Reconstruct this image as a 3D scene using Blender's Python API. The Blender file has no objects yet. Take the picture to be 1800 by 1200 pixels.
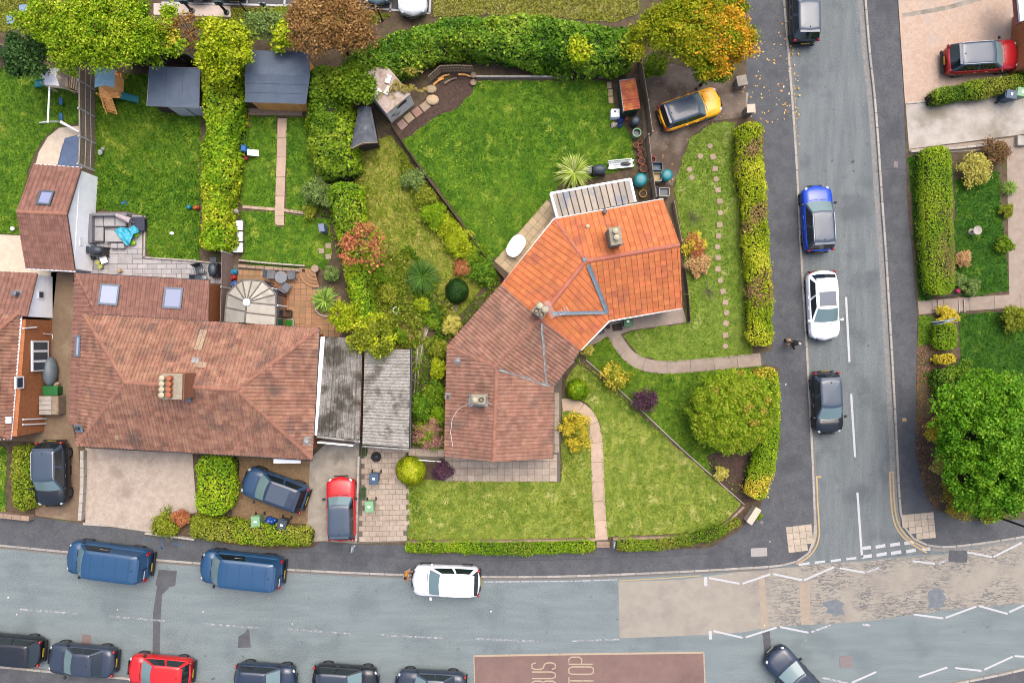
import bpy, bmesh, math, random
import numpy as np
from mathutils import Vector, Matrix
R = math.radians
random.seed(7); rng = np.random.default_rng(7)
sc = bpy.context.scene
col = sc.collection
# ------------------------------------------------------------------ camera
H = 46.0            # camera height over the road
F = 28.5            # photograph pixels per metre on the road
cam = bpy.data.cameras.new('camera'); co = bpy.data.objects.new('camera', cam); col.objects.link(co)
co.location = (0, 0, H); co.rotation_euler = (0, 0, 0)
cam.sensor_width = 36; cam.lens = 18 / ((900 / F) / H); cam.clip_end = 2000
sc.cycles.filter_width = 1.0
sc.camera = co
# ------------------------------------------------------------------ sky and sun (soft overcast daylight)
SUN_EL, SUN_AZ = 66, 25          # azimuth from image-up, clockwise
w = bpy.data.worlds.new('World'); sc.world = w; w.use_nodes = True
wn = w.node_tree.nodes; wl = w.node_tree.links
sky = wn.new('ShaderNodeTexSky'); sky.sky_type = 'NISHITA'; sky.sun_disc = False
sky.sun_elevation = R(SUN_EL); sky.sun_rotation = R(SUN_AZ)
sky.air_density = .7; sky.dust_density = 6.0; sky.ozone_density = 1.0
wl.new(sky.outputs[0], wn['Background'].inputs[0]); wn['Background'].inputs[1].default_value = 0.15
sl = bpy.data.lights.new('sun', 'SUN'); sl.energy = 0.65; sl.angle = R(55); sl.color = (1, .95, .88)
so = bpy.data.objects.new('sun', sl); col.objects.link(so); so.location = (0, 0, 80)
sd = Vector((math.sin(R(SUN_AZ)) * math.cos(R(SUN_EL)), math.cos(R(SUN_AZ)) * math.cos(R(SUN_EL)), math.sin(R(SUN_EL))))
so.rotation_euler = sd.to_track_quat('Z', 'Y').to_euler()
sc.view_settings.view_transform = 'Standard'; sc.view_settings.look = 'None'
sc.view_settings.exposure = 1.38; sc.view_settings.gamma = 1.0; sc.view_settings.use_curve_mapping = False
# ------------------------------------------------------------------ helpers
def G(px, py, z=0.0):
    k = (H - z) / H / F
    return Vector(((px - 900) * k, (600 - py) * k, z))
KEXP = 2.4
def s2l(c):
    c = c / 255
    return c / 12.92 if c <= .04045 else ((c + .055) / 1.055) ** 2.4
def C(r, g, b, k=KEXP):
    return (min(.85, s2l(r) / k), min(.85, s2l(g) / k), min(.85, s2l(b) / k), 1)
def tag(o, label=None, cat=None, group=None, kind=None):
    if label: o['label'] = label
    if cat: o['category'] = cat
    if group: o['group'] = group
    if kind: o['kind'] = kind
    return o
def thing(name, loc, label, cat, group=None, rz=0):
    o = bpy.data.objects.new(name, None); col.objects.link(o); o.empty_display_size = .3
    o.location = loc; o.rotation_euler = (0, 0, rz)
    return tag(o, label, cat, group)
def root_loc(p):
    while p.parent: p = p.parent
    return p.location
def link(name, me, mat=None, parent=None):
    o = bpy.data.objects.new(name, me); col.objects.link(o)
    if mat: me.materials.append(mat)
    if parent: o.parent = parent
    return o
def copy_tree(o, parent=None):
    c = o.copy(); col.objects.link(c); c.parent = parent
    for ch in list(o.children): copy_tree(ch, c)
    return c
class MB:
    """collects shapes; build() links them as one mesh object"""
    def __init__(s): s.v = []; s.f = []
    def add(s, vs, fs):
        n = len(s.v); s.v += [Vector(v) for v in vs]; s.f += [tuple(i + n for i in f) for f in fs]; return s
    def prism(s, poly, z0, z1):
        a = sum(poly[i][0] * poly[(i + 1) % len(poly)][1] - poly[(i + 1) % len(poly)][0] * poly[i][1] for i in range(len(poly)))
        if a < 0: poly = poly[::-1]
        n = len(poly)
        return s.add([(p[0], p[1], z0) for p in poly] + [(p[0], p[1], z1) for p in poly],
                     [tuple(range(n - 1, -1, -1)), tuple(range(n, 2 * n))] + [(i, (i + 1) % n, n + (i + 1) % n, n + i) for i in range(n)])
    def box(s, c, size, rz=0, b=0.0, tilt=None):
        hx, hy, hz = size[0] / 2, size[1] / 2, size[2] / 2
        if b > 0:
            b = min(b, hx * .8, hy * .8, hz * .8)
            q = [(-hx + b, -hy), (hx - b, -hy), (hx, -hy + b), (hx, hy - b), (hx - b, hy), (-hx + b, hy), (-hx, hy - b), (-hx, -hy + b)]
            qi = [(x * (hx - b) / hx, y * (hy - b) / hy) for x, y in q]
            vs = [(x, y, -hz) for x, y in q] + [(x, y, hz - b) for x, y in q] + [(x, y, hz) for x, y in qi]
            fs = [tuple(range(7, -1, -1)), tuple(range(16, 24))]
            for k in (0, 8): fs += [(k + i, k + (i + 1) % 8, k + 8 + (i + 1) % 8, k + 8 + i) for i in range(8)]
        else:
            vs = [(x, y, z) for z in (-hz, hz) for x, y in ((-hx, -hy), (hx, -hy), (hx, hy), (-hx, hy))]
            fs = [(3, 2, 1, 0), (4, 5, 6, 7), (0, 1, 5, 4), (1, 2, 6, 5), (2, 3, 7, 6), (3, 0, 4, 7)]
        m = Matrix.Rotation(rz, 4, 'Z')
        if tilt is not None: m = m @ tilt
        return s.add([m @ Vector(v) + Vector(c) for v in vs], fs)
    def tube(s, p0, p1, r0, r1=None, n=8, cap=True):
        p0, p1 = Vector(p0), Vector(p1); r1 = r0 if r1 is None else r1
        d = (p1 - p0).normalized(); a = d.orthogonal().normalized(); b = d.cross(a)
        vs = []
        for p, r in ((p0, r0), (p1, r1)):
            vs += [p + a * r * math.cos(2 * math.pi * i / n) + b * r * math.sin(2 * math.pi * i / n) for i in range(n)]
        fs = [(i, (i + 1) % n, n + (i + 1) % n, n + i) for i in range(n)]
        if cap: fs += [tuple(range(n - 1, -1, -1)), tuple(range(n, 2 * n))]
        return s.add(vs, fs)
    def path(s, pts, r, n=6):
        for a, b in zip(pts[:-1], pts[1:]): s.tube(a, b, r, r, n)
        return s
    def lathe(s, c, prof, n=16):
        c = Vector(c); vs = []; fs = []
        for r, z in prof: vs += [c + Vector((r * math.cos(2 * math.pi * i / n), r * math.sin(2 * math.pi * i / n), z)) for i in range(n)]
        for k in range(len(prof) - 1): fs += [(k * n + i, k * n + (i + 1) % n, (k + 1) * n + (i + 1) % n, (k + 1) * n + i) for i in range(n)]
        fs += [tuple(range(n - 1, -1, -1)), tuple(range((len(prof) - 1) * n, len(prof) * n))]
        return s.add(vs, fs)
    def ball(s, c, r, n=10, m=6, sq=(1, 1, 1)):
        prof = [(max(.001, math.sin(math.pi * k / m)), -math.cos(math.pi * k / m)) for k in range(m + 1)]
        t = MB().lathe((0, 0, 0), prof, n)
        return s.add([Vector((v.x * r * sq[0], v.y * r * sq[1], v.z * r * sq[2])) + Vector(c) for v in t.v], t.f)
    def slab(s, pts, th, up=None):
        """thick panel: polygon pts pushed down along its normal"""
        pts = [Vector(p) for p in pts]; n = (pts[1] - pts[0]).cross(pts[2] - pts[0]).normalized()
        if up is not None and n.dot(Vector(up)) < 0: pts = pts[::-1]; n = -n
        k = len(pts)
        return s.add(pts + [p - n * th for p in pts], [tuple(range(k)), tuple(range(2 * k - 1, k - 1, -1))] + [((i + 1) % k, i, k + i, k + (i + 1) % k) for i in range(k)])
    def rot(s, m, c=(0, 0, 0)):
        c = Vector(c); s.v = [m @ (v - c) + c for v in s.v]; return s
    def mesh(s, name, off=None):
        me = bpy.data.meshes.new(name)
        vs = s.v if off is None else [v - off for v in s.v]
        me.from_pydata([tuple(v) for v in vs], [], s.f); me.update(); return me
    def build(s, name, mat, parent=None, smooth=False, local=False, **kw):
        off = None if (parent is None or local) else root_loc(parent)
        me = s.mesh(name, off)
        if smooth: me.shade_smooth()
        o = link(name, me, mat, parent)
        if kw: tag(o, **kw)
        return o
def solo(name, mb, mat, base, label, cat, group=None, smooth=False):
    """a thing that is one mesh: origin at its base"""
    me = mb.mesh(name, Vector(base))
    if smooth: me.shade_smooth()
    o = link(name, me, mat); o.location = base
    return tag(o, label, cat, group)
def piece(name, me, parent, loc, rz=0, rot=None, scale=None):
    """one more object that shares mesh data"""
    o = bpy.data.objects.new(name, me); col.objects.link(o); o.parent = parent
    o.location = Vector(loc) - root_loc(parent) if parent else loc
    if rot is not None: o.rotation_euler = rot
    else: o.rotation_euler = (0, 0, rz)
    if scale: o.scale = scale
    return o
# ------------------------------------------------------------------ materials
MATS = {}
def mat(name, c1, c2=None, scale=6.0, rough=.85, bump=0.0, bscale=60, c3=None, s3=1.2, t3=(.5, .7), spk=0.0, spks=150, metal=0, spec=.4, rnd=0.0, stretch=None, coat=0.0, attr=False, c4=None, s4=3.0, t4=(.68, .74)):
    if name in MATS: return MATS[name]
    m = bpy.data.materials.new(name); m.use_nodes = True; MATS[name] = m
    nt = m.node_tree; N = nt.nodes.new; L = nt.links.new
    p = nt.nodes['Principled BSDF']
    p.inputs['Roughness'].default_value = rough; p.inputs['Metallic'].default_value = metal
    p.inputs['Specular IOR Level'].default_value = spec
    if coat: p.inputs['Coat Weight'].default_value = coat; p.inputs['Coat Roughness'].default_value = .06
    geo = N('ShaderNodeNewGeometry'); vec = geo.outputs['Position']
    if stretch:
        mp = N('ShaderNodeMapping'); mp.inputs['Scale'].default_value = stretch[:3]
        if len(stretch) > 3: mp.inputs['Rotation'].default_value = (0, 0, stretch[3])
        L(vec, mp.inputs[0]); svec = mp.outputs[0]
    else: svec = vec
    def noise(sc_, det=4, v=vec, rg=.55):
        n = N('ShaderNodeTexNoise'); n.inputs['Scale'].default_value = sc_; n.inputs['Detail'].default_value = det
        n.inputs['Roughness'].default_value = rg; L(v, n.inputs['Vector']); return n.outputs[0]
    def ramp(x, a, b):
        r = N('ShaderNodeMapRange'); r.interpolation_type = 'SMOOTHSTEP'; r.inputs[1].default_value = a; r.inputs[2].default_value = b; L(x, r.inputs[0]); return r.outputs[0]
    def mix(f, a, b, mode='MIX'):
        x = N('ShaderNodeMix'); x.data_type = 'RGBA'; x.blend_type = mode
        if isinstance(f, float): x.inputs[0].default_value = f
        else: L(f, x.inputs[0])
        for s_, v_ in ((6, a), (7, b)):
            if isinstance(v_, tuple): x.inputs[s_].default_value = v_
            else: L(v_, x.inputs[s_])
        return x.outputs[2]
    if attr:
        at = N('ShaderNodeAttribute'); at.attribute_name = 'Col'; c = at.outputs['Color']
    else:
        c = mix(ramp(noise(scale, 5, svec, .62), .34, .66), c1, c2 or c1)
    if c3: c = mix(ramp(noise(s3, 5, vec, .6), *t3), c, c3)
    if c4: c = mix(ramp(noise(s4, 3, vec, .5), *t4), c, c4)
    if spk:
        g = N('ShaderNodeMapRange'); g.inputs[1].default_value = .3; g.inputs[2].default_value = .7; g.inputs[3].default_value = 1 - spk; g.inputs[4].default_value = 1 + spk
        L(noise(spks, 2, vec, .7), g.inputs[0])
        hs = N('ShaderNodeHueSaturation'); L(c, hs.inputs['Color']); L(g.outputs[0], hs.inputs['Value']); c = hs.outputs[0]
    if rnd:
        oi = N('ShaderNodeObjectInfo'); a = N('ShaderNodeMath'); a.operation = 'ADD'; L(oi.outputs['Random'], a.inputs[0]); L(geo.outputs['Random Per Island'], a.inputs[1])
        fr = N('ShaderNodeMath'); fr.operation = 'FRACT'; L(a.outputs[0], fr.inputs[0])
        g = N('ShaderNodeMapRange'); g.inputs[3].default_value = 1 - rnd; g.inputs[4].default_value = 1 + rnd * .8; L(fr.outputs[0], g.inputs[0])
        m7 = N('ShaderNodeMath'); m7.operation = 'MULTIPLY'; m7.inputs[1].default_value = 7.31; L(fr.outputs[0], m7.inputs[0])
        f7 = N('ShaderNodeMath'); f7.operation = 'FRACT'; L(m7.outputs[0], f7.inputs[0])
        g2 = N('ShaderNodeMapRange'); g2.inputs[3].default_value = .5 - rnd * .025; g2.inputs[4].default_value = .5 + rnd * .025; L(f7.outputs[0], g2.inputs[0])
        hs = N('ShaderNodeHueSaturation'); L(c, hs.inputs['Color']); L(g.outputs[0], hs.inputs['Value']); L(g2.outputs[0], hs.inputs['Hue']); c = hs.outputs[0]
    L(c, p.inputs['Base Color'])
    if bump:
        b = N('ShaderNodeBump'); b.inputs['Strength'].default_value = bump; b.inputs['Distance'].default_value = .02
        L(noise(bscale, 4, svec), b.inputs['Height']); L(b.outputs[0], p.inputs['Normal'])
    return m
def leafmat(name, rough=.55, trans=.25):
    if name in MATS: return MATS[name]
    m = bpy.data.materials.new(name); m.use_nodes = True; MATS[name] = m
    nt = m.node_tree; N = nt.nodes.new; L = nt.links.new; p = nt.nodes['Principled BSDF']
    at = N('ShaderNodeAttribute'); at.attribute_name = 'Col'; L(at.outputs['Color'], p.inputs['Base Color'])
    p.inputs['Roughness'].default_value = rough; p.inputs['Specular IOR Level'].default_value = .12
    t = N('ShaderNodeBsdfTranslucent'); L(at.outputs['Color'], t.inputs['Color'])
    x = N('ShaderNodeMixShader'); x.inputs[0].default_value = trans
    L(p.outputs[0], x.inputs[1]); L(t.outputs[0], x.inputs[2]); L(x.outputs[0], nt.nodes['Material Output'].inputs[0])
    return m
def glassmat(name, c, rough=.05, alpha=1.0):
    if name in MATS: return MATS[name]
    m = bpy.data.materials.new(name); m.use_nodes = True; MATS[name] = m
    p = m.node_tree.nodes['Principled BSDF']; p.inputs['Base Color'].default_value = c; p.inputs['Roughness'].default_value = rough
    p.inputs['Specular IOR Level'].default_value = .9; p.inputs['Alpha'].default_value = alpha
    return m
# ------------------------------------------------------------------ numpy geometry
def lump(x, y, z, f, seed):
    r = np.random.default_rng(seed); t = np.zeros_like(x)
    for k in range(5):
        d = r.normal(size=3); d /= np.linalg.norm(d); ff = f * (1 + .55 * k)
        t += np.sin((x * d[0] + y * d[1] + z * d[2]) * ff + r.uniform(0, 6.28)) / (1 + .5 * k)
    return t / 2.2
def np_mesh(name, verts, nv, cols=None):
    """verts (N*nv,3) faces of nv corners each, cols (N,3) linear"""
    n = len(verts) // nv; me = bpy.data.meshes.new(name)
    me.vertices.add(len(verts)); me.vertices.foreach_set('co', np.ascontiguousarray(verts, np.float32).ravel())
    me.loops.add(len(verts)); me.loops.foreach_set('vertex_index', np.arange(len(verts), dtype=np.int32))
    me.polygons.add(n); me.polygons.foreach_set('loop_start', np.arange(0, n * nv, nv, dtype=np.int32))
    try: me.polygons.foreach_set('loop_total', np.full(n, nv, np.int32))
    except Exception: pass
    if cols is not None:
        a = me.color_attributes.new('Col', 'FLOAT_COLOR', 'POINT')
        cc = np.ones((len(verts), 4), np.float32); cc[:, :3] = np.repeat(cols, nv, axis=0); a.data.foreach_set('color', cc.ravel())
    me.update(calc_edges=True); return me
def unit(v): return v / (np.linalg.norm(v, axis=1, keepdims=True) + 1e-9)
def leaves(P, Nrm, size, cols, seed=0, aspect=.62, tilt=.6, sjit=.55):
    """rhombic leaves at P facing roughly Nrm"""
    r = np.random.default_rng(seed); n = len(P)
    N_ = unit(Nrm + r.normal(size=(n, 3)) * tilt)
    a = unit(np.cross(N_, r.normal(size=(n, 3)))); b = np.cross(N_, a)
    s = (size * (1 + r.uniform(-sjit, sjit, n)))[:, None] * .5
    q = np.stack([P - a * s, P + b * s * aspect - N_ * s * .15, P + a * s, P - b * s * aspect - N_ * s * .15], axis=1)
    return q.reshape(-1, 3), cols
def pal_pick(pal, n, r, mixf=None):
    """pal: list of linear rgb; mixf in 0..1 picks smoothly along it"""
    p = np.array([c[:3] for c in pal]); t = (r.random(n) if mixf is None else np.clip(mixf, 0, .999)) * (len(p) - 1)
    i = t.astype(int); f = (t - i)[:, None]; c = p[i] * (1 - f) + p[np.minimum(i + 1, len(p) - 1)] * f
    return c * (1 + r.uniform(-.28, .28, n))[:, None]
def in_poly(x, y, poly):
    ins = np.zeros(len(x), bool); n = len(poly); j = n - 1
    for i in range(n):
        xi, yi, xj, yj = poly[i][0], poly[i][1], poly[j][0], poly[j][1]
        c = ((yi > y) != (yj > y)) & (x < (xj - xi) * (y - yi) / (yj - yi + 1e-12) + xi)
        ins ^= c; j = i
    return ins
def sample_poly(poly, dens, r):
    xs = [p[0] for p in poly]; ys = [p[1] for p in poly]
    n = int((max(xs) - min(xs)) * (max(ys) - min(ys)) * dens)
    x = r.uniform(min(xs), max(xs), n); y = r.uniform(min(ys), max(ys), n); k = in_poly(x, y, poly)
    return x[k], y[k]
def resample(pts, step):
    pts = [Vector(p) for p in pts]; L_ = [0]
    for a, b in zip(pts[:-1], pts[1:]): L_.append(L_[-1] + (b - a).length)
    n = max(1, round(L_[-1] / step)); out = []; k = 0
    for i in range(n + 1):
        d = L_[-1] * i / n
        while k < len(pts) - 2 and L_[k + 1] < d: k += 1
        out.append(pts[k].lerp(pts[k + 1], (d - L_[k]) / max(1e-9, L_[k + 1] - L_[k])))
    return out
def smooth_line(pts, it=2):
    pts = [Vector(p) for p in pts]
    for _ in range(it):
        q = [pts[0]]
        for a, b in zip(pts[:-1], pts[1:]): q += [a.lerp(b, .25), a.lerp(b, .75)]
        pts = q + [pts[-1]]
    return pts
def offset_line(pts, d):
    out = []
    for i, p in enumerate(pts):
        a = pts[max(0, i - 1)]; b = pts[min(len(pts) - 1, i + 1)]
        t = (b - a); t = Vector((t.x, t.y, 0)).normalized(); out.append(p + Vector((-t.y, t.x, 0)) * d)
    return out
def strip(a, b):
    """mesh strip between two equal point lists"""
    n = len(a); return MB().add(list(a) + list(b), [(i, i + 1, n + i + 1, n + i) for i in range(n - 1)])
# ================================================================== MATERIALS of the setting
KP = 2.0
M_road = mat('asphalt_main', C(136, 150, 152), C(147, 160, 161), 1.3, .9, .25, 90, c3=C(128, 141, 144), s3=.35, spk=.26, spks=14, stretch=(.25, 1.6, 1), c4=C(104, 114, 118), s4=2.2, t4=(.69, .76))
M_side = mat('asphalt_side', C(122, 131, 133), C(138, 146, 147), 1.1, .9, .25, 90, c3=C(110, 118, 121), s3=.4, spk=.26, spks=14, stretch=(1.8, .22, 1), c4=C(88, 95, 98), s4=2.4, t4=(.68, .75))
M_pave = mat('asphalt_pavement', C(94, 97, 102), C(106, 109, 112), 1.6, .9, .25, 90, c3=C(86, 89, 94), s3=.5, spk=.24, spks=14, c4=C(120, 120, 118), s4=2.8, t4=(.7, .78))
M_patch = mat('asphalt_patch', C(96, 99, 104), C(108, 110, 114), 2, .92, .2, 90, spk=.14, spks=55)
M_park = mat('asphalt_car_park', C(92, 90, 92), C(106, 104, 104), 2, .9, .2, 90, spk=.12, spks=55)
M_red = mat('red_surfacing', C(152, 122, 114, 2.65), C(163, 133, 124, 2.65), 1.2, .9, .2, 90, c3=C(139, 111, 104, 2.65), s3=.6, spk=.14, spks=50)
M_kerb = mat('kerb_concrete', C(168, 164, 156, KP), C(184, 178, 168, KP), 5, .9, .2, 60, spk=.12, spks=60, rnd=.16)
M_soil = mat('garden_soil', C(92, 78, 62), C(118, 100, 78), 3, 1, .6, 30, c3=C(104, 104, 58), s3=.7, spk=.3, spks=28)
M_dark_soil = mat('dark_bed_soil', C(84, 64, 54), C(104, 84, 72), 5, 1, .6, 30, spk=.25, spks=40)
M_field = mat('rough_verge', C(138, 128, 80), C(120, 124, 54), 1.6, 1, .5, 40, c3=C(150, 128, 108), s3=.5, t3=(.5, .65), spk=.2, spks=40)
M_white = mat('road_paint_white', C(232, 234, 234), C(206, 210, 212), 14, .8, spk=.06, spks=70)
M_yellow = mat('road_paint_yellow', C(224, 196, 140), C(206, 178, 130), 12, .8, spk=.06, spks=70)
def worn_paint(name, c, base, cover):
    """paint rubbed through to the asphalt in an uneven pattern"""
    m = mat(name, c, c, 14, .85, spk=.05); nt = m.node_tree; p = nt.nodes['Principled BSDF']
    src = p.inputs['Base Color'].links[0].from_socket
    g = nt.nodes.new('ShaderNodeNewGeometry'); n = nt.nodes.new('ShaderNodeTexNoise'); n.inputs['Scale'].default_value = 5; n.inputs['Detail'].default_value = 6; n.inputs['Roughness'].default_value = .75
    nt.links.new(g.outputs['Position'], n.inputs['Vector'])
    r = nt.nodes.new('ShaderNodeMapRange'); r.inputs[1].default_value = cover - .06; r.inputs[2].default_value = cover + .06; nt.links.new(n.outputs[0], r.inputs[0])
    x = nt.nodes.new('ShaderNodeMix'); x.data_type = 'RGBA'; nt.links.new(r.outputs[0], x.inputs[0]); nt.links.new(src, x.inputs[6]); x.inputs[7].default_value = base
    nt.links.new(x.outputs[2], p.inputs['Base Color']); return m
M_wornw = worn_paint('worn_white_paint', C(214, 217, 217), C(140, 147, 152), .53)
M_wornc = worn_paint('worn_cream_paint', C(206, 188, 160), C(152, 124, 116), .62)
M_thin = worn_paint('faded_white_paint', C(204, 208, 208), C(140, 147, 152), .47)
# buff surfacing that has cracked and worn along the traffic
M_buff = mat('buff_surfacing', C(184, 177, 163, 2.6), C(194, 186, 171, 2.6), 1.5, .9, .2, 90, c3=C(174, 166, 156, 2.6), s3=.5, spk=.10, spks=60)
def crack_buff():
    nt = M_buff.node_tree; p = nt.nodes['Principled BSDF']; src = p.inputs['Base Color'].links[0].from_socket
    N = nt.nodes.new; L = nt.links.new
    g = N('ShaderNodeNewGeometry'); mp = N('ShaderNodeMapping'); mp.inputs['Scale'].default_value = (.55, 2.4, 1); mp.inputs['Rotation'].default_value = (0, 0, -.12); L(g.outputs['Position'], mp.inputs[0])
    n = N('ShaderNodeTexNoise'); n.inputs['Scale'].default_value = 1.9; n.inputs['Detail'].default_value = 7; n.inputs['Roughness'].default_value = .68; L(mp.outputs[0], n.inputs['Vector'])
    a = N('ShaderNodeMath'); a.operation = 'SUBTRACT'; a.inputs[1].default_value = .5; L(n.outputs[0], a.inputs[0])
    b = N('ShaderNodeMath'); b.operation = 'ABSOLUTE'; L(a.outputs[0], b.inputs[0])
    r = N('ShaderNodeMapRange'); r.inputs[1].default_value = .034; r.inputs[2].default_value = .012; L(b.outputs[0], r.inputs[0])
    n2 = N('ShaderNodeTexNoise'); n2.inputs['Scale'].default_value = .45; n2.inputs['Detail'].default_value = 3; L(g.outputs['Position'], n2.inputs['Vector'])
    sx = N('ShaderNodeSeparateXYZ'); L(g.outputs['Position'], sx.inputs[0])
    wx = N('ShaderNodeMapRange'); wx.inputs[1].default_value = 13.5; wx.inputs[2].default_value = 18; L(sx.outputs[0], wx.inputs[0])
    r2 = N('ShaderNodeMapRange'); r2.inputs[1].default_value = .38; r2.inputs[2].default_value = .55; L(n2.outputs[0], r2.inputs[0])
    m1 = N('ShaderNodeMath'); m1.operation = 'MULTIPLY'; L(r.outputs[0], m1.inputs[0]); L(r2.outputs[0], m1.inputs[1])
    m2 = N('ShaderNodeMath'); m2.operation = 'MULTIPLY'; L(m1.outputs[0], m2.inputs[0]); L(wx.outputs[0], m2.inputs[1])
    x = N('ShaderNodeMix'); x.data_type = 'RGBA'; L(m2.outputs[0], x.inputs[0]); L(src, x.inputs[6]); x.inputs[7].default_value = C(104, 108, 112); L(x.outputs[2], p.inputs['Base Color'])
crack_buff()
# ================================================================== GROUND SHEETS
def sheet(name, poly, z, m, depth=.0, parent=None, kind='structure', zpx=None):
    pts = [G(x, y, z if zpx is None else zpx) for x, y in poly]
    mb = MB()
    if depth: mb.prism(pts, z - depth, z)
    else:
        a = sum(pts[i].x * pts[(i + 1) % len(pts)].y - pts[(i + 1) % len(pts)].x * pts[i].y for i in range(len(pts)))
        if a < 0: pts = pts[::-1]
        mb.add([(p.x, p.y, z) for p in pts], [tuple(range(len(pts)))])
    o = mb.build(name, m, parent)
    if parent is None: o['kind'] = kind
    return o
ground = MB().add([(-260, -220, -.06), (260, -220, -.06), (260, 220, -.06), (-260, 220, -.06)], [(0, 1, 2, 3)]).build('ground', M_field, kind='structure')
main_road = sheet('main_road', [(-2600, 640), (-800, 850), (1400, 975), (1640, 965), (2500, 780), (4300, 500), (4300, 760), (2500, 1100), (1700, 1215), (1200, 1260), (0, 1190), (-800, 1120), (-2600, 900)], 0, M_road)
side_road = sheet('side_road', [(1250, -1200), (1440, -1200), (1620, 940), (1700, 955), (1700, 965), (1660, 972), (1600, 976), (1520, 984), (1430, 990), (1395, 996), (1340, 990), (1400, 900)], .004, M_side)
KW = smooth_line([G(*p) for p in [(-2600, 700), (-700, 890), (-300, 930), (0, 957), (120, 969), (275, 983), (500, 1000), (700, 1009), (850, 1013), (1000, 1012), (1210, 1003), (1330, 996), (1365, 994), (1400, 987), (1424, 970), (1432, 940), (1430, 880), (1426, 783), (1420, 666), (1415, 580), (1407, 450), (1400, 300), (1392, 183), (1384, 84), (1377, 0), (1352, -300), (1300, -1200)]], 2)
KE = smooth_line([G(*p) for p in [(1430, -1200), (1496, -300), (1520, 0), (1527, 92), (1538, 183), (1550, 366), (1555, 430), (1560, 513), (1569, 666), (1575, 783), (1579, 870), (1584, 922), (1606, 950), (1645, 962), (1700, 957), (1750, 950), (1800, 942), (2100, 885), (2500, 800), (4300, 560)]], 2)
KS = smooth_line([G(*p) for p in [(-2600, 850), (-700, 1105), (0, 1170), (90, 1179), (225, 1191), (400, 1204), (800, 1225), (1200, 1232), (1500, 1226), (1600, 1213), (1672, 1201), (1750, 1186), (1800, 1174), (2100, 1110), (2500, 1020), (4300, 720)]], 2)
def slab_block(name, pts, m, z=.115, depth=.2):
    return MB().prism([(p.x, p.y) for p in pts], z - depth, z).build(name, m, kind='structure')
pave_w = slab_block('pavement', offset_line(KW, .05) + [G(1300, -1300), G(-2600, -1300)], M_pave)
pave_e = slab_block('pavement', offset_line(KE, .05) + [G(4300, -1300)], M_pave)
pave_s = slab_block('pavement', offset_line(KS, -.05)[::-1] + [G(-2600, 2600), G(4300, 2600)], M_pave)
kerb_me = MB().box((0, 0, -.015), (.895, .15, .27), 0, .018).mesh('kerb_stone'); kerb_me.materials.append(M_kerb)
def kerbs(line, par, side):
    q = resample(line, .91)
    for a, b in zip(q[:-1], q[1:]):
        c = (a + b) / 2
        if abs(c.x) > 40 or abs(c.y) > 30: continue
        piece('kerb_stone', kerb_me, par, (c.x, c.y, .005), math.atan2(b.y - a.y, b.x - a.x))
kerbs(KW, pave_w, 1); kerbs(KE, pave_e, 1); kerbs(KS, pave_s, 1)
# dusty gutter strips along the kerbs
M_gut = worn_paint('gutter_dust', C(164, 160, 152), C(138, 143, 146), .50)
M_gut2 = worn_paint('gutter_dirt', C(142, 132, 118), C(136, 140, 142), .50)
def gutter(line, d0, d1, sgn, par, z, m):
    q = [p for p in line if abs(p.x) < 45 and abs(p.y) < 40]
    a = offset_line(q, sgn * d0); b = offset_line(q, sgn * d1)
    mb = strip([Vector((p.x, p.y, z)) for p in a], [Vector((p.x, p.y, z)) for p in b])
    if (mb.v[1] - mb.v[0]).cross(mb.v[len(q)] - mb.v[0]).z < 0: mb.f = [f[::-1] for f in mb.f]
    mb.build('gutter', m, par)
gutter([p for p in KE if p.y > -11], .06, .42, -1, side_road, .009, M_gut)
gutter([p for p in KW if p.y > -11], .06, .22, -1, side_road, .009, M_gut2)
gutter([p for p in KW if p.y < -11 and p.x < 16], .06, .24, -1, main_road, .006, M_gut2)
gutter([p for p in KE if p.y < -11], .06, .30, -1, main_road, .006, M_gut)
# surfacing patches
buff = sheet('buff_surfacing_patch', [(1087, 1022), (1200, 1018), (1238, 1013), (1330, 1000), (1398, 996), (1430, 991), (1520, 986), (1600, 978), (1660, 974), (1700, 961), (1800, 945), (2100, 888), (2100, 1003), (1800, 1060), (1660, 1072), (1540, 1089), (1474, 1095), (1360, 1101), (1302, 1111), (1200, 1117), (1089, 1121)], .005, M_buff, parent=main_road)
busbay = sheet('red_surfacing_patch', [(833, 1152), (1000, 1149), (1237, 1146), (1241, 1222), (1238, 1226), (836, 1222)], .005, M_red, parent=main_road)
for poly in ([(279, 1000), (311, 1003), (308, 1029), (298, 1031), (285, 1045), (282, 1092), (281, 1152), (280, 1172), (267, 1170), (268, 1150), (269, 1075), (276, 1030), (273, 1027)], [(419, 1118), (430, 1112), (434, 1105), (438, 1106), (441, 1137), (418, 1138)], [(1668, 966), (1701, 968), (1700, 988), (1667, 987)], [(1340, 1112), (1353, 1108), (1358, 1170), (1346, 1172)]):
    sheet('tarmac_patch', poly, .008, M_patch, parent=main_road)
M_buff2 = mat('buff_strip', C(194, 178, 158), C(182, 168, 150), 3, .9, spk=.1)
for poly in ([(1333, 1010), (1344, 1008), (1351, 1103), (1338, 1106)], [(1405, 1024), (1424, 1022), (1424, 1096), (1408, 1098)]):
    sheet('buff_strip', poly, .0082, M_buff2, parent=main_road)
M_worn = mat('worn_asphalt', C(124, 134, 142), C(140, 146, 150), 4, .9, spk=.15)
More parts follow.
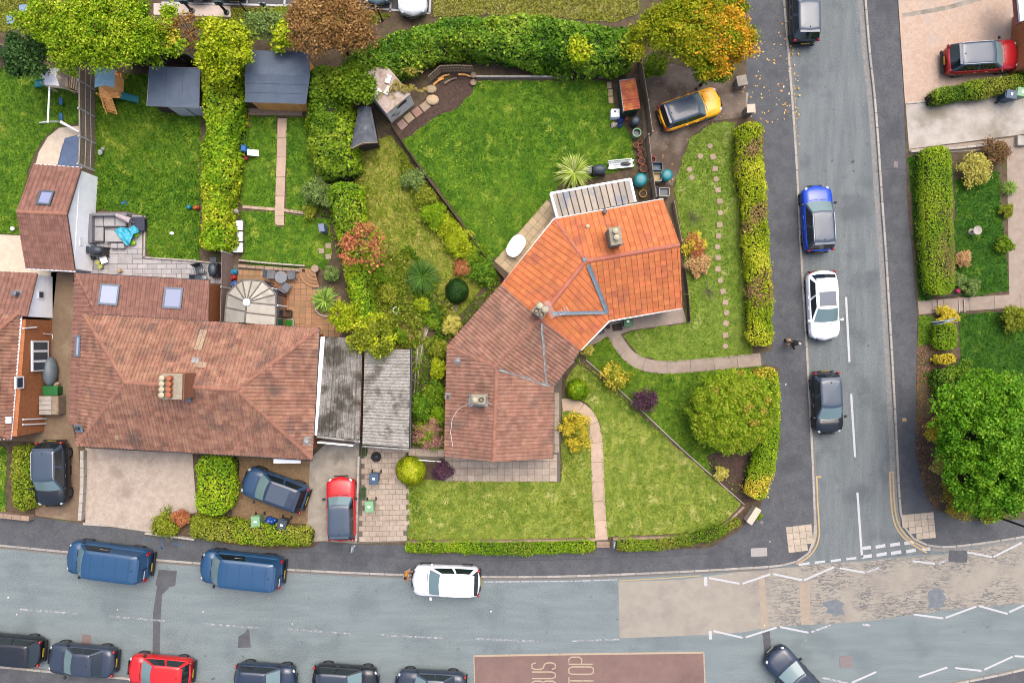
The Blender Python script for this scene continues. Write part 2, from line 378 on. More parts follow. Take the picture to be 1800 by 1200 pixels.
for poly in ([(1632, 1040), (1642, 1033), (1660, 1036), (1658, 1042), (1664, 1052), (1659, 1058), (1662, 1066), (1652, 1067), (1645, 1071), (1640, 1068), (1630, 1069), (1634, 1058), (1630, 1050)], [(1446, 1058), (1470, 1052), (1484, 1060), (1480, 1068), (1485, 1080), (1476, 1079), (1470, 1083), (1462, 1078), (1452, 1077), (1455, 1068), (1447, 1064)]):
    sheet('worn_patch', poly, .0082, M_worn, parent=main_road)
def marking(pts, wd, par, m, z=.0125, name='road_marking'):
    q = [G(x, y) for x, y in pts]
    a = offset_line(q, wd / 2); b = offset_line(q, -wd / 2)
    mb = strip([Vector((p.x, p.y, z)) for p in b], [Vector((p.x, p.y, z)) for p in a])
    return mb.build(name, m, par)
for a, b in (((35, 1070), (138, 1078)), ((192, 1082), (296, 1091)), ((355, 1095), (456, 1103)), ((507, 1105), (616, 1113)), ((670, 1115.5), (780, 1121)), ((836, 1122), (948, 1126)), ((1005, 1126), (1088, 1123)), ((-140, 1052), (-30, 1062))):
    marking([a, b], .11, main_road, M_thin, name='centre_line')
for a, b in (((1487, 522), (1493, 636)), ((1496, 692), (1503, 803)), ((1507, 865), (1515, 979))):
    marking([a, b], .135, side_road, M_white, name='centre_line')
for x0, x1, y0, y1 in ((1404, 1423, 992, 989), (1432, 1450, 988, 986), (1460, 1478, 985.5, 983), (1487.5, 1505, 982, 980)):
    marking([(x0, y0), (x1, y1)], .14, side_road, M_white, name='give_way_dash')
for x0, x1, y0, y1 in ((1515, 1531, 963, 961.5), (1539, 1556, 961, 958), (1564.5, 1582, 957.5, 955), (1589.5, 1606, 954.5, 952), (1514, 1532.5, 978.5, 976), (1540.5, 1558.5, 975.5, 972), (1566, 1584, 972, 969), (1593, 1609.5, 969, 966), (1621, 1635, 965, 964)):
    marking([(x0, y0), (x1, y1)], .20, side_road, M_white, name='give_way_dash')
YW = [(1435.5, 838), (1437, 880), (1440, 925), (1440, 945), (1434, 963), (1420, 980), (1400, 991)]
YE = [(1569.5, 830), (1571, 870), (1574, 905), (1581, 927), (1598, 947), (1632, 966)]
for line, s in ((YW, 1), (YE, -1)):
    q = smooth_line([G(*p) for p in line], 2)
    for d in (0, .2):
        r_ = offset_line(q, -s * d if s > 0 else d * -1)
        a = offset_line(r_, .045); b = offset_line(r_, -.045)
        strip([Vector((p.x, p.y, .0165)) for p in b], [Vector((p.x, p.y, .0165)) for p in a]).build('yellow_line', M_yellow, side_road)
    e = q[0]; MB().add([(e.x - (.25 if s < 0 else .05), e.y - .05, .0155), (e.x + (.05 if s < 0 else .28), e.y - .05, .0155), (e.x + (.05 if s < 0 else .28), e.y + .06, .0155), (e.x - (.25 if s < 0 else .05), e.y + .06, .0155)], [(0, 1, 2, 3)]).build('yellow_line_end', M_yellow, side_road)
ZZ = [[(1240, 1013), (1240.5, 1029)], [(1246, 1015), (1300, 1025)], [(1305, 1025), (1354, 1008.5)], [(1359, 1008), (1410, 1019)], [(1413, 1019), (1466, 996)], [(1476, 998), (1520, 1005.5)], [(1523, 1005), (1545, 997)], [(1604, 985.5), (1643, 990)], [(1650, 990), (1667, 983)], [(1700, 970), (1743, 978)], [(1746, 978), (1796, 953)],
      [(1248, 1108), (1249, 1123)], [(1254, 1108), (1305, 1120)], [(1311, 1119), (1365, 1102)], [(1371, 1101), (1421, 1111)], [(1426, 1110), (1460, 1098)], [(1516, 1096.5), (1529, 1098)], [(1606, 1079), (1658, 1086)], [(1662, 1085), (1716, 1065)], [(1720, 1064), (1771, 1078)], [(1774, 1075), (1815, 1056)],
      [(1445, 1190), (1490, 1200)], [(1497, 1199), (1540, 1180)], [(1615, 1189), (1665, 1172)], [(1679, 1173), (1725, 1178)], [(1730, 1176), (1780, 1153)], [(1783, 1152), (1812, 1154)]]
for i, z_ in enumerate(ZZ): marking(z_, .12 if i not in (0, 11) else .2, main_road, M_white if i not in (6, 8, 15, 16, 21) else M_wornw, name='zigzag_line')
marking([(1088, 1020), (1160, 1016), (1232, 1011)], .06, main_road, M_yellow, name='yellow_line')
marking([(850, 1022), (1000, 1021), (1085, 1018)], .07, main_road, M_wornw, name='edge_line')
marking([(833, 1152), (1000, 1149), (1237, 1146)], .12, main_road, M_wornc, name='bay_edge')
marking([(1237, 1146), (1240, 1222)], .08, main_road, M_wornc, name='bay_edge'); marking([(833, 1152), (835, 1222)], .06, main_road, M_wornc, name='bay_edge')
# the words BUS STOP, reading up the picture; strokes in letter units (0..1 wide, 0..1 tall)
GL = {'B': [[(0, 0), (0, 1), (.75, 1), (1, .9), (1, .62), (.8, .53), (0, .53)], [(.8, .53), (1, .42), (1, .1), (.75, 0), (0, 0)]],
      'U': [[(0, 1), (0, .15), (.2, 0), (.8, 0), (1, .15), (1, 1)]],
      'S': [[(1, .84), (.8, 1), (.2, 1), (0, .86), (0, .64), (.2, .52), (.8, .46), (1, .34), (1, .14), (.8, 0), (.2, 0), (0, .15)]],
      'T': [[(0, 1), (1, 1)], [(.5, 1), (.5, 0)]], 'O': [[(.5, 0), (.2, 0), (0, .12), (0, .88), (.2, 1), (.8, 1), (1, .88), (1, .12), (.8, 0), (.5, 0)]],
      'P': [[(0, 0), (0, 1), (.75, 1), (1, .9), (1, .58), (.75, .48), (0, .48)]]}
def road_letter(ch, x_top, x_bot, y_start, y_end):
    for st in GL[ch]:
        px = [(x_bot + (x_top - x_bot) * v, y_start + (y_end - y_start) * u) for u, v in st]
        marking(px, .085, main_road, M_wornc, z=.0135, name='letter_stroke')
for ch, a, b in (('B', 1208, 1196), ('U', 1191.5, 1180), ('S', 1175.5, 1164)): road_letter(ch, 935, 976, a, b)
for ch, a, b in (('S', 1218, 1206), ('T', 1202, 1189), ('O', 1184, 1171), ('P', 1166.5, 1154)): road_letter(ch, 1000, 1043, a, b)
# covers and paint marks
M_cover = mat('iron_cover', C(142, 130, 132), C(156, 142, 142), 8, .7, .3, 50)
def cover(px, py, sx, sy, rz, par, z, m, name='manhole_cover'):
    c = G(px, py); o = MB().box((c.x, c.y, z), (sx, sy, .02), rz, .004).build(name, m, par); return o
cover(1487, 1162, .78, .72, .1, main_road, .008, M_cover); cover(152, 1123, .55, .55, -.1, main_road, .006, mat('brick_red_cover', C(150, 128, 124), C(136, 118, 116), 20, .8))
cover(1333, 969, 1.0, .52, .05, pave_w, .118, mat('pale_cover', C(196, 190, 184), C(184, 178, 172), 8, .8, spk=.06), 'access_cover')
cover(1338, 917, .18, .18, .7, pave_w, .112, M_cover); cover(1588, 737, .26, .2, 0, pave_e, .113, M_yellow, 'marker_cover'); cover(1573, 290, .25, .35, 0, pave_e, .112, M_cover)
M_spray = mat('blue_spray', C(70, 110, 150), C(94, 100, 110), 9, .9)
for pts in ([(285, 940), (284, 964)], [(274, 962), (292, 964)], [(278, 940), (291, 942)], [(248, 947), (268, 950)], [(303, 955), (320, 957)]):
    q = [G(x, y, .115) for x, y in pts]; a = offset_line(q, .05); b = offset_line(q, -.05)
    strip([Vector((p.x, p.y, .1195)) for p in b], [Vector((p.x, p.y, .1195)) for p in a]).build('spray_mark', M_spray, pave_w)
# ---------------------------------------------------------------- paving slabs one by one
SLABM = {}
def slab_mesh(sx, sy, th=.04):
    k = (round(sx, 2), round(sy, 2))
    if k not in SLABM: SLABM[k] = {}
    return k
def lay(par, poly, z, sx, sy, rz, m, name='paving_slab', gap=.016, brick=False, jit=.004, origin=None, edge=.35):
    pts = [G(x, y, z) for x, y in poly]
    P2 = [(p.x, p.y) for p in pts]
    c, s = math.cos(rz), math.sin(rz); o = Vector((P2[0][0], P2[0][1], 0)) if origin is None else G(*origin)
    loc = [((x - o.x) * c + (y - o.y) * s, -(x - o.x) * s + (y - o.y) * c) for x, y in P2]
    x0, x1, y0, y1 = min(p[0] for p in loc), max(p[0] for p in loc), min(p[1] for p in loc), max(p[1] for p in loc)
    key = (name, round(sx, 3), round(sy, 3), m.name)
    if key not in SLABM:
        me = MB().box((0, 0, 0), (sx - gap, sy - gap, .05), 0, .006).mesh(name); me.materials.append(m); SLABM[key] = me
    k = 0
    for j in range(int(math.floor(y0 / sy)), int(math.ceil(y1 / sy)) + 1):
        for i in range(int(math.floor(x0 / sx)) - 1, int(math.ceil(x1 / sx)) + 1):
            u = (i + .5 + (.5 if brick and j % 2 else 0)) * sx; v = (j + .5) * sy
            cx, cy = o.x + u * c - v * s, o.y + u * s + v * c
            tst = [(u + du * sx * edge, v + dv * sy * edge) for du in (-1, 1) for dv in (-1, 1)]
            xs = np.array([o.x + a * c - b * s for a, b in tst]); ys = np.array([o.y + a * s + b * c for a, b in tst])
            if in_poly(xs, ys, P2).all():
                piece(name, SLABM[key], par, (cx, cy, z - .022 + random.uniform(-jit, jit)), rot=(random.uniform(-.004, .004), random.uniform(-.004, .004), rz + random.uniform(-.006, .006))); k += 1
    return k
M_tact = mat('tactile_slab', C(190, 176, 156, KP), C(204, 190, 168, KP), 6, .9, .5, 14, spk=.1, rnd=.12)
M_seam = mat('tar_seam', C(78, 80, 84), C(88, 90, 94), 9, .8)
for par, pts in ((pave_w, [(92, 945), (110, 925), (128, 921)]), (pave_w, [(1346, 216), (1375, 210), (1394, 198)]), (pave_w, [(470, 968), (560, 972), (640, 975), (740, 982)]), (pave_w, [(1372, 420), (1385, 424), (1402, 424)]), (pave_e, [(1540, 300), (1565, 296), (1593, 300)]), (pave_e, [(1582, 700), (1610, 702)]), (pave_w, [(1376, 780), (1395, 770), (1424, 772)]), (pave_w, [(820, 985), (950, 984), (1100, 980), (1240, 972)])):
    q = smooth_line([G(x, y, .115) for x, y in pts], 2); q = [p + Vector((random.uniform(-.02, .02), random.uniform(-.02, .02), 0)) for p in q]; a = offset_line(q, .022); b = offset_line(q, -.022)
    mb = strip([Vector((p.x, p.y, .1185)) for p in b], [Vector((p.x, p.y, .1185)) for p in a]); mb.build('tar_seam', M_seam, par)
lay(pave_w, [(1381, 926), (1429, 920), (1429, 958), (1414, 966), (1385, 973)], .128, .4, .4, .12, M_tact, 'tactile_slab', edge=.12)
lay(pave_e, [(1584, 905), (1643, 899), (1649, 945), (1618, 947), (1598, 938), (1588, 922)], .128, .4, .4, .10, M_tact, 'tactile_slab', edge=.12)
# ---------------------------------------------------------------- plots
plot_w = sheet('garden_ground', [(-2600, 640), (-700, 830), (0, 903), (60, 908), (130, 918), (150, 920), (270, 937), (350, 947), (400, 955), (480, 966), (550, 962), (565, 951), (625, 956), (710, 957), (715, 972), (1045, 972), (1050, 960), (1080, 960), (1085, 970), (1250, 962), (1300, 932), (1335, 892), (1345, 870), (1372, 780), (1370, 645), (1341, 640), (1341, 620), (1358, 614), (1350, 450), (1345, 300), (1335, 215), (1308, 200), (1312, 165), (1312, 0), (1290, -1200), (-2600, -1200)], .135, M_soil, .25)
plot_e = sheet('garden_ground', [(1500, -1200), (1578, 0), (1590, 183), (1596, 366), (1604, 440), (1613, 560), (1611, 666), (1610, 800), (1628, 870), (1643, 895), (1690, 915), (1800, 912), (2500, 790), (4300, 480), (4300, -1200)], .135, M_soil, .25)
def hard(name, poly, m, z=.15, depth=.06): return sheet(name, poly, z, m, depth)
M_blockp = mat('block_paving_pink', C(200, 186, 170, KP), C(184, 168, 152, KP), 3, .9, .3, 40, c3=C(166, 150, 136, KP), s3=.6, spk=.14, spks=22)
M_blocke = mat('block_paving_buff', C(206, 184, 164, KP), C(196, 168, 146, KP), 4, .9, .3, 40, c3=C(188, 176, 164, KP), s3=.5, spk=.14, spks=20)
M_gravel = mat('brown_gravel', C(150, 124, 92, KP), C(128, 106, 78, KP), 6, 1, .8, 30, spk=.32, spks=26)
M_drive = mat('brown_drive', C(142, 120, 96, KP), C(128, 108, 88, KP), 3, .95, .4, 40, c3=C(152, 136, 112, KP), s3=.7, spk=.18, spks=40)
M_conc = mat('old_concrete', C(176, 168, 154, KP), C(158, 150, 136, KP), 2, .92, .3, 60, c3=C(136, 130, 116, KP), s3=.8, t3=(.52, .7), spk=.12, spks=40)
M_concw = mat('pale_concrete', C(200, 194, 184, KP), C(180, 172, 160, KP), 1.2, .92, .3, 60, c3=C(146, 138, 122, KP), s3=.45, t3=(.46, .7), spk=.12, spks=30)
M_brownc = mat('dirty_drive', C(118, 104, 92, KP), C(140, 126, 112, KP), 1.4, .95, .4, 50, c3=C(96, 80, 66, KP), s3=.5, t3=(.45, .65), spk=.2, spks=36)
M_path = mat('path_concrete', C(176, 160, 144, KP), C(162, 146, 132, KP), 2.5, .92, .25, 60, spk=.12, spks=40, rnd=.1)
M_cream = mat('cream_patio', C(226, 212, 190, KP), C(214, 198, 176, KP), 3, .9, .15, 60, spk=.06, spks=30)
M_fmesh = mat('front_slab', C(198, 182, 164, KP), C(182, 166, 148, KP), 3, .92, .25, 50, c3=C(168, 150, 132, KP), s3=.8, spk=.13, spks=34, rnd=.13)
M_terra = mat('terracotta_slab', C(186, 142, 104, KP), C(170, 128, 94, KP), 3, .92, .25, 50, c3=C(160, 130, 92, KP), s3=.8, spk=.12, spks=30, rnd=.14)
M_indian = mat('grey_stone_slab', C(190, 188, 188, KP), C(176, 174, 176, KP), 3, .9, .2, 50, spk=.07, spks=30, rnd=.14)
M_yorks = mat('cream_stone_slab', C(214, 190, 150, KP), C(200, 176, 138, KP), 3, .92, .25, 50, c3=C(190, 172, 140, KP), s3=.8, spk=.1, spks=30, rnd=.12)
M_joint = mat('joint_mortar', C(120, 112, 102), C(134, 124, 112), 4, 1, spk=.15)
drive_l = hard('gravel_drive', [(90, 478), (140, 478), (128, 640), (126, 745), (138, 790), (147, 917), (62, 906), (60, 775), (12, 775), (0, 775), (0, 742), (85, 700)], M_drive)
drive_p = hard('paved_drive', [(150, 787), (338, 797), (346, 900), (280, 915), (268, 936), (150, 919)], M_blockp)
gravel = hard('gravel_drive', [(408, 800), (548, 808), (548, 920), (440, 918), (408, 908)], M_gravel)
side_strip = hard('side_path', [(545, 806), (577, 775), (576, 950), (552, 951), (540, 930)], M_conc, .156)
gdrive = hard('concrete_drive', [(575, 770), (632, 773), (627, 955), (574, 951)], M_conc, .152)
verge = hard('front_drive', [(638, 785), (722, 785), (716, 952), (628, 955)], M_joint, .15)
odrive = hard('concrete_drive', [(1124, 125), (1180, 112), (1312, 150), (1310, 206), (1250, 213), (1212, 242), (1196, 290), (1182, 326), (1136, 318)], M_brownc)
hard('gateway_apron', [(1308, 163), (1316, 163), (1312, 196), (1306, 196)], M_conc, .146)
hard('block_paved_drive', [(1579, 0), (1575, -300), (1860, -300), (1860, 120), (1795, 150), (1640, 178), (1591, 183)], M_blocke, .152)
hard('grey_paver_band', [(1586, 24), (1665, 10), (1730, -8), (1732, -1), (1665, 18), (1587, 31)], M_conc, .158, .02)
hard('concrete_drive', [(1592, 184), (1640, 180), (1800, 158), (1860, 150), (1860, 228), (1800, 236), (1598, 262)], M_concw, .15)
hard('concrete_path', [(1598, 263), (1772, 243), (1860, 230), (1860, 600), (1800, 545), (1774, 520), (1770, 262), (1600, 272)], M_path, .148)
hard('pale_patio', [(62, 291), (68, 268), (84, 241), (104, 225), (144, 221), (144, 294)], M_cream, .156)
hard('pale_patio', [(-60, 410), (40, 414), (46, 470), (100, 478), (92, 560), (-60, 548)], M_cream, .15)
# grey stone patio of mixed slabs
patio = hard('stone_patio', [(156, 372), (226, 372), (256, 382), (256, 451), (392, 461), (392, 500), (128, 495)], M_joint, .15)
def mixed_patio(par, poly, z, m, u=.30):
    """random-coursed rectangular slabs on a u grid"""
    pts = [G(x, y, z) for x, y in poly]; P2 = [(p.x, p.y) for p in pts]
    x0, x1, y0, y1 = min(p[0] for p in P2), max(p[0] for p in P2), min(p[1] for p in P2), max(p[1] for p in P2)
    nx, ny = int((x1 - x0) / u) + 1, int((y1 - y0) / u) + 1
    used = np.zeros((nx, ny), bool); rr = random.Random(3)
    X, Y = np.meshgrid(x0 + (np.arange(nx) + .5) * u, y0 + (np.arange(ny) + .5) * u, indexing='ij')
    ok = in_poly(X.ravel(), Y.ravel(), P2).reshape(nx, ny)
    for i in range(nx):
        for j in range(ny):
            if used[i, j] or not ok[i, j]: continue
            for w_, h_ in rr.sample([(3, 2), (2, 3), (2, 2), (2, 2), (2, 1), (1, 2)], 6) + [(1, 1)]:
                if i + w_ <= nx and j + h_ <= ny and not used[i:i + w_, j:j + h_].any() and ok[i:i + w_, j:j + h_].all():
                    used[i:i + w_, j:j + h_] = True
                    key = ('mixed', w_, h_)
                    if key not in SLABM:
                        me = MB().box((0, 0, 0), (w_ * u - .02, h_ * u - .02, .05), 0, .006).mesh('paving_slab'); me.materials.append(m); SLABM[key] = me
                    piece('paving_slab', SLABM[key], par, (x0 + (i + w_ / 2) * u, y0 + (j + h_ / 2) * u, z - .022 + rr.uniform(-.003, .003))); break
mixed_patio(patio, [(158, 374), (226, 374), (254, 384), (254, 453), (392, 463), (392, 498), (130, 493)], .165, M_indian)
tpatio = hard('terracotta_patio', [(405, 462), (420, 466), (548, 476), (558, 500), (600, 520), (602, 600), (560, 600), (400, 590)], M_joint, .15)
lay(tpatio, [(406, 463), (420, 467), (548, 478), (558, 502), (600, 522), (602, 598), (404, 592)], .165, .36, .36, -.03, M_terra)
terrace = hard('front_terrace', [(716, 786), (786, 790), (790, 800), (966, 800), (968, 640), (1000, 620), (1020, 622), (988, 660), (986, 720), (984, 846), (780, 840), (778, 808), (716, 806)], M_joint, .15)
lay(verge, [(640, 787), (720, 787), (716, 953), (632, 955)], .165, .42, .32, .02, M_fmesh, brick=True, edge=.12)
lay(terrace, [(718, 788), (786, 791), (786, 806), (718, 805)], .165, .45, .45, -.03, M_fmesh)
lay(terrace, [(782, 798), (985, 798), (985, 846.5), (782, 846.5)], .165, .46, .42, 0, M_fmesh, edge=.3)
lay(terrace, [(966, 690), (986, 690), (984, 800), (966, 800)], .165, .3, .46, 0, M_fmesh)
lay(terrace, [(975, 685), (990, 660), (1020, 622), (1003, 618), (975, 650)], .165, .42, .42, .75, M_fmesh)
ypatio = hard('cream_patio', [(868, 458), (960, 350), (990, 345), (1000, 380), (905, 492)], M_joint, .15)
lay(ypatio, [(869, 459), (962, 350), (992, 345), (1002, 380), (905, 494)], .165, .45, .45, math.atan2(108, 92), M_yorks)
opatio = hard('house_apron', [(1070, 562), (1200, 540), (1208, 566), (1110, 580), (1040, 606), (1025, 615), (1010, 600)], M_path, .15)
def ribbon_path(pts, wd, name, m, z=.165, step=1.55, piecename='path_slab', par=None):
    """poured path cut into bays, each bay a piece"""
    q = smooth_line([G(x, y, z) for x, y in pts], 3); fine = resample(q, .12); per = max(1, int(step / .12)); k = 0
    if par: root = par
    else:
        a = offset_line(fine, wd / 2 - .02); b = offset_line(fine, -wd / 2 + .02)
        root = MB().prism([(p.x, p.y) for p in b + a[::-1]], .09, z - .018).build(name, M_joint, kind='structure')
    while k < len(fine) - 2:
        seg = fine[k:k + per + 1]
        if len(seg) < 2: break
        g = .012; seg = [seg[0].lerp(seg[1], g / .12)] + seg[1:-1] + [seg[-1].lerp(seg[-2], g / .12)]
        a = offset_line(seg, wd / 2); b = offset_line(seg, -wd / 2)
        MB().prism([(p.x, p.y) for p in b + a[::-1]], .10, z + random.uniform(-.004, .004)).build(piecename, m, root)
        k += per
    return root
ribbon_path([(1076, 582), (1088, 604), (1104, 626), (1130, 641), (1165, 646), (1215, 643), (1270, 638), (1341, 631)], .78, 'concrete_path', M_path)
M_pathp = mat('pink_path', C(208, 182, 158, KP), C(194, 170, 148, KP), 3, .92, .2, 50, spk=.1, spks=34, rnd=.08)
ribbon_path([(988, 712), (1005, 710), (1028, 722), (1044, 745), (1050, 790), (1051, 850), (1054, 900), (1057, 940), (1058, 952)], .76, 'paved_path', M_pathp, step=1.2)
ribbon_path([(496, 208), (495, 260), (493, 320), (491, 372), (491, 396)], .56, 'garden_path', M_pathp, step=1.3)
ribbon_path([(426, 363), (460, 366), (500, 369), (540, 375)], .17, 'stone_edging', M_pathp, .17, .5, 'edging_stone')
ribbon_path([(1614, 541), (1660, 537), (1720, 533), (1800, 528)], .82, 'concrete_path', M_path, step=1.6)
ribbon_path([(770, 510), (763, 535), (752, 560), (744, 585), (738, 612), (734, 640)], .45, 'crazy_paving_path', M_path, .158, .6)
gy = ribbon_path([(805, 540), (790, 543), (775, 520)], .5, 'crazy_paving_path', M_path, .158, .5)
# car park
park = hard('car_park', [(284, -400), (770, -400), (757, 22), (700, 21), (640, 12), (500, 9), (284, 4)], M_park, .15)
for pts in ([(284, 5), (500, 10), (640, 13), (756, 24)], [(755, 24), (760, -60)], [(686, 21), (690, -60)], [(625, 11), (628, -60)], [(500, 9), (503, -60)], [(434, 7), (437, -60)], [(564, 10), (567, -60)]):
    q = [G(x, y, .15) for x, y in pts]; a = offset_line(q, .06); b = offset_line(q, -.06)
    strip([Vector((p.x, p.y, .156)) for p in b], [Vector((p.x, p.y, .156)) for p in a]).build('bay_line', M_white, park)
hard('pale_path', [(270, 6), (405, 11), (406, 30), (270, 26)], mat('pale_pink_path', C(222, 206, 194, KP), C(208, 192, 180, KP), 2, .9, spk=.07), .152)
hard('dark_bed', [(700, 242), (752, 165), (800, 130), (836, 140), (828, 165), (800, 192), (760, 208), (718, 242), (712, 250)], M_dark_soil, .148)
hard('dark_bed', [(1230, 790), (1345, 760), (1330, 880), (1310, 884), (1262, 846)], M_dark_soil, .141)
# ================================================================== BUILDINGS
M_orange = mat('orange_roof_tile', C(236, 142, 86), C(224, 128, 74), 5, .9, .15, 60, c3=C(206, 122, 84), s3=.9, spk=.1, spks=40, rnd=.17)
M_brown = mat('brown_roof_tile', C(194, 148, 126), C(172, 122, 102), 3, .95, .25, 60, c3=C(150, 120, 104), s3=.7, t3=(.5, .7), spk=.16, spks=40, rnd=.17)
M_brown2 = mat('worn_brown_roof_tile', C(198, 150, 124), C(170, 120, 99), 2.2, .95, .25, 60, c3=C(136, 108, 96), s3=.9, t3=(.5, .72), spk=.18, spks=40, rnd=.2)
M_brown3 = mat('redbrown_roof_tile', C(174, 128, 112), C(156, 111, 96), 3, .95, .2, 60, spk=.14, spks=40, rnd=.15)
M_rid = mat('ridge_tile_clay', C(192, 138, 114), C(174, 120, 98), 3, .95, .2, 60, spk=.18, rnd=.1)
M_rido = mat('ridge_tile_pink', C(220, 138, 112), C(206, 122, 98), 4, .9, .2, 60, spk=.08, rnd=.08)
M_lead = mat('lead_flashing', C(118, 142, 158), C(140, 158, 170), 5, .6, .2, 40, spk=.08)
M_leadw = mat('weathered_flashing', C(196, 198, 198), C(146, 146, 140), 4, .8, .3, 40, spk=.12)
M_wall = mat('white_render', C(240, 242, 244, 1.05), C(230, 232, 234, 1.05), 2, .9, .1, 60)
M_brick = mat('orange_brick', C(190, 122, 76, 1.8), C(172, 106, 62, 1.8), 5, .92, .3, 40, spk=.2, spks=26)
M_wood = mat('golden_wood', C(214, 156, 90, .95), C(196, 136, 74, .95), 6, .8, .3, 50, stretch=(1, 6, 1), spk=.1, rnd=.12)
M_woodg = mat('weathered_wood', C(158, 140, 118, 1.7), C(136, 118, 98, 1.7), 6, .9, .3, 50, spk=.14, rnd=.15)
M_woodd = mat('dark_wood', C(96, 78, 64), C(80, 64, 52), 6, .9, .3, 50, spk=.14, rnd=.12)
M_upvc = mat('white_plastic', C(244, 246, 248, 1.3), C(236, 238, 240, 1.3), 2, .4, spec=.5)
M_black = mat('black_plastic', C(46, 48, 54), C(38, 40, 46), 4, .45, spec=.5)
M_metalg = mat('grey_metal', C(150, 156, 162), C(136, 142, 148), 4, .4, metal=.4)
M_felt = mat('blue_grey_felt', C(108, 124, 144), C(98, 114, 134), 2, .8, .2, 80, spk=.07, spks=60)
M_felt2 = mat('worn_grey_felt', C(112, 118, 126), C(92, 98, 108), 3, .85, .3, 50, c3=C(136, 142, 148), s3=1.6, spk=.12)
M_glass = glassmat('window_glass', C(60, 84, 104), .04)
M_sky_glass = glassmat('skylight_glass', C(196, 206, 232), .06)
M_mortar = mat('cement_flaunching', C(196, 186, 164), C(176, 164, 142), 6, .95, .4, 40, spk=.12)
M_potc = mat('cream_pot', C(228, 220, 188), C(216, 206, 172), 4, .85)
M_potr = mat('clay_pot', C(206, 126, 88), C(190, 112, 76), 4, .85, spk=.06)
def tile_mesh(kind, tw, tg, name, m):
    """one roof tile: x across, y up the slope, tail end thick and proud"""
    if kind == 'flat': prof = [(-.5, .0), (-.47, .012), (-.42, .006), (.42, .006), (.47, .0), (.5, -.004)]
    elif kind == 'roman': prof = [(-.5, 0), (-.40, .0), (-.35, .045), (-.26, .055), (-.17, .045), (-.12, .0), (.02, 0), (.1, .0), (.15, .045), (.24, .055), (.33, .045), (.38, .0), (.5, 0)]
    else: prof = [(-.5, 0), (-.34, .045), (-.1, .05), (.08, .0), (.5, 0)]
    g = .011 if kind == 'flat' else .006; vs = []; n = len(prof)
    for y, dz in ((0, .036), (tg * 1.06, .004)):
        vs += [(x * (tw - 2 * g), y, z + dz) for x, z in prof]
    vs += [(x * (tw - 2 * g), 0, z - .004) for x, z in prof]
    fs = [(i, i + 1, n + i + 1, n + i) for i in range(n - 1)] + [(2 * n + i, 2 * n + i + 1, i + 1, i) for i in range(n - 1)]
    fs += [(2 * n, 0, n), (3 * n - 1, 2 * n - 1, n - 1)]
    me = bpy.data.meshes.new(name); me.from_pydata(vs, [], fs); me.materials.append(m); return me, np.array(vs), fs
def plane_face(face):
    p = [G(*q) for q in face]; n = (p[1] - p[0]).cross(p[2] - p[0]).normalized()
    if n.z < 0: p = [p[1], p[0]] + p[2:][::-1]; n = (p[1] - p[0]).cross(p[2] - p[0]).normalized()
    for i in range(3, len(p)): p[i] = Vector((p[i].x, p[i].y, p[0].z - (n.x * (p[i].x - p[0].x) + n.y * (p[i].y - p[0].y)) / n.z))
    return p, n
def tiled_roof(house, faces, kind, tw, tg, m, deck_m, limit=300, tile='roof_tile'):
    mb = MB(); P = [plane_face(f) for f in faces]
    for p, n in P: mb.slab([q - n * .012 for q in p], .07, (0, 0, 1))
    roof = mb.build('roof', deck_m, house)
    me, tv, tf = tile_mesh(kind, tw, tg, tile, m)
    inner = []; bmr = bmesh.new(); base = root_loc(house)
    def put(bm, M4):
        vv = [bm.verts.new(M4 @ Vector(v)) for v in tv]
        for f in tf: bm.faces.new([vv[i] for i in f])
    for p, n in P:
        u = (p[1] - p[0]).normalized(); v = n.cross(u)
        loc = [((q - p[0]).dot(u), (q - p[0]).dot(v)) for q in p]
        x0, x1, y1 = min(a for a, b in loc), max(a for a, b in loc), max(b for a, b in loc)
        nu = max(1, round((loc[1][0] - loc[0][0]) / tw)); nv_ = max(1, round(y1 / tg)); sv = y1 / nv_
        rot = Matrix((u, v, n)).transposed().to_4x4(); bm = bmesh.new()
        for j in range(nv_):
            for i in range(int(math.floor(x0 / tw)) - 1, int(math.ceil(x1 / tw)) + 1):
                cx, cy = (i + .5) * tw, j * sv - .03
                cs = [(cx + a * tw * .5, cy + .03 + b * sv) for a in (-1, 1) for b in (0, 1)]
                ins = in_poly(np.array([c[0] for c in cs] + [cx]), np.array([c[1] + (1e-3 if c[1] < .01 else -1e-3) for c in cs] + [cy + .03 + sv / 2]), loc)
                M4 = Matrix.Translation(p[0] + u * cx + v * cy) @ rot
                if ins.all(): inner.append((M4, (p[0] + u * cx + v * (cy + sv / 2))))
                elif ins.any(): put(bm, M4)
        for k in range(1, len(p)):
            a, b = p[k], p[(k + 1) % len(p)]; out = (b - a).cross(n).normalized()
            bmesh.ops.bisect_plane(bm, geom=bm.verts[:] + bm.edges[:] + bm.faces[:], plane_co=a, plane_no=out, clear_outer=True)
        t = bpy.data.meshes.new('t'); bm.to_mesh(t); bm.free(); bmr.from_mesh(t); bpy.data.meshes.remove(t)
    mid = sum((c for _, c in inner), Vector()) / max(1, len(inner))
    inner.sort(key=lambda t: (t[1] - mid).length)
    for M4, c in inner[:limit]:
        o = bpy.data.objects.new(tile, me); col.objects.link(o); o.parent = roof
        loc_, q_, s_ = M4.decompose(); o.location = loc_ - base; o.rotation_euler = q_.to_euler()
    for M4, c in inner[limit:]: put(bmr, M4)
    if len(bmr.faces):
        for v_ in bmr.verts: v_.co -= base
        rest = bpy.data.meshes.new('roof_tile_field'); bmr.to_mesh(rest); o = link('roof_tile_field', rest, m, roof); o['kind'] = 'stuff'
    bmr.free()
    return roof
RIDM = {}
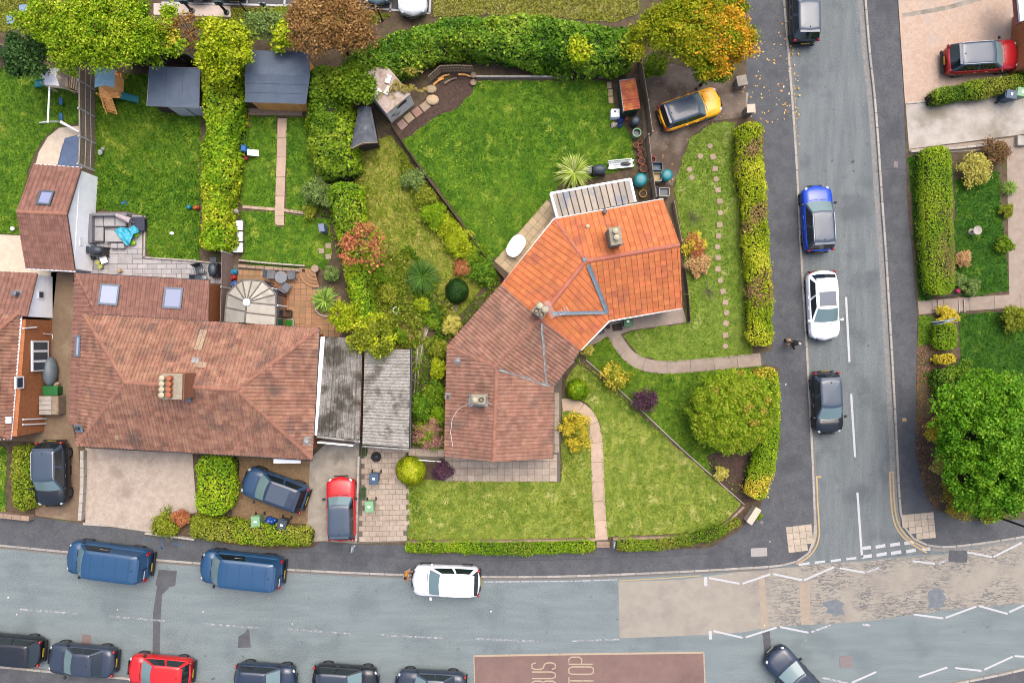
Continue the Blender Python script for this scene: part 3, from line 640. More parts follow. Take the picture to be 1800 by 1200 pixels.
def ridge(roof, a, b, m, r=.13, ln=.45, lift=.02):
    a, b = G(*a) if len(a) == 3 and not isinstance(a, Vector) else a, G(*b) if not isinstance(b, Vector) else b
    key = m.name, r
    if key not in RIDM:
        mb = MB(); n = 7; vs = []
        for x, rr in ((-ln / 2, r * 1.05), (ln / 2 + .02, r * .93)):
            vs += [(x, rr * math.cos(math.pi * k / (n - 1)), rr * .75 * math.sin(math.pi * k / (n - 1)) - .045) for k in range(n)]
        mb.add(vs, [(k, n + k, n + k + 1, k + 1) for k in range(n - 1)] + [tuple(range(n)), tuple(range(2 * n - 1, n - 1, -1))])
        me = mb.mesh('ridge_tile'); me.materials.append(m); RIDM[key] = me
    d = b - a; k = max(1, round(d.length / ln))
    q = d.to_track_quat('X', 'Z').to_euler()
    for i in range(k): piece('ridge_tile', RIDM[key], roof, a.lerp(b, (i + .5) / k) + Vector((0, 0, lift)), rot=q, scale=(d.length / k / ln, 1, 1))
def inset(pts, d):
    n = len(pts); A = sum(pts[i][0] * pts[(i + 1) % n][1] - pts[(i + 1) % n][0] * pts[i][1] for i in range(n)); s = 1 if A > 0 else -1; out = []
    for i in range(n):
        a, b, c = Vector(pts[i - 1][:2]), Vector(pts[i][:2]), Vector(pts[(i + 1) % n][:2])
        n1 = Vector((-(b - a).y, (b - a).x)).normalized() * s; n2 = Vector((-(c - b).y, (c - b).x)).normalized() * s
        m_ = (n1 + n2); k = m_.dot(n1); out.append(b + m_ * (d / max(.3, k)))
    return [(p.x, p.y) for p in out]
def walls(house, eaves, z, d, m, name='wall', z0=.0):
    pts = [tuple(G(x, y, z).xy) for x, y in eaves]
    MB().prism(inset(pts, d), z0, z - .09).build(name, m, house)
def gutter_line(house, pts, m, r=.06, name='gutter', dz=-.05):
    MB().path([G(*p) + Vector((0, 0, dz)) for p in pts], r, 8).build(name, m, house)
def skylight(roof_face, house, cx, cy, w_, h_, frame_m, glass_m):
    """roof window lying on a face plane at photo pixel cx, cy"""
    p, n = plane_face(roof_face); u = (p[1] - p[0]).normalized(); v = n.cross(u)
    z = 3.0
    for _ in range(6):
        q = G(cx, cy, z); z = p[0].z - (n.x * (q.x - p[0].x) + n.y * (q.y - p[0].y)) / n.z
    c = G(cx, cy, z)
    rot = Matrix((u, v, n)).transposed().to_4x4()
    fr = MB()
    for dx, dy, sx, sy in ((0, h_ / 2, w_ + .1, .12), (0, -h_ / 2, w_ + .1, .1), (-w_ / 2, 0, .1, h_ - .1), (w_ / 2, 0, .1, h_ - .1)): fr.box((dx, dy, .08), (sx, sy, .1))
    fr.v = [rot @ v_ + c for v_ in fr.v]; f = fr.build('skylight', frame_m, house)
    g = MB().box((0, 0, .085), (w_ - .1, h_ - .1, .03)); g.v = [rot @ v_ + c for v_ in g.v]; g.build('pane', glass_m, f)
    return f
def vent(house, roof_face, cx, cy, m, r=.1, h=.35, plate=None, name='vent_pipe'):
    p, n = plane_face(roof_face); z = 3.0
    for _ in range(6):
        q = G(cx, cy, z); z = p[0].z - (n.x * (q.x - p[0].x) + n.y * (q.y - p[0].y)) / n.z
    c = G(cx, cy, z)
    if plate:
        u = (p[1] - p[0]).normalized(); v = n.cross(u); rot = Matrix((u, v, n)).transposed().to_4x4()
        b = MB().box((0, 0, .05), (plate[0], plate[1], .02)); b.v = [rot @ v_ + c for v_ in b.v]; par = b.build('flashing_plate', plate[2], house)
    MB().lathe(c, [(r, -.05), (r, h), (r * 1.25, h + .01), (r * 1.25, h + .06), (r * .6, h + .07)], 12).build(name, m, house)
# ---------------------------------------------------------------- pair of angled bungalows
ZE, ZR = 2.5, 3.95
T1, TP, T2 = (873, 645, ZR), (948, 560, ZR), (1029, 459, ZR)
house_b = thing('bungalow', G(850, 720, .1), 'brown tiled bungalow with bent roof, joined to the orange roofed one', 'house')
fB = [[(782, 801, ZE), (787, 608, ZE), T1, (868, 811, ZR)], [(787, 608, ZE), (882, 500, ZE), TP, T1], [(1019, 615, ZE), (972, 679, ZE), T1, TP], [(972, 679, ZE), (970, 806, ZE), (868, 811, ZR), T1]]
roof_b = tiled_roof(house_b, fB, 'roman', .42, .34, M_brown, M_brown3)
walls(house_b, [(782, 801), (970, 806), (972, 679), (1017, 618), (948, 560), (884, 502), (787, 608)], ZE, .28, mat('cream_render', C(206, 190, 166, 1.5), C(192, 176, 152, 1.5), 3, .9))
a_, b_, c_ = G(782, 801, ZE), G(970, 806, ZE), G(868, 811, ZR)
MB().slab([a_ + Vector((.25, .12, -.1)), b_ + Vector((-.25, .12, -.1)), c_ + Vector((0, .1, -.12))], .12, (0, -1, 0)).build('gable', MATS['cream_render'], house_b)
ridge(roof_b, (868, 811, ZR), T1, M_rid); ridge(roof_b, T1, TP, M_rid); ridge(roof_b, (787, 608, ZE), T1, M_rid)
gutter_line(house_b, [(782, 803, ZE), (787, 608, ZE), (881, 501, ZE)], M_black); gutter_line(house_b, [(972, 680, ZE), (971, 806, ZE)], M_black)
def lead_strip(house, a, b, wd, m, lift=.05, name='valley_flashing', kink=0):
    a, b = G(*a), G(*b); pts = [a.lerp(b, k / 8) for k in range(9)]
    pts = [p + Vector((0, 0, lift)) for p in pts]
    L1 = offset_line(pts, wd / 2); L2 = offset_line(pts, -wd / 2)
    if kink: L1 = [p + Vector((random.uniform(-kink, kink), random.uniform(-kink, kink), 0)) for p in L1]; L2 = [p + Vector((random.uniform(-kink, kink), random.uniform(-kink, kink), 0)) for p in L2]
    L1 = [p + Vector((0, 0, .03)) for p in L1]; L2 = [p + Vector((0, 0, .03)) for p in L2]
    mb = strip(L2, pts); mb2 = strip(pts, L1); mb.add(mb2.v, mb2.f); return mb.build(name, m, house)
lead_strip(house_b, (877, 648, ZR - .02), (966, 678, ZE + .1), .16, M_leadw, .06, kink=.045); lead_strip(house_b, (952, 568, ZR - .06), (961, 677, ZE + .2), .13, M_leadw, .075, kink=.03)
vent(house_b, fB[0], 805, 634, M_metalg, .1, .25, (.42, .4, M_leadw)); vent(house_b, fB[0], 788, 696, M_black, .07, .2, (.4, .4, M_leadw))
def chimney(house, px, py, zt, sx, sy, zb, rz, m, pots, name='chimney', cap=True, flash=None):
    c = G(px, py, zt); mb = MB().box((c.x, c.y, (zt + zb) / 2), (sx, sy, zt - zb), rz)
    if cap: mb.box((c.x, c.y, zt - .18), (sx + .1, sy + .1, .1), rz)
    ch = mb.build(name, m, house)
    MB().box((c.x, c.y, zt + .03), (sx + .04, sy + .04, .06), rz, .02).build('flaunching', M_mortar, ch)
    for dx, dy, r, h, pm in pots:
        x = c.x + dx * math.cos(rz) - dy * math.sin(rz); y = c.y + dx * math.sin(rz) + dy * math.cos(rz)
        MB().lathe((x, y, zt + .05), [(r * 1.1, 0), (r * .95, .1), (r * .92, h - .08), (r * 1.08, h - .07), (r * 1.08, h)] + ([(r * .8, h), (r * .76, h - .22)] if pm is M_soot else [(r * .9, h + .01), (r * .4, h + .05)]), 14).build('chimney_pot', pm, ch)
    if flash:
        for (ox, oy, fx, fy) in flash: MB().box((c.x * 1.0 + ox, c.y + oy, zb + .55), (fx, fy, .03), rz).build('lead_apron', M_lead, ch)
    return ch
M_chimb = mat('old_chimney_brick', C(176, 168, 150), C(150, 136, 118), 8, .95, .4, 40, spk=.2)
M_chimr = mat('red_chimney_brick', C(196, 132, 98), C(172, 110, 80), 8, .92, .3, 40, spk=.18)
M_soot = mat('sooty_pot', C(58, 50, 46), C(46, 40, 38), 6, .95)
chimney(house_b, 841, 702, 4.75, .75, .5, 3.2, 0, M_chimb, [(-.17, 0, .13, .3, M_potc), (.17, 0, .12, .1, M_soot)])
lead_strip(house_b, (824, 703, 3.45), (858, 703, 3.8), .72, M_leadw, .06, 'chimney_flashing', .02)
MB().path([G(858, 707, 3.86), G(878, 718, 3.98), G(879, 719, 3.95)], .008).build('aerial_cable', M_upvc, house_b)
MB().path([G(*p) for p in ((826, 708, 3.6), (806, 718, 3.3), (795, 735, 3.15), (792, 760, 3.1), (796, 785, 3.15))], .008).build('aerial_cable', M_upvc, house_b)
house_o = thing('bungalow', G(1100, 470, .1), 'bright orange tiled bungalow with bent roof beside the sloping side garden', 'house')
fO = [[(975, 386, ZE), (1166, 351, ZE), (1195, 430, ZR), T2], [(1199, 540, ZE), (1070, 562, ZE), T2, (1195, 430, ZR)], [(882, 500, ZE), (975, 386, ZE), T2, TP], [(1070, 562, ZE), (1019, 615, ZE), TP, T2]]
roof_o = tiled_roof(house_o, fO, 'flat', .33, .345, M_orange, M_orange)
walls(house_o, [(886, 500), (975, 386), (1166, 351), (1199, 540), (1070, 562), (1021, 612), (950, 558)], ZE, .28, M_wall)
a_, b_, c_ = G(1166, 351, ZE), G(1199, 540, ZE), G(1195, 430, ZR)
MB().slab([a_ + Vector((-.12, -.25, -.1)), b_ + Vector((-.12, .25, -.1)), c_ + Vector((-.12, 0, -.12))], .12, (1, 0, 0)).build('gable', M_wall, house_o)
ridge(roof_o, (1195, 430, ZR), T2, M_rido); ridge(roof_o, T2, TP, M_rido); ridge(roof_o, (975, 386, ZE), T2, M_rido, .11)
ridge(roof_o, (884, 502, ZE), TP, M_rido, .07, .4, .03); ridge(roof_o, TP, (1019, 613, ZE), M_rido, .07, .4, .03)
lead_strip(house_o, (1034, 466, ZR - .05), (1068, 551, ZE + .15), .24, M_lead, .075); lead_strip(house_o, (972, 551, ZR - .1), (1066, 549, ZE + .15), .2, M_lead, .08)
gutter_line(house_o, [(884, 498, ZE), (974, 385, ZE), (1166, 350, ZE)], M_upvc); gutter_line(house_o, [(1199, 541, ZE), (1071, 564, ZE), (1021, 615, ZE)], M_upvc)
chimney(house_o, 1082, 415, 4.9, .62, .95, 3.2, .15, M_chimb, [(0, .25, .14, .28, M_potc), (0, -.1, .14, .28, M_potc)])
lead_strip(house_o, (1070, 430, 3.62), (1092, 426, 3.66), .95, M_lead, .05, 'chimney_flashing')
chimney(house_o, 950, 545, 4.95, .66, .66, 3.4, -.65, M_chimb, [(-.16, .17, .15, .16, M_potc), (.18, .17, .15, .16, M_potc), (-.16, -.16, .13, .1, M_soot), (.18, -.16, .13, .1, M_soot)])
vent(house_o, fO[0], 1062, 373, M_black, .11, .3); vent(house_o, fO[0], 1033, 398, M_potc, .09, .1, name='roof_vent')
MB().box(G(1028, 456, 4.02), (.26, .22, .08), .4, .02).build('lead_saddle', M_lead, house_o)
# wall features under the south eave
for px, w_ in ((1105, 1.3), (1165, 1.5)):
    c = G(px, 560, 1.3); y_ = G(px, 556 - (px - 1135) * .17, ZE).y
    MB().box((G(px, 556, 2.2).x, y_ + .27 + .02, 1.45), (w_, .06, 1.1), .16).build('window', M_glass, house_o)
def antenna(px, py, z0, z1, rz, n, ln, label):
    base = G(px, py, z1); root = thing('tv_aerial', (base.x, base.y, z0), label, 'aerial')
    MB().tube((base.x, base.y, z0), (base.x, base.y, z1), .02).build('mast', M_metalg, root)
    d = Vector((math.cos(rz), math.sin(rz), 0)); e = Vector((-d.y, d.x, 0)); p0 = Vector((base.x, base.y, z1 - .05)) - d * ln * .3
    MB().tube(p0, p0 + d * ln, .013).build('boom', M_metalg, root)
    for k in range(n):
        c = p0 + d * ln * (k + .5) / n; MB().tube(c - e * .16, c + e * .16, .009, n=5).build('element', M_upvc, root)
antenna(970, 549, 3.6, 5.6, 2.0, 9, 1.0, 'spiky metal tv aerial beside the shared chimney stack')
antenna(984, 550, 3.6, 5.1, .45, 5, .8, 'low thin tv aerial right of the shared chimney stack')
# lean-to with ribbed sheets behind the orange bungalow
lt = thing('lean_to', G(1042, 350, .1), 'white framed lean-to with ribbed clear sheet roof behind the orange bungalow', 'lean-to')
q = [G(968, 340, 2.25), G(1108, 315, 2.25), G(1117, 355, 2.42), G(980, 383, 2.42)]
M_poly = mat('aged_polycarbonate', C(186, 172, 150), C(166, 156, 142), 1.5, .5, c3=C(120, 132, 150), s3=.7, spk=.05, rnd=.16)
NS = 13
for k in range(NS):
    a, b, c, d = q[0].lerp(q[1], k / NS), q[0].lerp(q[1], (k + .86) / NS), q[3].lerp(q[2], (k + .86) / NS), q[3].lerp(q[2], k / NS)
    MB().slab([a, b, c, d], .03, (0, 0, 1)).build('roof_panel', M_poly, lt)
    a, b, c, d = q[0].lerp(q[1], (k + .86) / NS), q[0].lerp(q[1], (k + 1) / NS), q[3].lerp(q[2], (k + 1) / NS), q[3].lerp(q[2], (k + .86) / NS)
    MB().slab([x + Vector((0, 0, .035)) for x in (a, b, c, d)], .05, (0, 0, 1)).build('glazing_bar', M_woodd, lt)
MB().path([q[3], q[0], q[1], q[2]], .085, 6).build('fascia', M_upvc, lt)
MB().prism(inset([tuple(x.xy) for x in q], .1), 0, 2.1).build('wall', M_upvc, lt)
# ---------------------------------------------------------------- big semi-detached bungalow pair on the left
ZL = 4.7
house_l = thing('house', G(340, 690, .1), 'wide hipped brown roof house with eight chimney pots', 'house')
fL = [[(147, 553, ZE), (560, 578, ZE), (415, 685, ZL), (220, 672, ZL)], [(548, 806, ZE), (135, 782, ZE), (220, 672, ZL), (415, 685, ZL)], [(135, 782, ZE), (147, 553, ZE), (220, 672, ZL)], [(560, 578, ZE), (548, 806, ZE), (415, 685, ZL)]]
roof_l = tiled_roof(house_l, fL, 'roman', .42, .36, M_brown2, M_brown3)
walls(house_l, [(147, 553), (560, 578), (548, 806), (135, 782)], ZE, .3, M_brick)
ridge(roof_l, (220, 672, ZL), (415, 685, ZL), M_rid)
for a in ((147, 553), (135, 782)): ridge(roof_l, (a[0], a[1], ZE), (220, 672, ZL), M_rid)
for a in ((560, 578), (548, 806)): ridge(roof_l, (a[0], a[1], ZE), (415, 685, ZL), M_rid)
gutter_line(house_l, [(135, 783, ZE), (548, 808, ZE), (561, 578, ZE), (147, 552, ZE)], M_black, .07)
M_slip = mat('slipped_tile', C(204, 180, 150), C(188, 160, 132), 5, .9, spk=.1, rnd=.15)
for px, py, sx, sy, mm in ((352, 600, .5, 1.5, M_slip), (343, 632, .55, .25, M_leadw), (353, 644, .6, .5, M_slip), (208, 768, .3, .3, M_slip)):
    p, n = plane_face(fL[0 if py < 680 else 1]); z = 3.5
    for _ in range(6): q_ = G(px, py, z); z = p[0].z - (n.x * (q_.x - p[0].x) + n.y * (q_.y - p[0].y)) / n.z
    u = (p[1] - p[0]).normalized(); rot = Matrix((u, n.cross(u), n)).transposed().to_4x4()
    b = MB()
    for i in range(max(1, round(sx / .22))):
        for j in range(max(1, round(sy / .34))): b.box(((i + .5) * .22 - sx / 2, (j + .5) * .34 - sy / 2, .066 + random.uniform(0, .01)), (.2, .33, .02))
    b.v = [rot @ v_ + G(px, py, z) for v_ in b.v]; b.build('patched_tiles', mm, roof_l)['kind'] = 'stuff'
c8 = [(-.42 + .36 * i, .45 - .3 * j, .14, .32, M_potc if i == 0 else M_potr) for i in (0, 1) for j in range(4)]
chimney(house_l, 303, 679, 6.1, 1.05, 1.35, 3.9, -.03, M_chimr, c8)
lead_strip(house_l, (333, 655, 4.55), (333, 706, 4.45), .28, M_lead, .09, 'chimney_flashing'); 
vent(house_l, fL[1], 139, 752, M_black, .09, .2, (.45, .5, M_lead), 'soil_pipe'); vent(house_l, fL[3], 540, 774, M_leadw, .12, .1, (.5, .45, M_leadw), 'roof_vent')
MB().box(G(505, 806, 1.7), (1.6, .5, .12)).build('door_canopy', M_upvc, house_l); 
fX = [[(368, 494, 2.1), (133, 481, 2.1), (170, 553, 2.42), (366, 566, 2.42)]]
fX2 = [[(133, 481, 2.1), (122, 746, 2.1), (147, 745, 2.42), (170, 553, 2.42)]]
roof_x = tiled_roof(house_l, fX + fX2, 'single', .26, .36, M_brown3, M_brown3, 0, 'extension_tile'); roof_x.name = 'extension_roof'
walls(house_l, [(133, 481), (368, 494), (366, 575), (172, 566), (150, 745), (122, 746)], 2.1, .12, M_brick, 'extension_wall')
ridge(roof_x, (133, 481, 2.1), (170, 552, 2.42), M_rid, .09)
gutter_line(house_l, [(122, 746, 2.1), (132, 480, 2.1), (368, 493, 2.1)], M_black, .05)
M_skf = mat('skylight_frame', C(128, 140, 152), C(118, 130, 142), 4, .5)
skylight(fX[0], house_l, 193, 518, 1.05, 1.15, M_skf, M_sky_glass); skylight(fX[0], house_l, 305, 524, 1.0, 1.15, M_skf, glassmat('skylight_glass_dim', C(170, 178, 208), .06))
skylight(fX2[0], house_l, 139, 608, 1.15, .28, M_skf, M_sky_glass)
MB().tube(G(128, 744, 2.15), G(138, 731, 2.35), .11, .08).build('end_ridge', M_rid, house_l)
# conservatory with fan of cream panels
cv = thing('conservatory', G(445, 535, .1), 'cream conservatory with fan of roof panels behind the wide brown house', 'conservatory')
HUB = G(433.5, 531, 2.75); EDG = [G(x, y, 2.05) for x, y in ((395, 566), (397, 540), (400, 516), (414, 501), (426, 492), (443, 492), (461, 494), (475, 506), (485, 517), (485, 536), (485, 555), (484, 573))]
TOPB = G(430, 567, 2.75)
M_cvp = mat('cream_polycarbonate', C(206, 199, 182), C(190, 183, 166), 1.4, .45, c3=C(170, 163, 150), s3=.8, rnd=.1)
M_cvb = mat('grey_glazing_bar', C(130, 124, 116), C(116, 110, 104), 4, .6)
for k in range(len(EDG) - 1):
    top = HUB; a, b = EDG[k], EDG[k + 1]
    if k in (0,): poly = [a, b, HUB.lerp(TOPB, .45), TOPB]
    elif k == len(EDG) - 2: poly = [a, b, TOPB, HUB.lerp(TOPB, .55)]
    elif k == len(EDG) - 3: poly = [a, b, HUB.lerp(TOPB, .5), HUB]
    elif k == 1: poly = [a, b, HUB, HUB.lerp(TOPB, .45)]
    else: poly = [a, b, HUB]
    if k == len(EDG) - 2: poly = [a, b, TOPB, HUB.lerp(TOPB, .5)]
    MB().slab(poly, .03, (0, 0, 1)).build('roof_panel', M_cvp, cv)
for e, t in zip(EDG[1:-1], [HUB.lerp(TOPB, .45)] + [HUB] * 8 + [HUB.lerp(TOPB, .5)]): MB().tube(e + Vector((0, 0, .03)), t + Vector((0, 0, .03)), .035, n=6).build('glazing_bar', M_cvb, cv)
MB().tube(HUB, TOPB, .05).build('ridge_bar', M_cvb, cv); MB().lathe(HUB, [(.2, -.03), (.22, .03), (.12, .1)], 14).build('hub_cap', M_upvc, cv)
MB().path(EDG, .06, 6).build('gutter', M_cvb, cv)
for k in range(len(EDG) - 1):
    a, b = EDG[k] * .995, EDG[k + 1] * .995; a.z = b.z = 0
    MB().slab([Vector((a.x, a.y, .1)), Vector((b.x, b.y, .1)), Vector((b.x, b.y, .75)), Vector((a.x, a.y, .75))], .08, (a + b) - HUB * 2).build('dwarf_wall', M_brick, cv)
    MB().slab([Vector((a.x, a.y, .78)), Vector((b.x, b.y, .78)), Vector((b.x, b.y, 1.97)), Vector((a.x, a.y, 1.97))], .03, (a + b) - HUB * 2).build('window_pane', M_glass, cv)
    MB().tube((a.x, a.y, .1), (a.x, a.y, 2.0), .05, n=6).build('post', M_upvc if k % 2 else M_woodd, cv)
# ---------------------------------------------------------------- garages with corrugated roofs
M_cor_b = mat('blackened_corrugated_cement', C(186, 182, 174), C(150, 146, 138), 3, .95, .4, 40, c3=C(90, 86, 74), s3=1.0, t3=(.4, .62), spk=.34, spks=10)
M_cor_g = mat('grey_corrugated_cement', C(194, 190, 182), C(170, 166, 156), 3, .95, .4, 40, c3=C(126, 120, 110), s3=1.2, t3=(.5, .66), spk=.34, spks=9)
def corrugated(root, quad, n, m, pitch=.21, amp=.055, gap=.01, along='a', name='roof_sheet', z=0):
    """sheets side by side from edge q0-q3 to q1-q2; the waves run from q0 to q3"""
    q0, q1, q2, q3 = quad
    W = ((q1 - q0).length + (q2 - q3).length) / 2
    for k in range(n):
        t0, t1 = k / n, (k + 1) / n - gap / W; ns = max(6, int(W / n / pitch * 6)); vs = []
        for e in (0, 1):
            A, B = (q0, q1) if e == 0 else (q3, q2)
            for i in range(ns + 1):
                t = t0 + (t1 - t0) * i / ns; p = A.lerp(B, t); vs.append(p + Vector((0, 0, amp * math.sin(t * W / pitch * 2 * math.pi) + (.012 if k % 2 else 0))))
        mb = MB().add(vs, [(i, i + 1, ns + 2 + i, ns + 1 + i) for i in range(ns)])
        if (vs[1] - vs[0]).cross(vs[ns + 1] - vs[0]).z < 0: mb.f = [f[::-1] for f in mb.f]
        mb.build(name, m, root, smooth=True)
ga = thing('garage', G(600, 690, .1), 'garage with moss-blackened corrugated roof beside the wide brown house', 'garage')
qa = [G(571, 592, 2.35), G(638, 594, 2.3), G(633, 773, 2.3), G(557, 764, 2.35)]
corrugated(ga, qa, 7, M_cor_b)
MB().prism(inset([tuple(p.xy) for p in qa], .1), 0, 2.22).build('wall', M_brick, ga)
MB().slab([G(564, 592, 2.4), G(571, 592, 2.38), G(557, 765, 2.38), G(550, 764, 2.4)], .05, (0, 0, 1)).build('verge_board', M_upvc, ga)
MB().tube(G(557, 767, 2.32), G(633, 776, 2.27), .08, n=6).build('front_trim', M_cor_g, ga)
MB().box(G(596, 776, 1.2), (2.1, .08, 2.0), -.09).build('garage_door', M_upvc, ga)
gb = thing('garage', G(680, 700, .1), 'garage with pale grey corrugated roof beside the brown bungalow', 'garage')
qb = [G(641, 614, 2.3), G(721, 614, 2.2), G(719, 787, 2.2), G(637, 781, 2.3)]
corrugated(gb, [qb[1], qb[2], qb[3], qb[0]], 7, M_cor_g, .19, .035)
MB().prism(inset([tuple(p.xy) for p in qb], .1), 0, 2.12).build('wall', mat('grey_block', C(150, 144, 132), C(136, 130, 118), 4, .95, spk=.1), gb)
MB().tube(G(723, 612, 2.15), G(721, 788, 2.15), .06, n=6).build('gutter', M_black, gb); MB().tube(G(637, 784, 2.28), G(719, 790, 2.2), .05, n=6).build('front_trim', M_leadw, gb)
for k in range(3): MB().tube(G(724, 628 + k * 40, 2.1), G(730, 628 + k * 40, .4), .035, n=6).build('downpipe', M_woodg, gb)
# ---------------------------------------------------------------- white gabled annexe with one skylight
an = thing('annexe', G(100, 390, .1), 'brown tiled annexe with white rendered gable and one roof window', 'building')
fN = [[(143, 296, 2.1), (60, 290, 2.1), (30, 372, 3.3), (118, 376, 3.3)], [(45, 470, 2.1), (132, 475, 2.1), (118, 376, 3.3), (30, 372, 3.3)]]
roof_n = tiled_roof(an, fN, 'single', .27, .34, M_brown3, M_brown3)
MB().prism(inset([tuple(G(x, y, 2.1).xy) for x, y in ((60, 290), (143, 296), (132, 475), (45, 470))], .1), 0, 2.03).build('wall', M_wall, an)
a_, b_, c_ = G(143, 296, 2.05), G(132, 475, 2.05), G(118, 376, 3.22)
MB().slab([a_ + Vector((-.1, -.1, 0)), b_ + Vector((-.1, .1, 0)), c_ + Vector((-.1, 0, 0))], .1, (1, 0, 0)).build('gable', M_wall, an)
ridge(roof_n, (30, 372, 3.3), (118, 376, 3.3), M_rid, .12)
skylight(fN[0], an, 81, 349, .72, .85, mat('dark_skylight_frame', C(96, 110, 122), C(86, 100, 112), 4, .5), glassmat('skylight_glass_blue', C(164, 172, 210), .05))
gutter_line(an, [(60, 289, 2.1), (143, 295, 2.1)], M_upvc, .05); gutter_line(an, [(45, 472, 2.1), (132, 477, 2.1)], M_upvc, .05)
MB().path([G(*p) for p in ((143, 297, 2.1), (118, 376, 3.3), (132, 475, 2.1))], .035, 6).build('barge_trim', M_woodd, an)
for py in (365, 425): MB().box((G(140, py, 1.0).x + .28, G(140, py, 1.3).y, 1.5), (.25, .5, .3)).build('wall_lamp', M_upvc, an)
# ---------------------------------------------------------------- house cut by the left edge
hl = thing('house', G(20, 660, .1), 'brick house cut by the left edge with white gutter and side window', 'house')
ZW = 2.75
fW = [[(18, 770, ZW), (36, 546, ZW), (-75, 640, 4.9), (-85, 730, 4.9)], [(36, 546, ZW), (-260, 535, ZW), (-200, 632, 4.9), (-75, 640, 4.9)], [(-260, 775, ZW), (18, 770, ZW), (-85, 730, 4.9), (-200, 735, 4.9)]]
roof_w = tiled_roof(hl, fW, 'roman', .42, .36, M_brown2, M_brown3)
ridge(roof_w, (36, 546, ZW), (-75, 640, 4.9), M_rid); ridge(roof_w, (18, 770, ZW), (-85, 730, 4.9), M_rid)
x_a, x_b = G(95, 563), G(80, 757)
MB().prism([(x_a.x, x_a.y), (x_b.x, x_b.y), (x_b.x - 9, x_b.y), (x_a.x - 9, x_a.y)], 0, 2.66).build('wall', M_brick, hl)
gutter_line(hl, [(-60, 541, ZW), (37, 546, ZW), (18, 771, ZW), (-60, 771, ZW)], M_upvc, .065)
def wall_pt(px, py):
    t = (py - 563) / (757 - 563); x0 = x_a.x + (x_b.x - x_a.x) * t; z = H * (1 - x0 * F / (px - 900)); return Vector((x0, G(px, py, z).y, z))
def wall_win(a, b, panes):
    p, q_ = wall_pt(*a), wall_pt(*b); cy, cz = (p.y + q_.y) / 2, (p.z + q_.z) / 2; w_, h_ = abs(p.y - q_.y), abs(p.z - q_.z)
    f = MB().box((p.x + .05, cy, cz), (.09, w_, h_), 0).build('window', M_upvc, hl)
    for k in range(panes): MB().box((p.x + .1, cy + w_ * ((k + .5) / panes - .5), cz + .02), (.03, w_ / panes - .14, h_ - .26), 0).build('pane', M_glass, f)
wall_win((54, 599), (79, 651), 3); wall_win((25, 662), (38, 682), 1)
for py in (737, 746, 577): MB().path([wall_pt(38, py) + Vector((.08, 0, 0)), wall_pt(85 if py > 700 else 62, py - 2) + Vector((.08, 0, 0))], .04).build('downpipe', M_upvc, hl)
MB().path([wall_pt(74, 586) + Vector((.07, 0, 0)), wall_pt(90, 588) + Vector((.07, 0, 0)), wall_pt(91, 615) + Vector((.07, 0, 0))], .025).build('waste_pipe', M_upvc, hl)
MB().box(G(12, 738, 2.95), (.5, .4, .15), 0, .03).build('alarm_box', M_upvc, hl)
fA = [[(66, 481, 1.95), (-120, 474, 1.95), (-120, 548, 2.9), (48, 556, 2.9)]]
hx = thing('annexe', G(40, 520, .1), 'small white walled annexe with metal flue at the left edge', 'building')
roof_a = tiled_roof(hx, fA, 'single', .26, .34, M_brown3, M_brown3)
bx = G(95, 494).x
p1, p2 = G(66, 482, 1.9), G(48, 556, 2.85)
MB().slab([(bx, p1.y, 0), (bx, p2.y, 0), (bx, p2.y, 2.8), (bx, p1.y, 1.85)], .2, (1, 0, 0)).build('wall', M_wall, hx)
MB().box((bx - 2.2, (p1.y + p2.y) / 2, .9), (4.2, abs(p1.y - p2.y) - .1, 1.8)).build('rear_wall', M_wall, hx)
z_ = H * (1 - bx * F / (71 - 900)); wy = G(71, 518, z_).y
wf = MB().box((bx + .03, wy, z_), (.07, .5, .55)).build('window', M_upvc, hx); MB().box((bx + .07, wy, z_ + .02), (.03, .34, .38)).build('pane', M_glass, wf)
vent(hx, fA[0], 33, 516, M_metalg, .12, .4, (.4, .4, M_lead), 'flue')
# ---------------------------------------------------------------- porch at the top right edge
pr = thing('house', G(1830, 60, .1), 'brick and white porch corner of a house at the right edge', 'house')
MB().box(G(1812, 70, 1.3), (1.0, 3.6, 2.4), -.1).build('wall', M_brick, pr)
fP = [[(1774, -30, 2.5), (1785, 44, 2.5), (1794, 38, 2.8), (1786, -30, 2.8)]]
MB().slab([G(1776, -40, 2.4), G(1783, 46, 2.4), G(1796, 40, 2.7), (G(1790, -40, 2.7))], .12, (0, 0, 1)).build('porch_roof', mat('dark_red_tile', C(128, 74, 68), C(110, 62, 58), 5, .8, spk=.15), pr)
MB().slab([G(1786, -40, 2.74), G(1794, 38, 2.74), G(1840, 20, 2.74), (G(1840, -40, 2.74))], .15, (0, 0, 1)).build('flat_roof', M_upvc, pr)
# ---------------------------------------------------------------- sheds
def shed_box(root, quad, z, d, m, name='wall'): MB().prism(inset([tuple(G(x, y, z).xy) for x, y in quad], d), .1, z - .05).build(name, m, root)
s1 = thing('shed', G(305, 155, .1), 'flat blue-grey roofed shed with pale double doors on the left lawn', 'shed')
q1_ = [(263, 118, 2.1), (352, 120, 2.1), (350, 190, 1.95), (258, 186, 1.95)]
MB().slab([G(*p) for p in q1_], .06, (0, 0, 1)).build('roof', M_felt, s1); gutter_line(s1, [q1_[1], q1_[0], q1_[3], q1_[2]], M_metalg, .03, 'roof_trim', 0)
shed_box(s1, [(263, 118), (352, 120), (350, 190), (258, 186)], 1.95, .15, M_woodd)
for k in range(2):
    a = G(293 + k * 30, 191, 1.9); MB().box((a.x + .5, a.y + .12, 1.0), (.95, .05, 1.7), -.03).build('door', mat('pale_grey_door', C(190, 192, 196, 1.2), C(176, 178, 182, 1.2), 4, .7), s1)
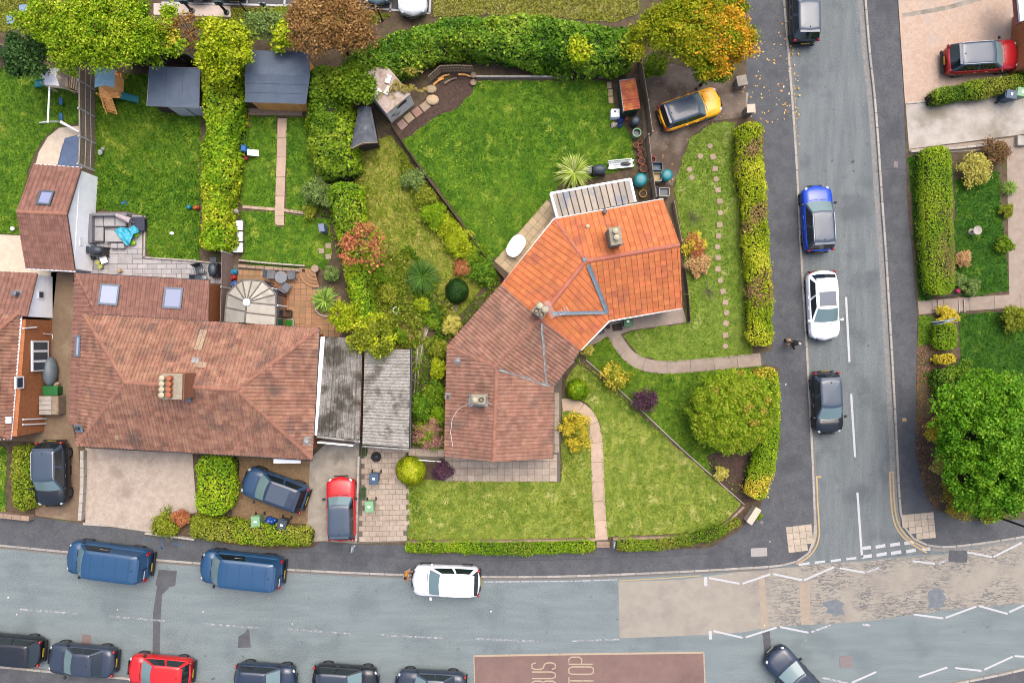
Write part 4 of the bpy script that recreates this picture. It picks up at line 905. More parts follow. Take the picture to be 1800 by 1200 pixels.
s2 = thing('shed', G(485, 135, .1), 'large blue-grey roofed summer shed with golden timber front', 'shed')
ra, rb = (430, 129, 2.55), (545, 133, 2.55)
for f in ([(436, 88, 2.1), (543, 92, 2.1), rb, ra], [ra, rb, (538, 183, 2.1), (431, 180, 2.1)]): MB().slab([G(*p) for p in f], .06, (0, 0, 1)).build('roof', M_felt, s2)
shed_box(s2, [(436, 88), (543, 92), (538, 183), (431, 180)], 2.1, .18, M_wood)
w0, w1 = G(440, 181, 2.0), G(532, 183, 2.0)
for k in range(9):
    c = w0.lerp(w1, (k + .5) / 9); MB().box((c.x, c.y + .14, 1.05), ((w1 - w0).length / 9 - .02, .04, 1.85), -.02).build('cladding_board', M_wood, s2)
MB().box((G(486, 200).x, G(486, 199).y, .16), (3.3, .4, .1), -.02).build('deck', M_woodg, s2)
for k in range(1, 3):
    t = k / 3; MB().tube(G(263 + 89 * t, 118.5 + t, 2.105), G(258 + 92 * t, 186 + 4 * t, 1.955), .014, n=5).build('felt_seam', M_felt, s1)
    MB().tube(G(430 + 2 * t, 129 + 51 * t * .97, 2.56 - .45 * t * .97), G(545 - 7 * t, 133 + 50 * t * .97, 2.56 - .45 * t * .97), .014, n=5).build('felt_seam', M_felt, s2)
s3 = thing('shed', G(641, 225, .1), 'small old shed with curling grey felt roof and brown gable', 'shed')
ra, rb = (641, 186, 2.25), (637, 251, 2.25)
MB().slab([G(630, 190, 1.85), G(*ra), G(*rb), G(616, 262, 1.85)], .05, (0, 0, 1)).build('roof', M_felt2, s3)
MB().slab([G(*ra), G(652, 188, 1.85), G(664, 250, 1.85), G(*rb)], .05, (0, 0, 1)).build('roof', M_felt2, s3)
shed_box(s3, [(630, 190), (652, 188), (663, 249), (618, 260)], 1.85, .12, M_woodd)
a_, b_, c_ = G(619, 261, 1.8), G(663, 250, 1.8), G(637, 251, 2.2)
MB().slab([a_ + Vector((.1, .05, 0)), b_ + Vector((-.1, .05, 0)), c_ + Vector((0, .03, 0))], .04, (0, -1, 0)).build('gable', mat('brown_stained_board', C(176, 122, 82, 1.1), C(160, 106, 68, 1.1), 5, .85, spk=.12), s3)
MB().path([a_ + Vector((-.02, -.03, .05)), c_ + Vector((0, -.04, .05)), b_ + Vector((.02, -.03, .05))], .05, 5).build('barge_board', M_woodg, s3)
# old white summerhouse swallowed by climbers
s4 = thing('summerhouse', G(705, 170, .1), 'dilapidated white boarded summerhouse half hidden under climbers', 'summerhouse')
b0, b1 = G(689, 218), G(729, 185); nrm = Vector(((b1 - b0).y, -(b1 - b0).x, 0)).normalized()
if nrm.y > 0: nrm = -nrm
M_oldw = mat('peeling_white_board', C(222, 218, 210, 1.2), C(200, 196, 188, 1.2), 5, .9, .2, 40, c3=C(160, 150, 136), s3=1.5, spk=.08)
for k in range(6):
    z0 = .15 + k * .36; MB().slab([b0 + Vector((0, 0, z0)), b1 + Vector((0, 0, z0)), b1 + Vector((0, 0, z0 + .345)), b0 + Vector((0, 0, z0 + .345))], .05, nrm).build('wall_board', M_oldw, s4)
sl0 = b0.lerp(b1, .42); sl1 = b0.lerp(b1, .8)
MB().slab([sl0 + nrm * .02 + Vector((0, 0, 1.5)), sl1 + nrm * .02 + Vector((0, 0, 1.5)), sl1 + nrm * .02 + Vector((0, 0, 1.75)), sl0 + nrm * .02 + Vector((0, 0, 1.75))], .03, nrm).build('window_slot', M_woodd, s4)
dp = -nrm * 2.6
MB().prism([tuple((b0 - nrm * .1).xy), tuple((b1 - nrm * .1).xy), tuple((b1 + dp).xy), tuple((b0 + dp).xy)], .1, 2.1).build('body', M_oldw, s4)
M_oldr = mat('mossy_pink_felt', C(200, 184, 174, 1.8), C(170, 150, 134, 1.8), 3, .95, .4, 30, c3=C(138, 126, 80, 1.8), s3=1.4, spk=.2)
MB().slab([b0 + nrm * .1 + Vector((0, 0, 2.32)), b1 + nrm * .1 + Vector((0, 0, 2.32)), b1 + dp + Vector((0, 0, 2.15)), b0 + dp + Vector((0, 0, 2.15))], .06, (0, 0, 1)).build('roof', M_oldr, s4)
for t, l_ in ((.2, 1.2), (.5, .9), (.75, 1.4)):
    c = b0.lerp(b1, t) - nrm * l_ + Vector((0, 0, 2.33)); MB().box(c, (.5, .3, .04), .5 + t).build('loose_board', M_oldw, s4)
# rusty roofed garden store
s5 = thing('garden_store', G(1108, 172, .1), 'green metal garden store with rusty orange roof by the fence', 'store')
q5 = [G(1089, 142, 1.75), G(1117, 138, 1.75), G(1126, 191, 1.75), G(1096, 196, 1.75)]
M_rust = mat('rusty_orange_sheet', C(206, 104, 62), C(176, 80, 50), 3, .8, .3, 30, c3=C(220, 140, 60), s3=2, spk=.14)
corrugated(s5, [q5[0], q5[3], q5[2], q5[1]], 3, M_rust, .16, .012)
MB().prism(inset([tuple(p.xy) for p in q5], .06), .1, 1.72).build('wall', mat('dark_green_metal', C(34, 86, 70), C(28, 74, 60), 4, .5), s5)
MB().path([q5[3], q5[0], q5[1]], .03, 5).build('roof_trim', M_metalg, s5)
# windows and doors on the street fronts
def front_window(house, px, py_eave, w_, z0, h_, rz=0, panes=2, inset_=.28, door=False):
    e = G(px, py_eave, ZE); nx, ny = math.sin(rz), -math.cos(rz); c = Vector((e.x - nx * (inset_ - .03), e.y - ny * (inset_ - .03), z0 + h_ / 2))
    f = MB().box(c, (w_, .07, h_), rz).build('front_door' if door else 'window', M_upvc, house)
    for k in range(panes):
        o = (k + .5) / panes - .5; d = c + Vector((math.cos(rz), math.sin(rz), 0)) * w_ * o + Vector((nx, ny, 0)) * .025
        MB().box(d, (w_ / panes - .1, .04, h_ - .14 if not door else h_ * .4), rz).build('pane', M_glass, f)
front_window(house_b, 825, 802.5, 1.9, .85, 1.2, .025, 3); front_window(house_b, 925, 804.5, 1.7, .85, 1.2, .025, 3); front_window(house_b, 971, 760, 1.6, .85, 1.2, math.pi / 2, 2); front_window(house_b, 995, 648, .95, .15, 2.0, 1.0, 1, door=True)
front_window(house_l, 215, 787.5, 2.2, .8, 1.3, -.06, 3, .3); front_window(house_l, 300, 792.5, .95, .15, 2.0, -.06, 1, .3, True); front_window(house_l, 420, 799.5, 2.2, .8, 1.3, -.06, 3, .3); front_window(house_l, 505, 804.5, .95, .15, 2.0, -.06, 1, .3, True)
# ================================================================== LAWNS
M_leaf = leafmat('leaf', .5, .22); M_gr = leafmat('grass_blade', .6, .2)
def lin(*cs):
    o = [C(*c, 1.5) for c in cs]
    return [(r_, g_, b_ * (.5 if g_ > r_ * 1.12 and b_ < g_ * .55 else (.8 if g_ > r_ * .8 and b_ < g_ * .55 else 1)), 1) for r_, g_, b_, _ in o]
PAL_LAWN = lin((56, 98, 16), (96, 132, 34), (160, 170, 92)); PAL_LAWN2 = lin((66, 102, 20), (102, 132, 38), (150, 160, 84))
PAL_DRY = lin((104, 126, 36), (150, 152, 70), (192, 180, 116)); PAL_FRONT = lin((98, 122, 48), (140, 152, 84), (190, 184, 134))
PAL_SIDE = lin((92, 120, 44), (122, 144, 72), (160, 166, 110)); PAL_DARK = lin((38, 80, 12), (58, 102, 20), (104, 126, 42)); PAL_ROUGH = lin((112, 116, 40), (140, 132, 76), (84, 110, 30))
def lawn(poly, pal, seed, dens=380, z=.155, hgt=.06, m_c3=None):
    nm = 'lawn_%d' % seed
    m = mat(nm, pal[0], pal[1], 2.2, 1, .5, 40, c3=pal[2], s3=1.1, t3=(.55, .8), spk=.3, spks=16)
    q_ = [Vector((*p, 0)) for p in poly]; q_ = resample(q_ + q_[:1], 9)[:-1]; rj = random.Random(seed); poly = [(p.x + rj.uniform(-2, 2), p.y + rj.uniform(-2, 2)) for p in q_]
    o = sheet('lawn', poly, z, m, .05); r = np.random.default_rng(seed)
    P2 = [tuple(G(x, y, z).xy) for x, y in poly]; x, y = sample_poly(P2, dens, r); n = len(x)
    mf = .36 + .24 * lump(x, y, x * 0, .6, seed + 7) + .26 * lump(x, y, x * 0, 1.3, seed) + .2 * lump(x, y, x * 0, 4, seed + 1) + .26 * lump(x, y, x * 0, 11, seed + 2) + .2 * lump(x, y, x * 0, 24, seed + 4) + r.normal(size=n) * .18
    cols = pal_pick(pal, n, r, mf); a = r.uniform(0, 6.28, n); h = hgt * r.uniform(.5, 1.35, n); ln = r.uniform(.2, 1.0, n) * h; wd = r.uniform(.014, .04, n)
    dx, dy = np.cos(a), np.sin(a); zz = np.full(n, z)
    b0 = np.stack([x - dy * wd, y + dx * wd, zz], 1); b1 = np.stack([x + dy * wd, y - dx * wd, zz], 1); t = np.stack([x + dx * ln, y + dy * ln, zz + h], 1)
    g = link('grass', np_mesh('grass', np.stack([b0, b1, t], 1).reshape(-1, 3), 3, cols), M_gr); g['kind'] = 'stuff'
    return o
lawn([(-60, 108), (70, 130), (142, 125), (142, 215), (100, 222), (80, 240), (62, 268), (52, 292), (30, 372), (38, 412), (-60, 408)], PAL_LAWN, 101)
lawn([(168, 130), (352, 130), (352, 460), (259, 450), (257, 381), (226, 370), (165, 370)], PAL_LAWN, 102, hgt=.08)
lawn([(424, 205), (487, 205), (484, 364), (424, 361)], PAL_LAWN, 103); lawn([(505, 205), (545, 208), (560, 378), (502, 370)], PAL_LAWN, 104)
lawn([(424, 370), (484, 372), (484, 399), (500, 399), (500, 374), (580, 384), (585, 450), (562, 480), (426, 462)], PAL_LAWN, 105)
lawn([(622, 255), (688, 238), (740, 308), (800, 388), (882, 490), (850, 505), (800, 560), (790, 600), (740, 500), (690, 530), (645, 520), (625, 440)], PAL_DRY, 106, hgt=.09)
lawn([(645, 520), (690, 530), (740, 500), (760, 520), (742, 590), (735, 612), (645, 612)], PAL_ROUGH, 107, hgt=.13)
lawn([(836, 143), (1066, 141), (1072, 165), (1085, 205), (1108, 235), (1118, 292), (1050, 312), (985, 322), (965, 352), (925, 394), (872, 454), (858, 450), (800, 372), (740, 292), (704, 246), (718, 243), (762, 208), (802, 192), (829, 165)], PAL_LAWN, 108)
lawn([(1212, 244), (1252, 215), (1292, 214), (1300, 380), (1318, 560), (1325, 624), (1240, 632), (1165, 637), (1124, 624), (1096, 590), (1110, 582), (1207, 567), (1200, 430), (1184, 325), (1197, 290)], PAL_SIDE, 109)
lawn([(1050, 602), (1070, 590), (1094, 630), (1128, 652), (1165, 657), (1341, 643), (1341, 780), (1240, 800), (1255, 840), (1225, 812), (1045, 645), (1025, 622)], PAL_LAWN2, 110)
lawn([(716, 843), (987, 846), (988, 722), (1012, 720), (1038, 745), (1042, 850), (1047, 946), (718, 949)], PAL_FRONT, 111)
lawn([(1030, 648), (1240, 830), (1305, 886), (1275, 920), (1245, 936), (1066, 943), (1060, 850), (1056, 745), (1034, 710), (1003, 697), (992, 672), (1012, 640)], PAL_FRONT, 112)
lawn([(1597, 276), (1612, 276), (1636, 528), (1615, 530)], PAL_DARK, 113); lawn([(1678, 318), (1756, 300), (1758, 345), (1776, 510), (1700, 522), (1682, 520)], PAL_DARK, 114)
lawn([(1686, 552), (1800, 545), (1860, 545), (1860, 700), (1690, 720)], PAL_DARK, 115); lawn([(1614, 556), (1645, 555), (1645, 600), (1614, 610)], PAL_LAWN2, 116)
lawn([(-60, 784), (12, 785), (10, 902), (-60, 896)], PAL_LAWN, 117)
lawn([(760, -60), (1125, -60), (1125, 20), (1080, 40), (900, 25), (762, 30)], lin((140, 134, 80), (128, 136, 56), (158, 140, 112)), 118, hgt=.1)
lawn([(405, 14), (500, 14), (640, 16), (690, 26), (620, 60), (405, 60)], lin((128, 128, 56), (104, 118, 40), (150, 134, 80)), 119, hgt=.12)
lawn([(-60, -40), (80, -40), (75, 50), (-60, 60)], lin((136, 140, 66), (116, 124, 56), (150, 144, 90)), 120, hgt=.1)
# ================================================================== FOLIAGE
P_LIME = lin((110, 140, 24), (168, 186, 38), (218, 214, 74)); P_LIME2 = lin((86, 130, 24), (134, 172, 38), (184, 198, 64)); P_GREEN = lin((66, 104, 26), (112, 146, 40), (166, 182, 76))
P_DARK = lin((52, 92, 24), (98, 142, 44), (156, 182, 86)); P_OLIVE = lin((98, 118, 40), (140, 152, 56), (176, 176, 84)); P_YEL = lin((170, 160, 40), (222, 198, 56), (238, 220, 110))
P_BRONZE = lin((124, 92, 52), (162, 122, 70), (196, 160, 100)); P_ORANGE = lin((170, 160, 36), (226, 172, 40), (232, 142, 40)); P_PURPLE = lin((66, 44, 58), (94, 64, 80), (120, 84, 92))
P_PINK = lin((176, 110, 118), (204, 148, 140), (150, 160, 70)); P_RED = lin((164, 92, 64), (196, 122, 84), (176, 150, 70)); P_GREYG = lin((92, 118, 84), (124, 150, 108), (160, 180, 130)); P_PEACH = lin((186, 150, 96), (214, 178, 120), (200, 130, 110))
P_PINE = lin((38, 70, 48), (66, 102, 68), (104, 138, 92)); P_PALEY = lin((170, 166, 70), (206, 196, 104), (222, 212, 140)); P_CONE = lin((48, 98, 20), (98, 154, 38), (160, 196, 80)); P_TOP = lin((26, 56, 32), (44, 82, 46), (70, 108, 64))
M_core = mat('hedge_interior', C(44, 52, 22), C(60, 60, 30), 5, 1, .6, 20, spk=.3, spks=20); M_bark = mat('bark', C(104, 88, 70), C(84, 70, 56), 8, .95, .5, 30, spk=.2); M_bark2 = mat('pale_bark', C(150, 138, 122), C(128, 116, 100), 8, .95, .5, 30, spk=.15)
def hedge(pts, wd, h, pal, label, seed, amp=.1, n_=4.0, size=.12, dens=330, name='hedge', group=None, patch=None, freq=2.4, cat='hedge'):
    """pts: photo centre line of its top; wd metres (or list); patch=(palette, threshold): dead or differently coloured areas"""
    r = np.random.default_rng(seed); q = [G(x, y, h * .92) for x, y in pts]; q = smooth_line(q, 2) if len(q) > 2 else q; q = resample(q, .2)
    P = np.array([[p.x, p.y] for p in q]); n = len(P); L_ = (n - 1) * .2 if n < 2 else np.sum(np.linalg.norm(np.diff(P, axis=0), axis=1))
    T = np.gradient(P, axis=0); T /= np.linalg.norm(T, axis=1, keepdims=True); Nn = np.stack([-T[:, 1], T[:, 0]], 1)
    W = np.interp(np.linspace(0, 1, n), np.linspace(0, 1, len(wd)), wd) if isinstance(wd, (list, tuple)) else np.full(n, wd)
    base = Vector((P[n // 2][0], P[n // 2][1], .1)); root = thing(name, base, label, cat, group)
    def surf(s, th, shrink=0.0):
        f = s * (n - 1); i = np.minimum(f.astype(int), n - 2); f = (f - i)[:, None]
        c = P[i] * (1 - f) + P[i + 1] * f; nn = Nn[i] * (1 - f) + Nn[i + 1] * f; w_ = W[i] * (1 - f[:, 0]) + W[i + 1] * f[:, 0]
        e = np.minimum(s, 1 - s) * L_; rr = w_ * .5; k = np.clip(e / rr, 0, 1); cap = (1 - (1 - k) ** 3) ** (1 / 3.); hc = .82 + .18 * cap
        cs, sn = np.cos(th), np.sin(th); u = np.sign(cs) * np.abs(cs) ** (2 / n_) * (rr - shrink) * np.maximum(cap, .05); v = np.abs(sn) ** (2 / n_) * (h - .1 - shrink) * hc
        X = np.stack([c[:, 0] + nn[:, 0] * u, c[:, 1] + nn[:, 1] * u, .1 + v], 1)
        No = np.stack([nn[:, 0] * np.sign(cs) * np.abs(cs) ** 1.5, nn[:, 1] * np.sign(cs) * np.abs(cs) ** 1.5, np.abs(sn) ** .7 + .15], 1); return X, unit(No)
    N_ = int(L_ * (float(W.mean()) + 1.0 * h) * dens); s = r.random(N_); sd2 = r.uniform(.0, .66, N_); uu = r.uniform(-1, 1, N_); th = np.where(r.random(N_) < .62, np.arccos(np.sign(uu) * np.abs(uu) ** (n_ / 2)), np.where(r.random(N_) < .5, sd2, math.pi - sd2))
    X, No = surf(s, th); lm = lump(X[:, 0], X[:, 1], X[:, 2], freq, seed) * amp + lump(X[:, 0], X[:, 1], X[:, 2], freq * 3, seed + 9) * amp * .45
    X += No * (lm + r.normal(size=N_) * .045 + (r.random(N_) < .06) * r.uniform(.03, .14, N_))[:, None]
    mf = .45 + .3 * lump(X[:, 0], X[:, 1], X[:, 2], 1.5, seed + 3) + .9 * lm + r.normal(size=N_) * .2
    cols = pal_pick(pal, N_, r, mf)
    if patch:
        pm = lump(X[:, 0], X[:, 1], X[:, 2] * 0, patch[2] if len(patch) > 2 else 1.6, seed + 5) + r.normal(size=N_) * .3 > patch[1] + .08; cols[pm] = pal_pick(patch[0], int(pm.sum()), r)
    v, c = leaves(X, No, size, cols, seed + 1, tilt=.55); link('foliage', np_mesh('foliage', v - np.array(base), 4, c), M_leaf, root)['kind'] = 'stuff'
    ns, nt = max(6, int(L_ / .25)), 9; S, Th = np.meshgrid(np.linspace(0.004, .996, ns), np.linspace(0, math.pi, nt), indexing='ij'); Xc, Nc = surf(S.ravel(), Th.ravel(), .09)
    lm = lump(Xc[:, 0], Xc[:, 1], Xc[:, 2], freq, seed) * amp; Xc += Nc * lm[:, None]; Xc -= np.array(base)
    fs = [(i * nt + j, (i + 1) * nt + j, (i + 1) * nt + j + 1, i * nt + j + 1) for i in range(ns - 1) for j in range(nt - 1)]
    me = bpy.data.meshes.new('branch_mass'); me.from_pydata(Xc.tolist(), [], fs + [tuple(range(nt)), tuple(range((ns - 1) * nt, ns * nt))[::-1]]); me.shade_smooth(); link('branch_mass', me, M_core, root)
    return root
def crown(root, ctr, rx, ry, rz, nc, cr, per, size, pal, seed, pick=None, tilt=.7, shell=(.45, 1.0), flat=.35, lm=None, wobk=1.0):
    r = np.random.default_rng(seed); d = unit(r.normal(size=(nc, 3))); d[:, 2] = np.abs(d[:, 2]) * 1.0 - flat; d = unit(d)
    rad = r.uniform(*shell, nc) ** .8; top = r.random(nc) < .78; rr_ = np.sqrt(r.random(nc)); aa = r.uniform(0, 6.28, nc); dome = np.stack([rr_ * np.cos(aa), rr_ * np.sin(aa), np.sqrt(np.maximum(0, 1 - rr_ ** 2)) * r.uniform(.72, 1, nc) - .15], 1); d = np.where(top[:, None], dome, d * rad[:, None]); Cn = d * np.array([rx, ry, rz])
    wob = 1 + wobk * .16 * np.sin(3 * np.arctan2(d[:, 1], d[:, 0]) + seed) + wobk * .1 * np.sin(5 * np.arctan2(d[:, 1], d[:, 0]) + seed * 2); Cn[:, :2] *= wob[:, None]
    ci = np.repeat(np.arange(nc), per); n = nc * per; dl = unit(r.normal(size=(n, 3))); dl[:, 2] = np.abs(dl[:, 2]) * np.where(r.random(n) < .8, 1, -1)
    crr = (cr * r.uniform(.55, 1.45, nc))[ci]; an = r.uniform(.65, 1.4, (nc, 3))[ci] * np.array([1, 1, .8]); X = Cn[ci] + dl * (crr * r.uniform(.12, 1.2, n) ** .7)[:, None] * an + r.normal(size=(n, 3)) * cr * .12 + np.array(ctr)
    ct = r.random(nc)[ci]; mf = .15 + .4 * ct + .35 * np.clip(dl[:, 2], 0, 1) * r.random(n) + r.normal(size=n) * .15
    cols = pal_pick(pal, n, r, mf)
    if pick is not None:
        k, pal2 = pick(X, ct, r); cols[k] = pal_pick(pal2, int(k.sum()), r, mf[k])
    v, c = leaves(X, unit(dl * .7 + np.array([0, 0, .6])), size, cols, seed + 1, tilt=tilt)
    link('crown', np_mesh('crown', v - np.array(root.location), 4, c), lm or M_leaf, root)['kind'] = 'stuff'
    return Cn + np.array(ctr)
def tree(px, py, rx, ry, zc, rz, pal, label, seed, nc=60, cr=.5, per=170, size=.17, trunk=.16, pick=None, name='tree', cat='tree', group=None, bark=None, limbs=9, tilt=.7, shell=(.45, 1.0), base=None, flat=.35, core=0, wobk=1.0):
    c = G(px, py, zc); b = Vector((c.x, c.y, .1)) if base is None else G(base[0], base[1], .1); root = thing(name, b, label, cat, group)
    Cn = crown(root, c, rx, ry, rz, nc, cr, per, size, pal, seed, pick, tilt, shell, flat, wobk=wobk)
    mb = MB(); bend = Vector((random.uniform(-.15, .15), random.uniform(-.15, .15), 0)); fork = Vector((c.x, c.y, max(.3, zc - rz * .55)))
    m1 = b.lerp(fork, .5) + bend * .6; mb.tube(b, m1, trunk, trunk * .8, 9); mb.tube(m1, fork, trunk * .8, trunk * .62, 9)
    mb.build('trunk', bark or M_bark, root, smooth=True)
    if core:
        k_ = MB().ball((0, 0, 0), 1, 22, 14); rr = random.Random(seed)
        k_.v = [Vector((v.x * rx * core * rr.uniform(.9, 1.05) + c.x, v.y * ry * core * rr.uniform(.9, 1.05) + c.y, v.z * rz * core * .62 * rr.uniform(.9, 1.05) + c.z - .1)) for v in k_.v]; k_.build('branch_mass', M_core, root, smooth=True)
    r = random.Random(seed)
    for i in r.sample(range(len(Cn)), min(limbs, len(Cn))):
        e = Vector(Cn[i]); m_ = fork.lerp(e, .5) + Vector((0, 0, .12 * rz)); l_ = MB(); l_.tube(fork, m_, trunk * .42, trunk * .26, 6); l_.tube(m_, e, trunk * .26, trunk * .08, 6); l_.build('limb', bark or M_bark, root)
    return root
def shrub(px, py, rad, h, pal, label, seed, ry=None, nc=None, per=120, size=.1, cr=None, name='shrub', cat='shrub', pick=None, group=None, tilt=.6, bark=None, stems=4):
    rad_m = rad / F; ry_m = (ry or rad) / F; nc = nc or int(16 + 22 * rad_m); cr = cr or max(.13, rad_m * .3)
    return tree(px, py, rad_m * .8, ry_m * .8, .1 + h * .52, h * .42, pal, label, seed, nc, cr, per, size, .035, pick, name, cat, group, bark, stems, tilt, (.3, 1.0))
def ball(px, py, rad, h, pal, label, seed, size=.08, dens=900, pick=None, name='clipped_bush', squash=1.0, group=None):
    """tightly clipped ball"""
    r = np.random.default_rng(seed); R0 = rad / F; c = G(px, py, h * .6); root = thing(name, (c.x, c.y, .1), label, 'bush', group); n = int(4 * math.pi * R0 * R0 * dens * .7)
    d = unit(r.normal(size=(n, 3))); d[:, 2] = np.where(d[:, 2] < -.5, -d[:, 2], d[:, 2]); zc = .1 + h / 2
    rr = R0 * (1 + .06 * lump(d[:, 0], d[:, 1], d[:, 2], 4, seed) + r.normal(size=n) * .03); X = d * rr[:, None] * np.array([1, squash, h / 2 / R0]) + np.array([c.x, c.y, zc])
    cols = pal_pick(pal, n, r, .45 + .35 * lump(d[:, 0], d[:, 1], d[:, 2], 3, seed + 2) + r.normal(size=n) * .2)
    v, cc = leaves(X, d, size, cols, seed, tilt=.5); link('foliage', np_mesh('foliage', v - np.array(root.location), 4, cc), M_leaf, root)['kind'] = 'stuff'
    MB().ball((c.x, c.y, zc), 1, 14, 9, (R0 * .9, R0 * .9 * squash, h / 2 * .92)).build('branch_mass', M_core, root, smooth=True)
    MB().tube((c.x, c.y, .08), (c.x, c.y, zc), .05, .04).build('stem', M_bark, root)
    return root
def spiky(px, py, rad, h, pal, label, seed, n=130, wd=.035, up=.35, name='spiky_plant', cat='plant', droop=.5):
    """rosette of arching sword leaves"""
    r = np.random.default_rng(seed); R0 = rad / F; c = G(px, py, h * .7); root = thing(name, (c.x, c.y, .1), label, cat); az = r.uniform(0, 6.28, n); el = r.uniform(up, 1.45, n); ln = R0 * r.uniform(.8, 1.15, n); z0 = .12 + h * .35
    segs = 4; V = []; cols = []
    base = np.stack([np.full(n, c.x), np.full(n, c.y), np.full(n, z0)], 1); d0 = np.stack([np.cos(az), np.sin(az), az * 0], 1); sd_ = np.stack([-np.sin(az), np.cos(az), az * 0], 1); k = pal_pick(pal, n, r)
    def pt(t): return base + d0 * (ln * t * (.55 + .45 * np.cos(el)) * 1.0)[:, None] + np.array([0, 0, 1]) * ((np.sin(el) * h * .6 * t - droop * h * t * t * np.cos(el)))[:, None]
    for s in range(segs):
        t0, t1 = s / segs, (s + 1) / segs; w0, w1 = wd * (1 - t0 ** 2) + .003, wd * (1 - t1 ** 2) + .003; a, b = pt(t0), pt(t1)
        V.append(np.stack([a - sd_ * w0, a + sd_ * w0, b + sd_ * w1, b - sd_ * w1], 1)); cols.append(k)
    v = np.concatenate(V).reshape(-1, 3); v[:, 2] = np.maximum(v[:, 2], .16); link('leaves', np_mesh('leaves', v - np.array(root.location), 4, np.concatenate(cols)), M_leaf, root)['kind'] = 'stuff'
    MB().tube((c.x, c.y, .05), (c.x, c.y, z0 + .05), .09, .07).build('stem', M_bark, root)
    return root
def scatter(name, poly, dens, pal, size, seed, hgt=.15, z=.15, tilt=.8, clump=0.0):
    """low growth that cannot be counted"""
    r = np.random.default_rng(seed); P2 = [tuple(G(x, y, z).xy) for x, y in poly]; x, y = sample_poly(P2, dens, r); n = len(x)
    lm = lump(x, y, x * 0, 2.6, seed)
    if clump: k = lm > clump; x, y, lm = x[k], y[k], lm[k]; n = len(x)
    zz = z + hgt * r.random(n) * (1 + lm * .7); mf = .4 + .4 * lump(x, y, x * 0, 1.7, seed + 2) + r.normal(size=n) * .2
    v, c = leaves(np.stack([x, y, zz], 1), np.tile([0, 0, 1.], (n, 1)), size, pal_pick(pal, n, r, mf), seed, tilt=tilt); o = link(name, np_mesh(name, v, 4, c), M_leaf); o['kind'] = 'stuff'; return o
# ---------------------------------------------------------------- hedges
hedge([(392, 62), (388, 130), (383, 200), (377, 290), (373, 370), (370, 438)], [2.5, 2.4, 2.2, 2.0, 1.8, 1.6], 2.1, P_LIME2, 'broad lime green hedge between the left lawn and the garden path', 11, .28, 2.6, .17, 300, freq=1.7, patch=(P_LIME, .25))
hedge([(556, 118), (575, 175), (578, 240), (592, 310)], [2.2, 2.7, 2.9, 2.6], 2.2, P_GREEN, 'wild mid green hedge between the large shed and the small old shed', 12, .3, 2.6, .17, 280, freq=1.8, patch=(P_LIME2, .35))
hedge([(598, 320), (610, 380), (622, 450), (632, 520), (640, 575)], [2.5, 1.8, 1.5, 1.4, 1.2], 1.9, P_LIME2, 'narrow bright green hedge along the rough lawn and spiky palm patio', 13, .16, 3.0, .14, 300, patch=(P_GREEN, .3))
hedge([(620, 112), (700, 82), (770, 54), (835, 52), (880, 62), (950, 66), (1040, 72), (1118, 76)], [2.4, 2.4, 1.9, 2.0, 2.8, 2.9, 2.8, 2.6], 2.4, P_DARK, 'long dense dark green laurel hedge behind the big back lawn', 14, .3, 3.0, .19, 260, freq=1.5, patch=(P_GREEN, .42))
hedge([(1319, 214), (1324, 300), (1332, 400), (1338, 500), (1342, 608)], [1.55, 1.5, 1.45, 1.45, 1.4], 1.45, P_LIME, 'long lumpy yellow-green street hedge above the garden path entrance', 15, .13, 4.2, .1, 420, freq=2.6, patch=(lin((140, 116, 70), (168, 140, 90)), .42, 2.2))
hedge([(1348, 646), (1352, 700), (1354, 770), (1346, 820), (1326, 876)], [1.5, 1.3, 1.3, 1.5, 1.35], 1.45, P_LIME2, 'curving lime street hedge around the corner beside the big round shrub', 16, .13, 4.0, .1, 420, patch=(P_YEL, .5))
hedge([(712, 963), (800, 962), (900, 966), (980, 963), (1047, 960)], [.55, .62, .8, .75, .62], .8, P_LIME2, 'low clipped roadside hedge left of the front path gate', 17, .08, 4, .08, 620, patch=(P_GREEN, .3))
hedge([(1084, 958), (1150, 958), (1215, 950), (1262, 938), (1300, 914)], [.62, .66, .75, .7, .45], .75, P_GREEN, 'low rough roadside hedge right of the front path gate', 18, .12, 3.4, .08, 560, patch=(P_OLIVE, .2))
hedge([(376, 800), (374, 850), (370, 905)], [2.15, 2.2, 2.2], 1.8, P_LIME2, 'tall square lime hedge between the pink drive and the gravel drive', 19, .12, 4.5, .12, 330)
hedge([(335, 925), (400, 934), (470, 944), (546, 946)], [1.4, 1.3, 1.25, 1.15], 1.25, P_OLIVE, 'roadside hedge in front of the gravel drive and blue car', 20, .16, 3.4, .1, 400, patch=(P_LIME2, .1))
hedge([(38, 783), (37, 840), (38, 898)], [1.25, 1.45, 1.5], 1.2, P_OLIVE, 'pale feathery hedge beside the black car at the left', 21, .16, 3, .13, 380, patch=(P_GREEN, .3))
hedge([(1650, 256), (1650, 330), (1654, 420), (1658, 518)], [1.7, 1.8, 1.85, 1.55], 1.5, P_LIME2, 'long smooth clipped hedge along the east pavement', 22, .045, 4.6, .075, 620, patch=(lin((136, 120, 70), (160, 140, 88), (110, 130, 50)), .62, 1.2))
hedge([(1640, 170), (1700, 158), (1750, 150), (1850, 134)], [.75, 1.05, 1.0, 1.1], 1.15, P_GREEN, 'hedge beside the red car on the block paved drive', 23, .12, 3.2, .09, 480, patch=(P_OLIVE, .2))
hedge([(1664, 568), (1666, 600), (1667, 615)], [1.35, 1.4, 1.4], 1.1, P_LIME2, 'short clipped green hedge south of the east garden steps', 24, .06, 4.4, .08, 600)
hedge([(1664, 622), (1666, 640)], [1.4, 1.35], 1.15, P_YEL, 'square clump of golden yellow hedge on the east side', 25, .1, 4, .09, 600)
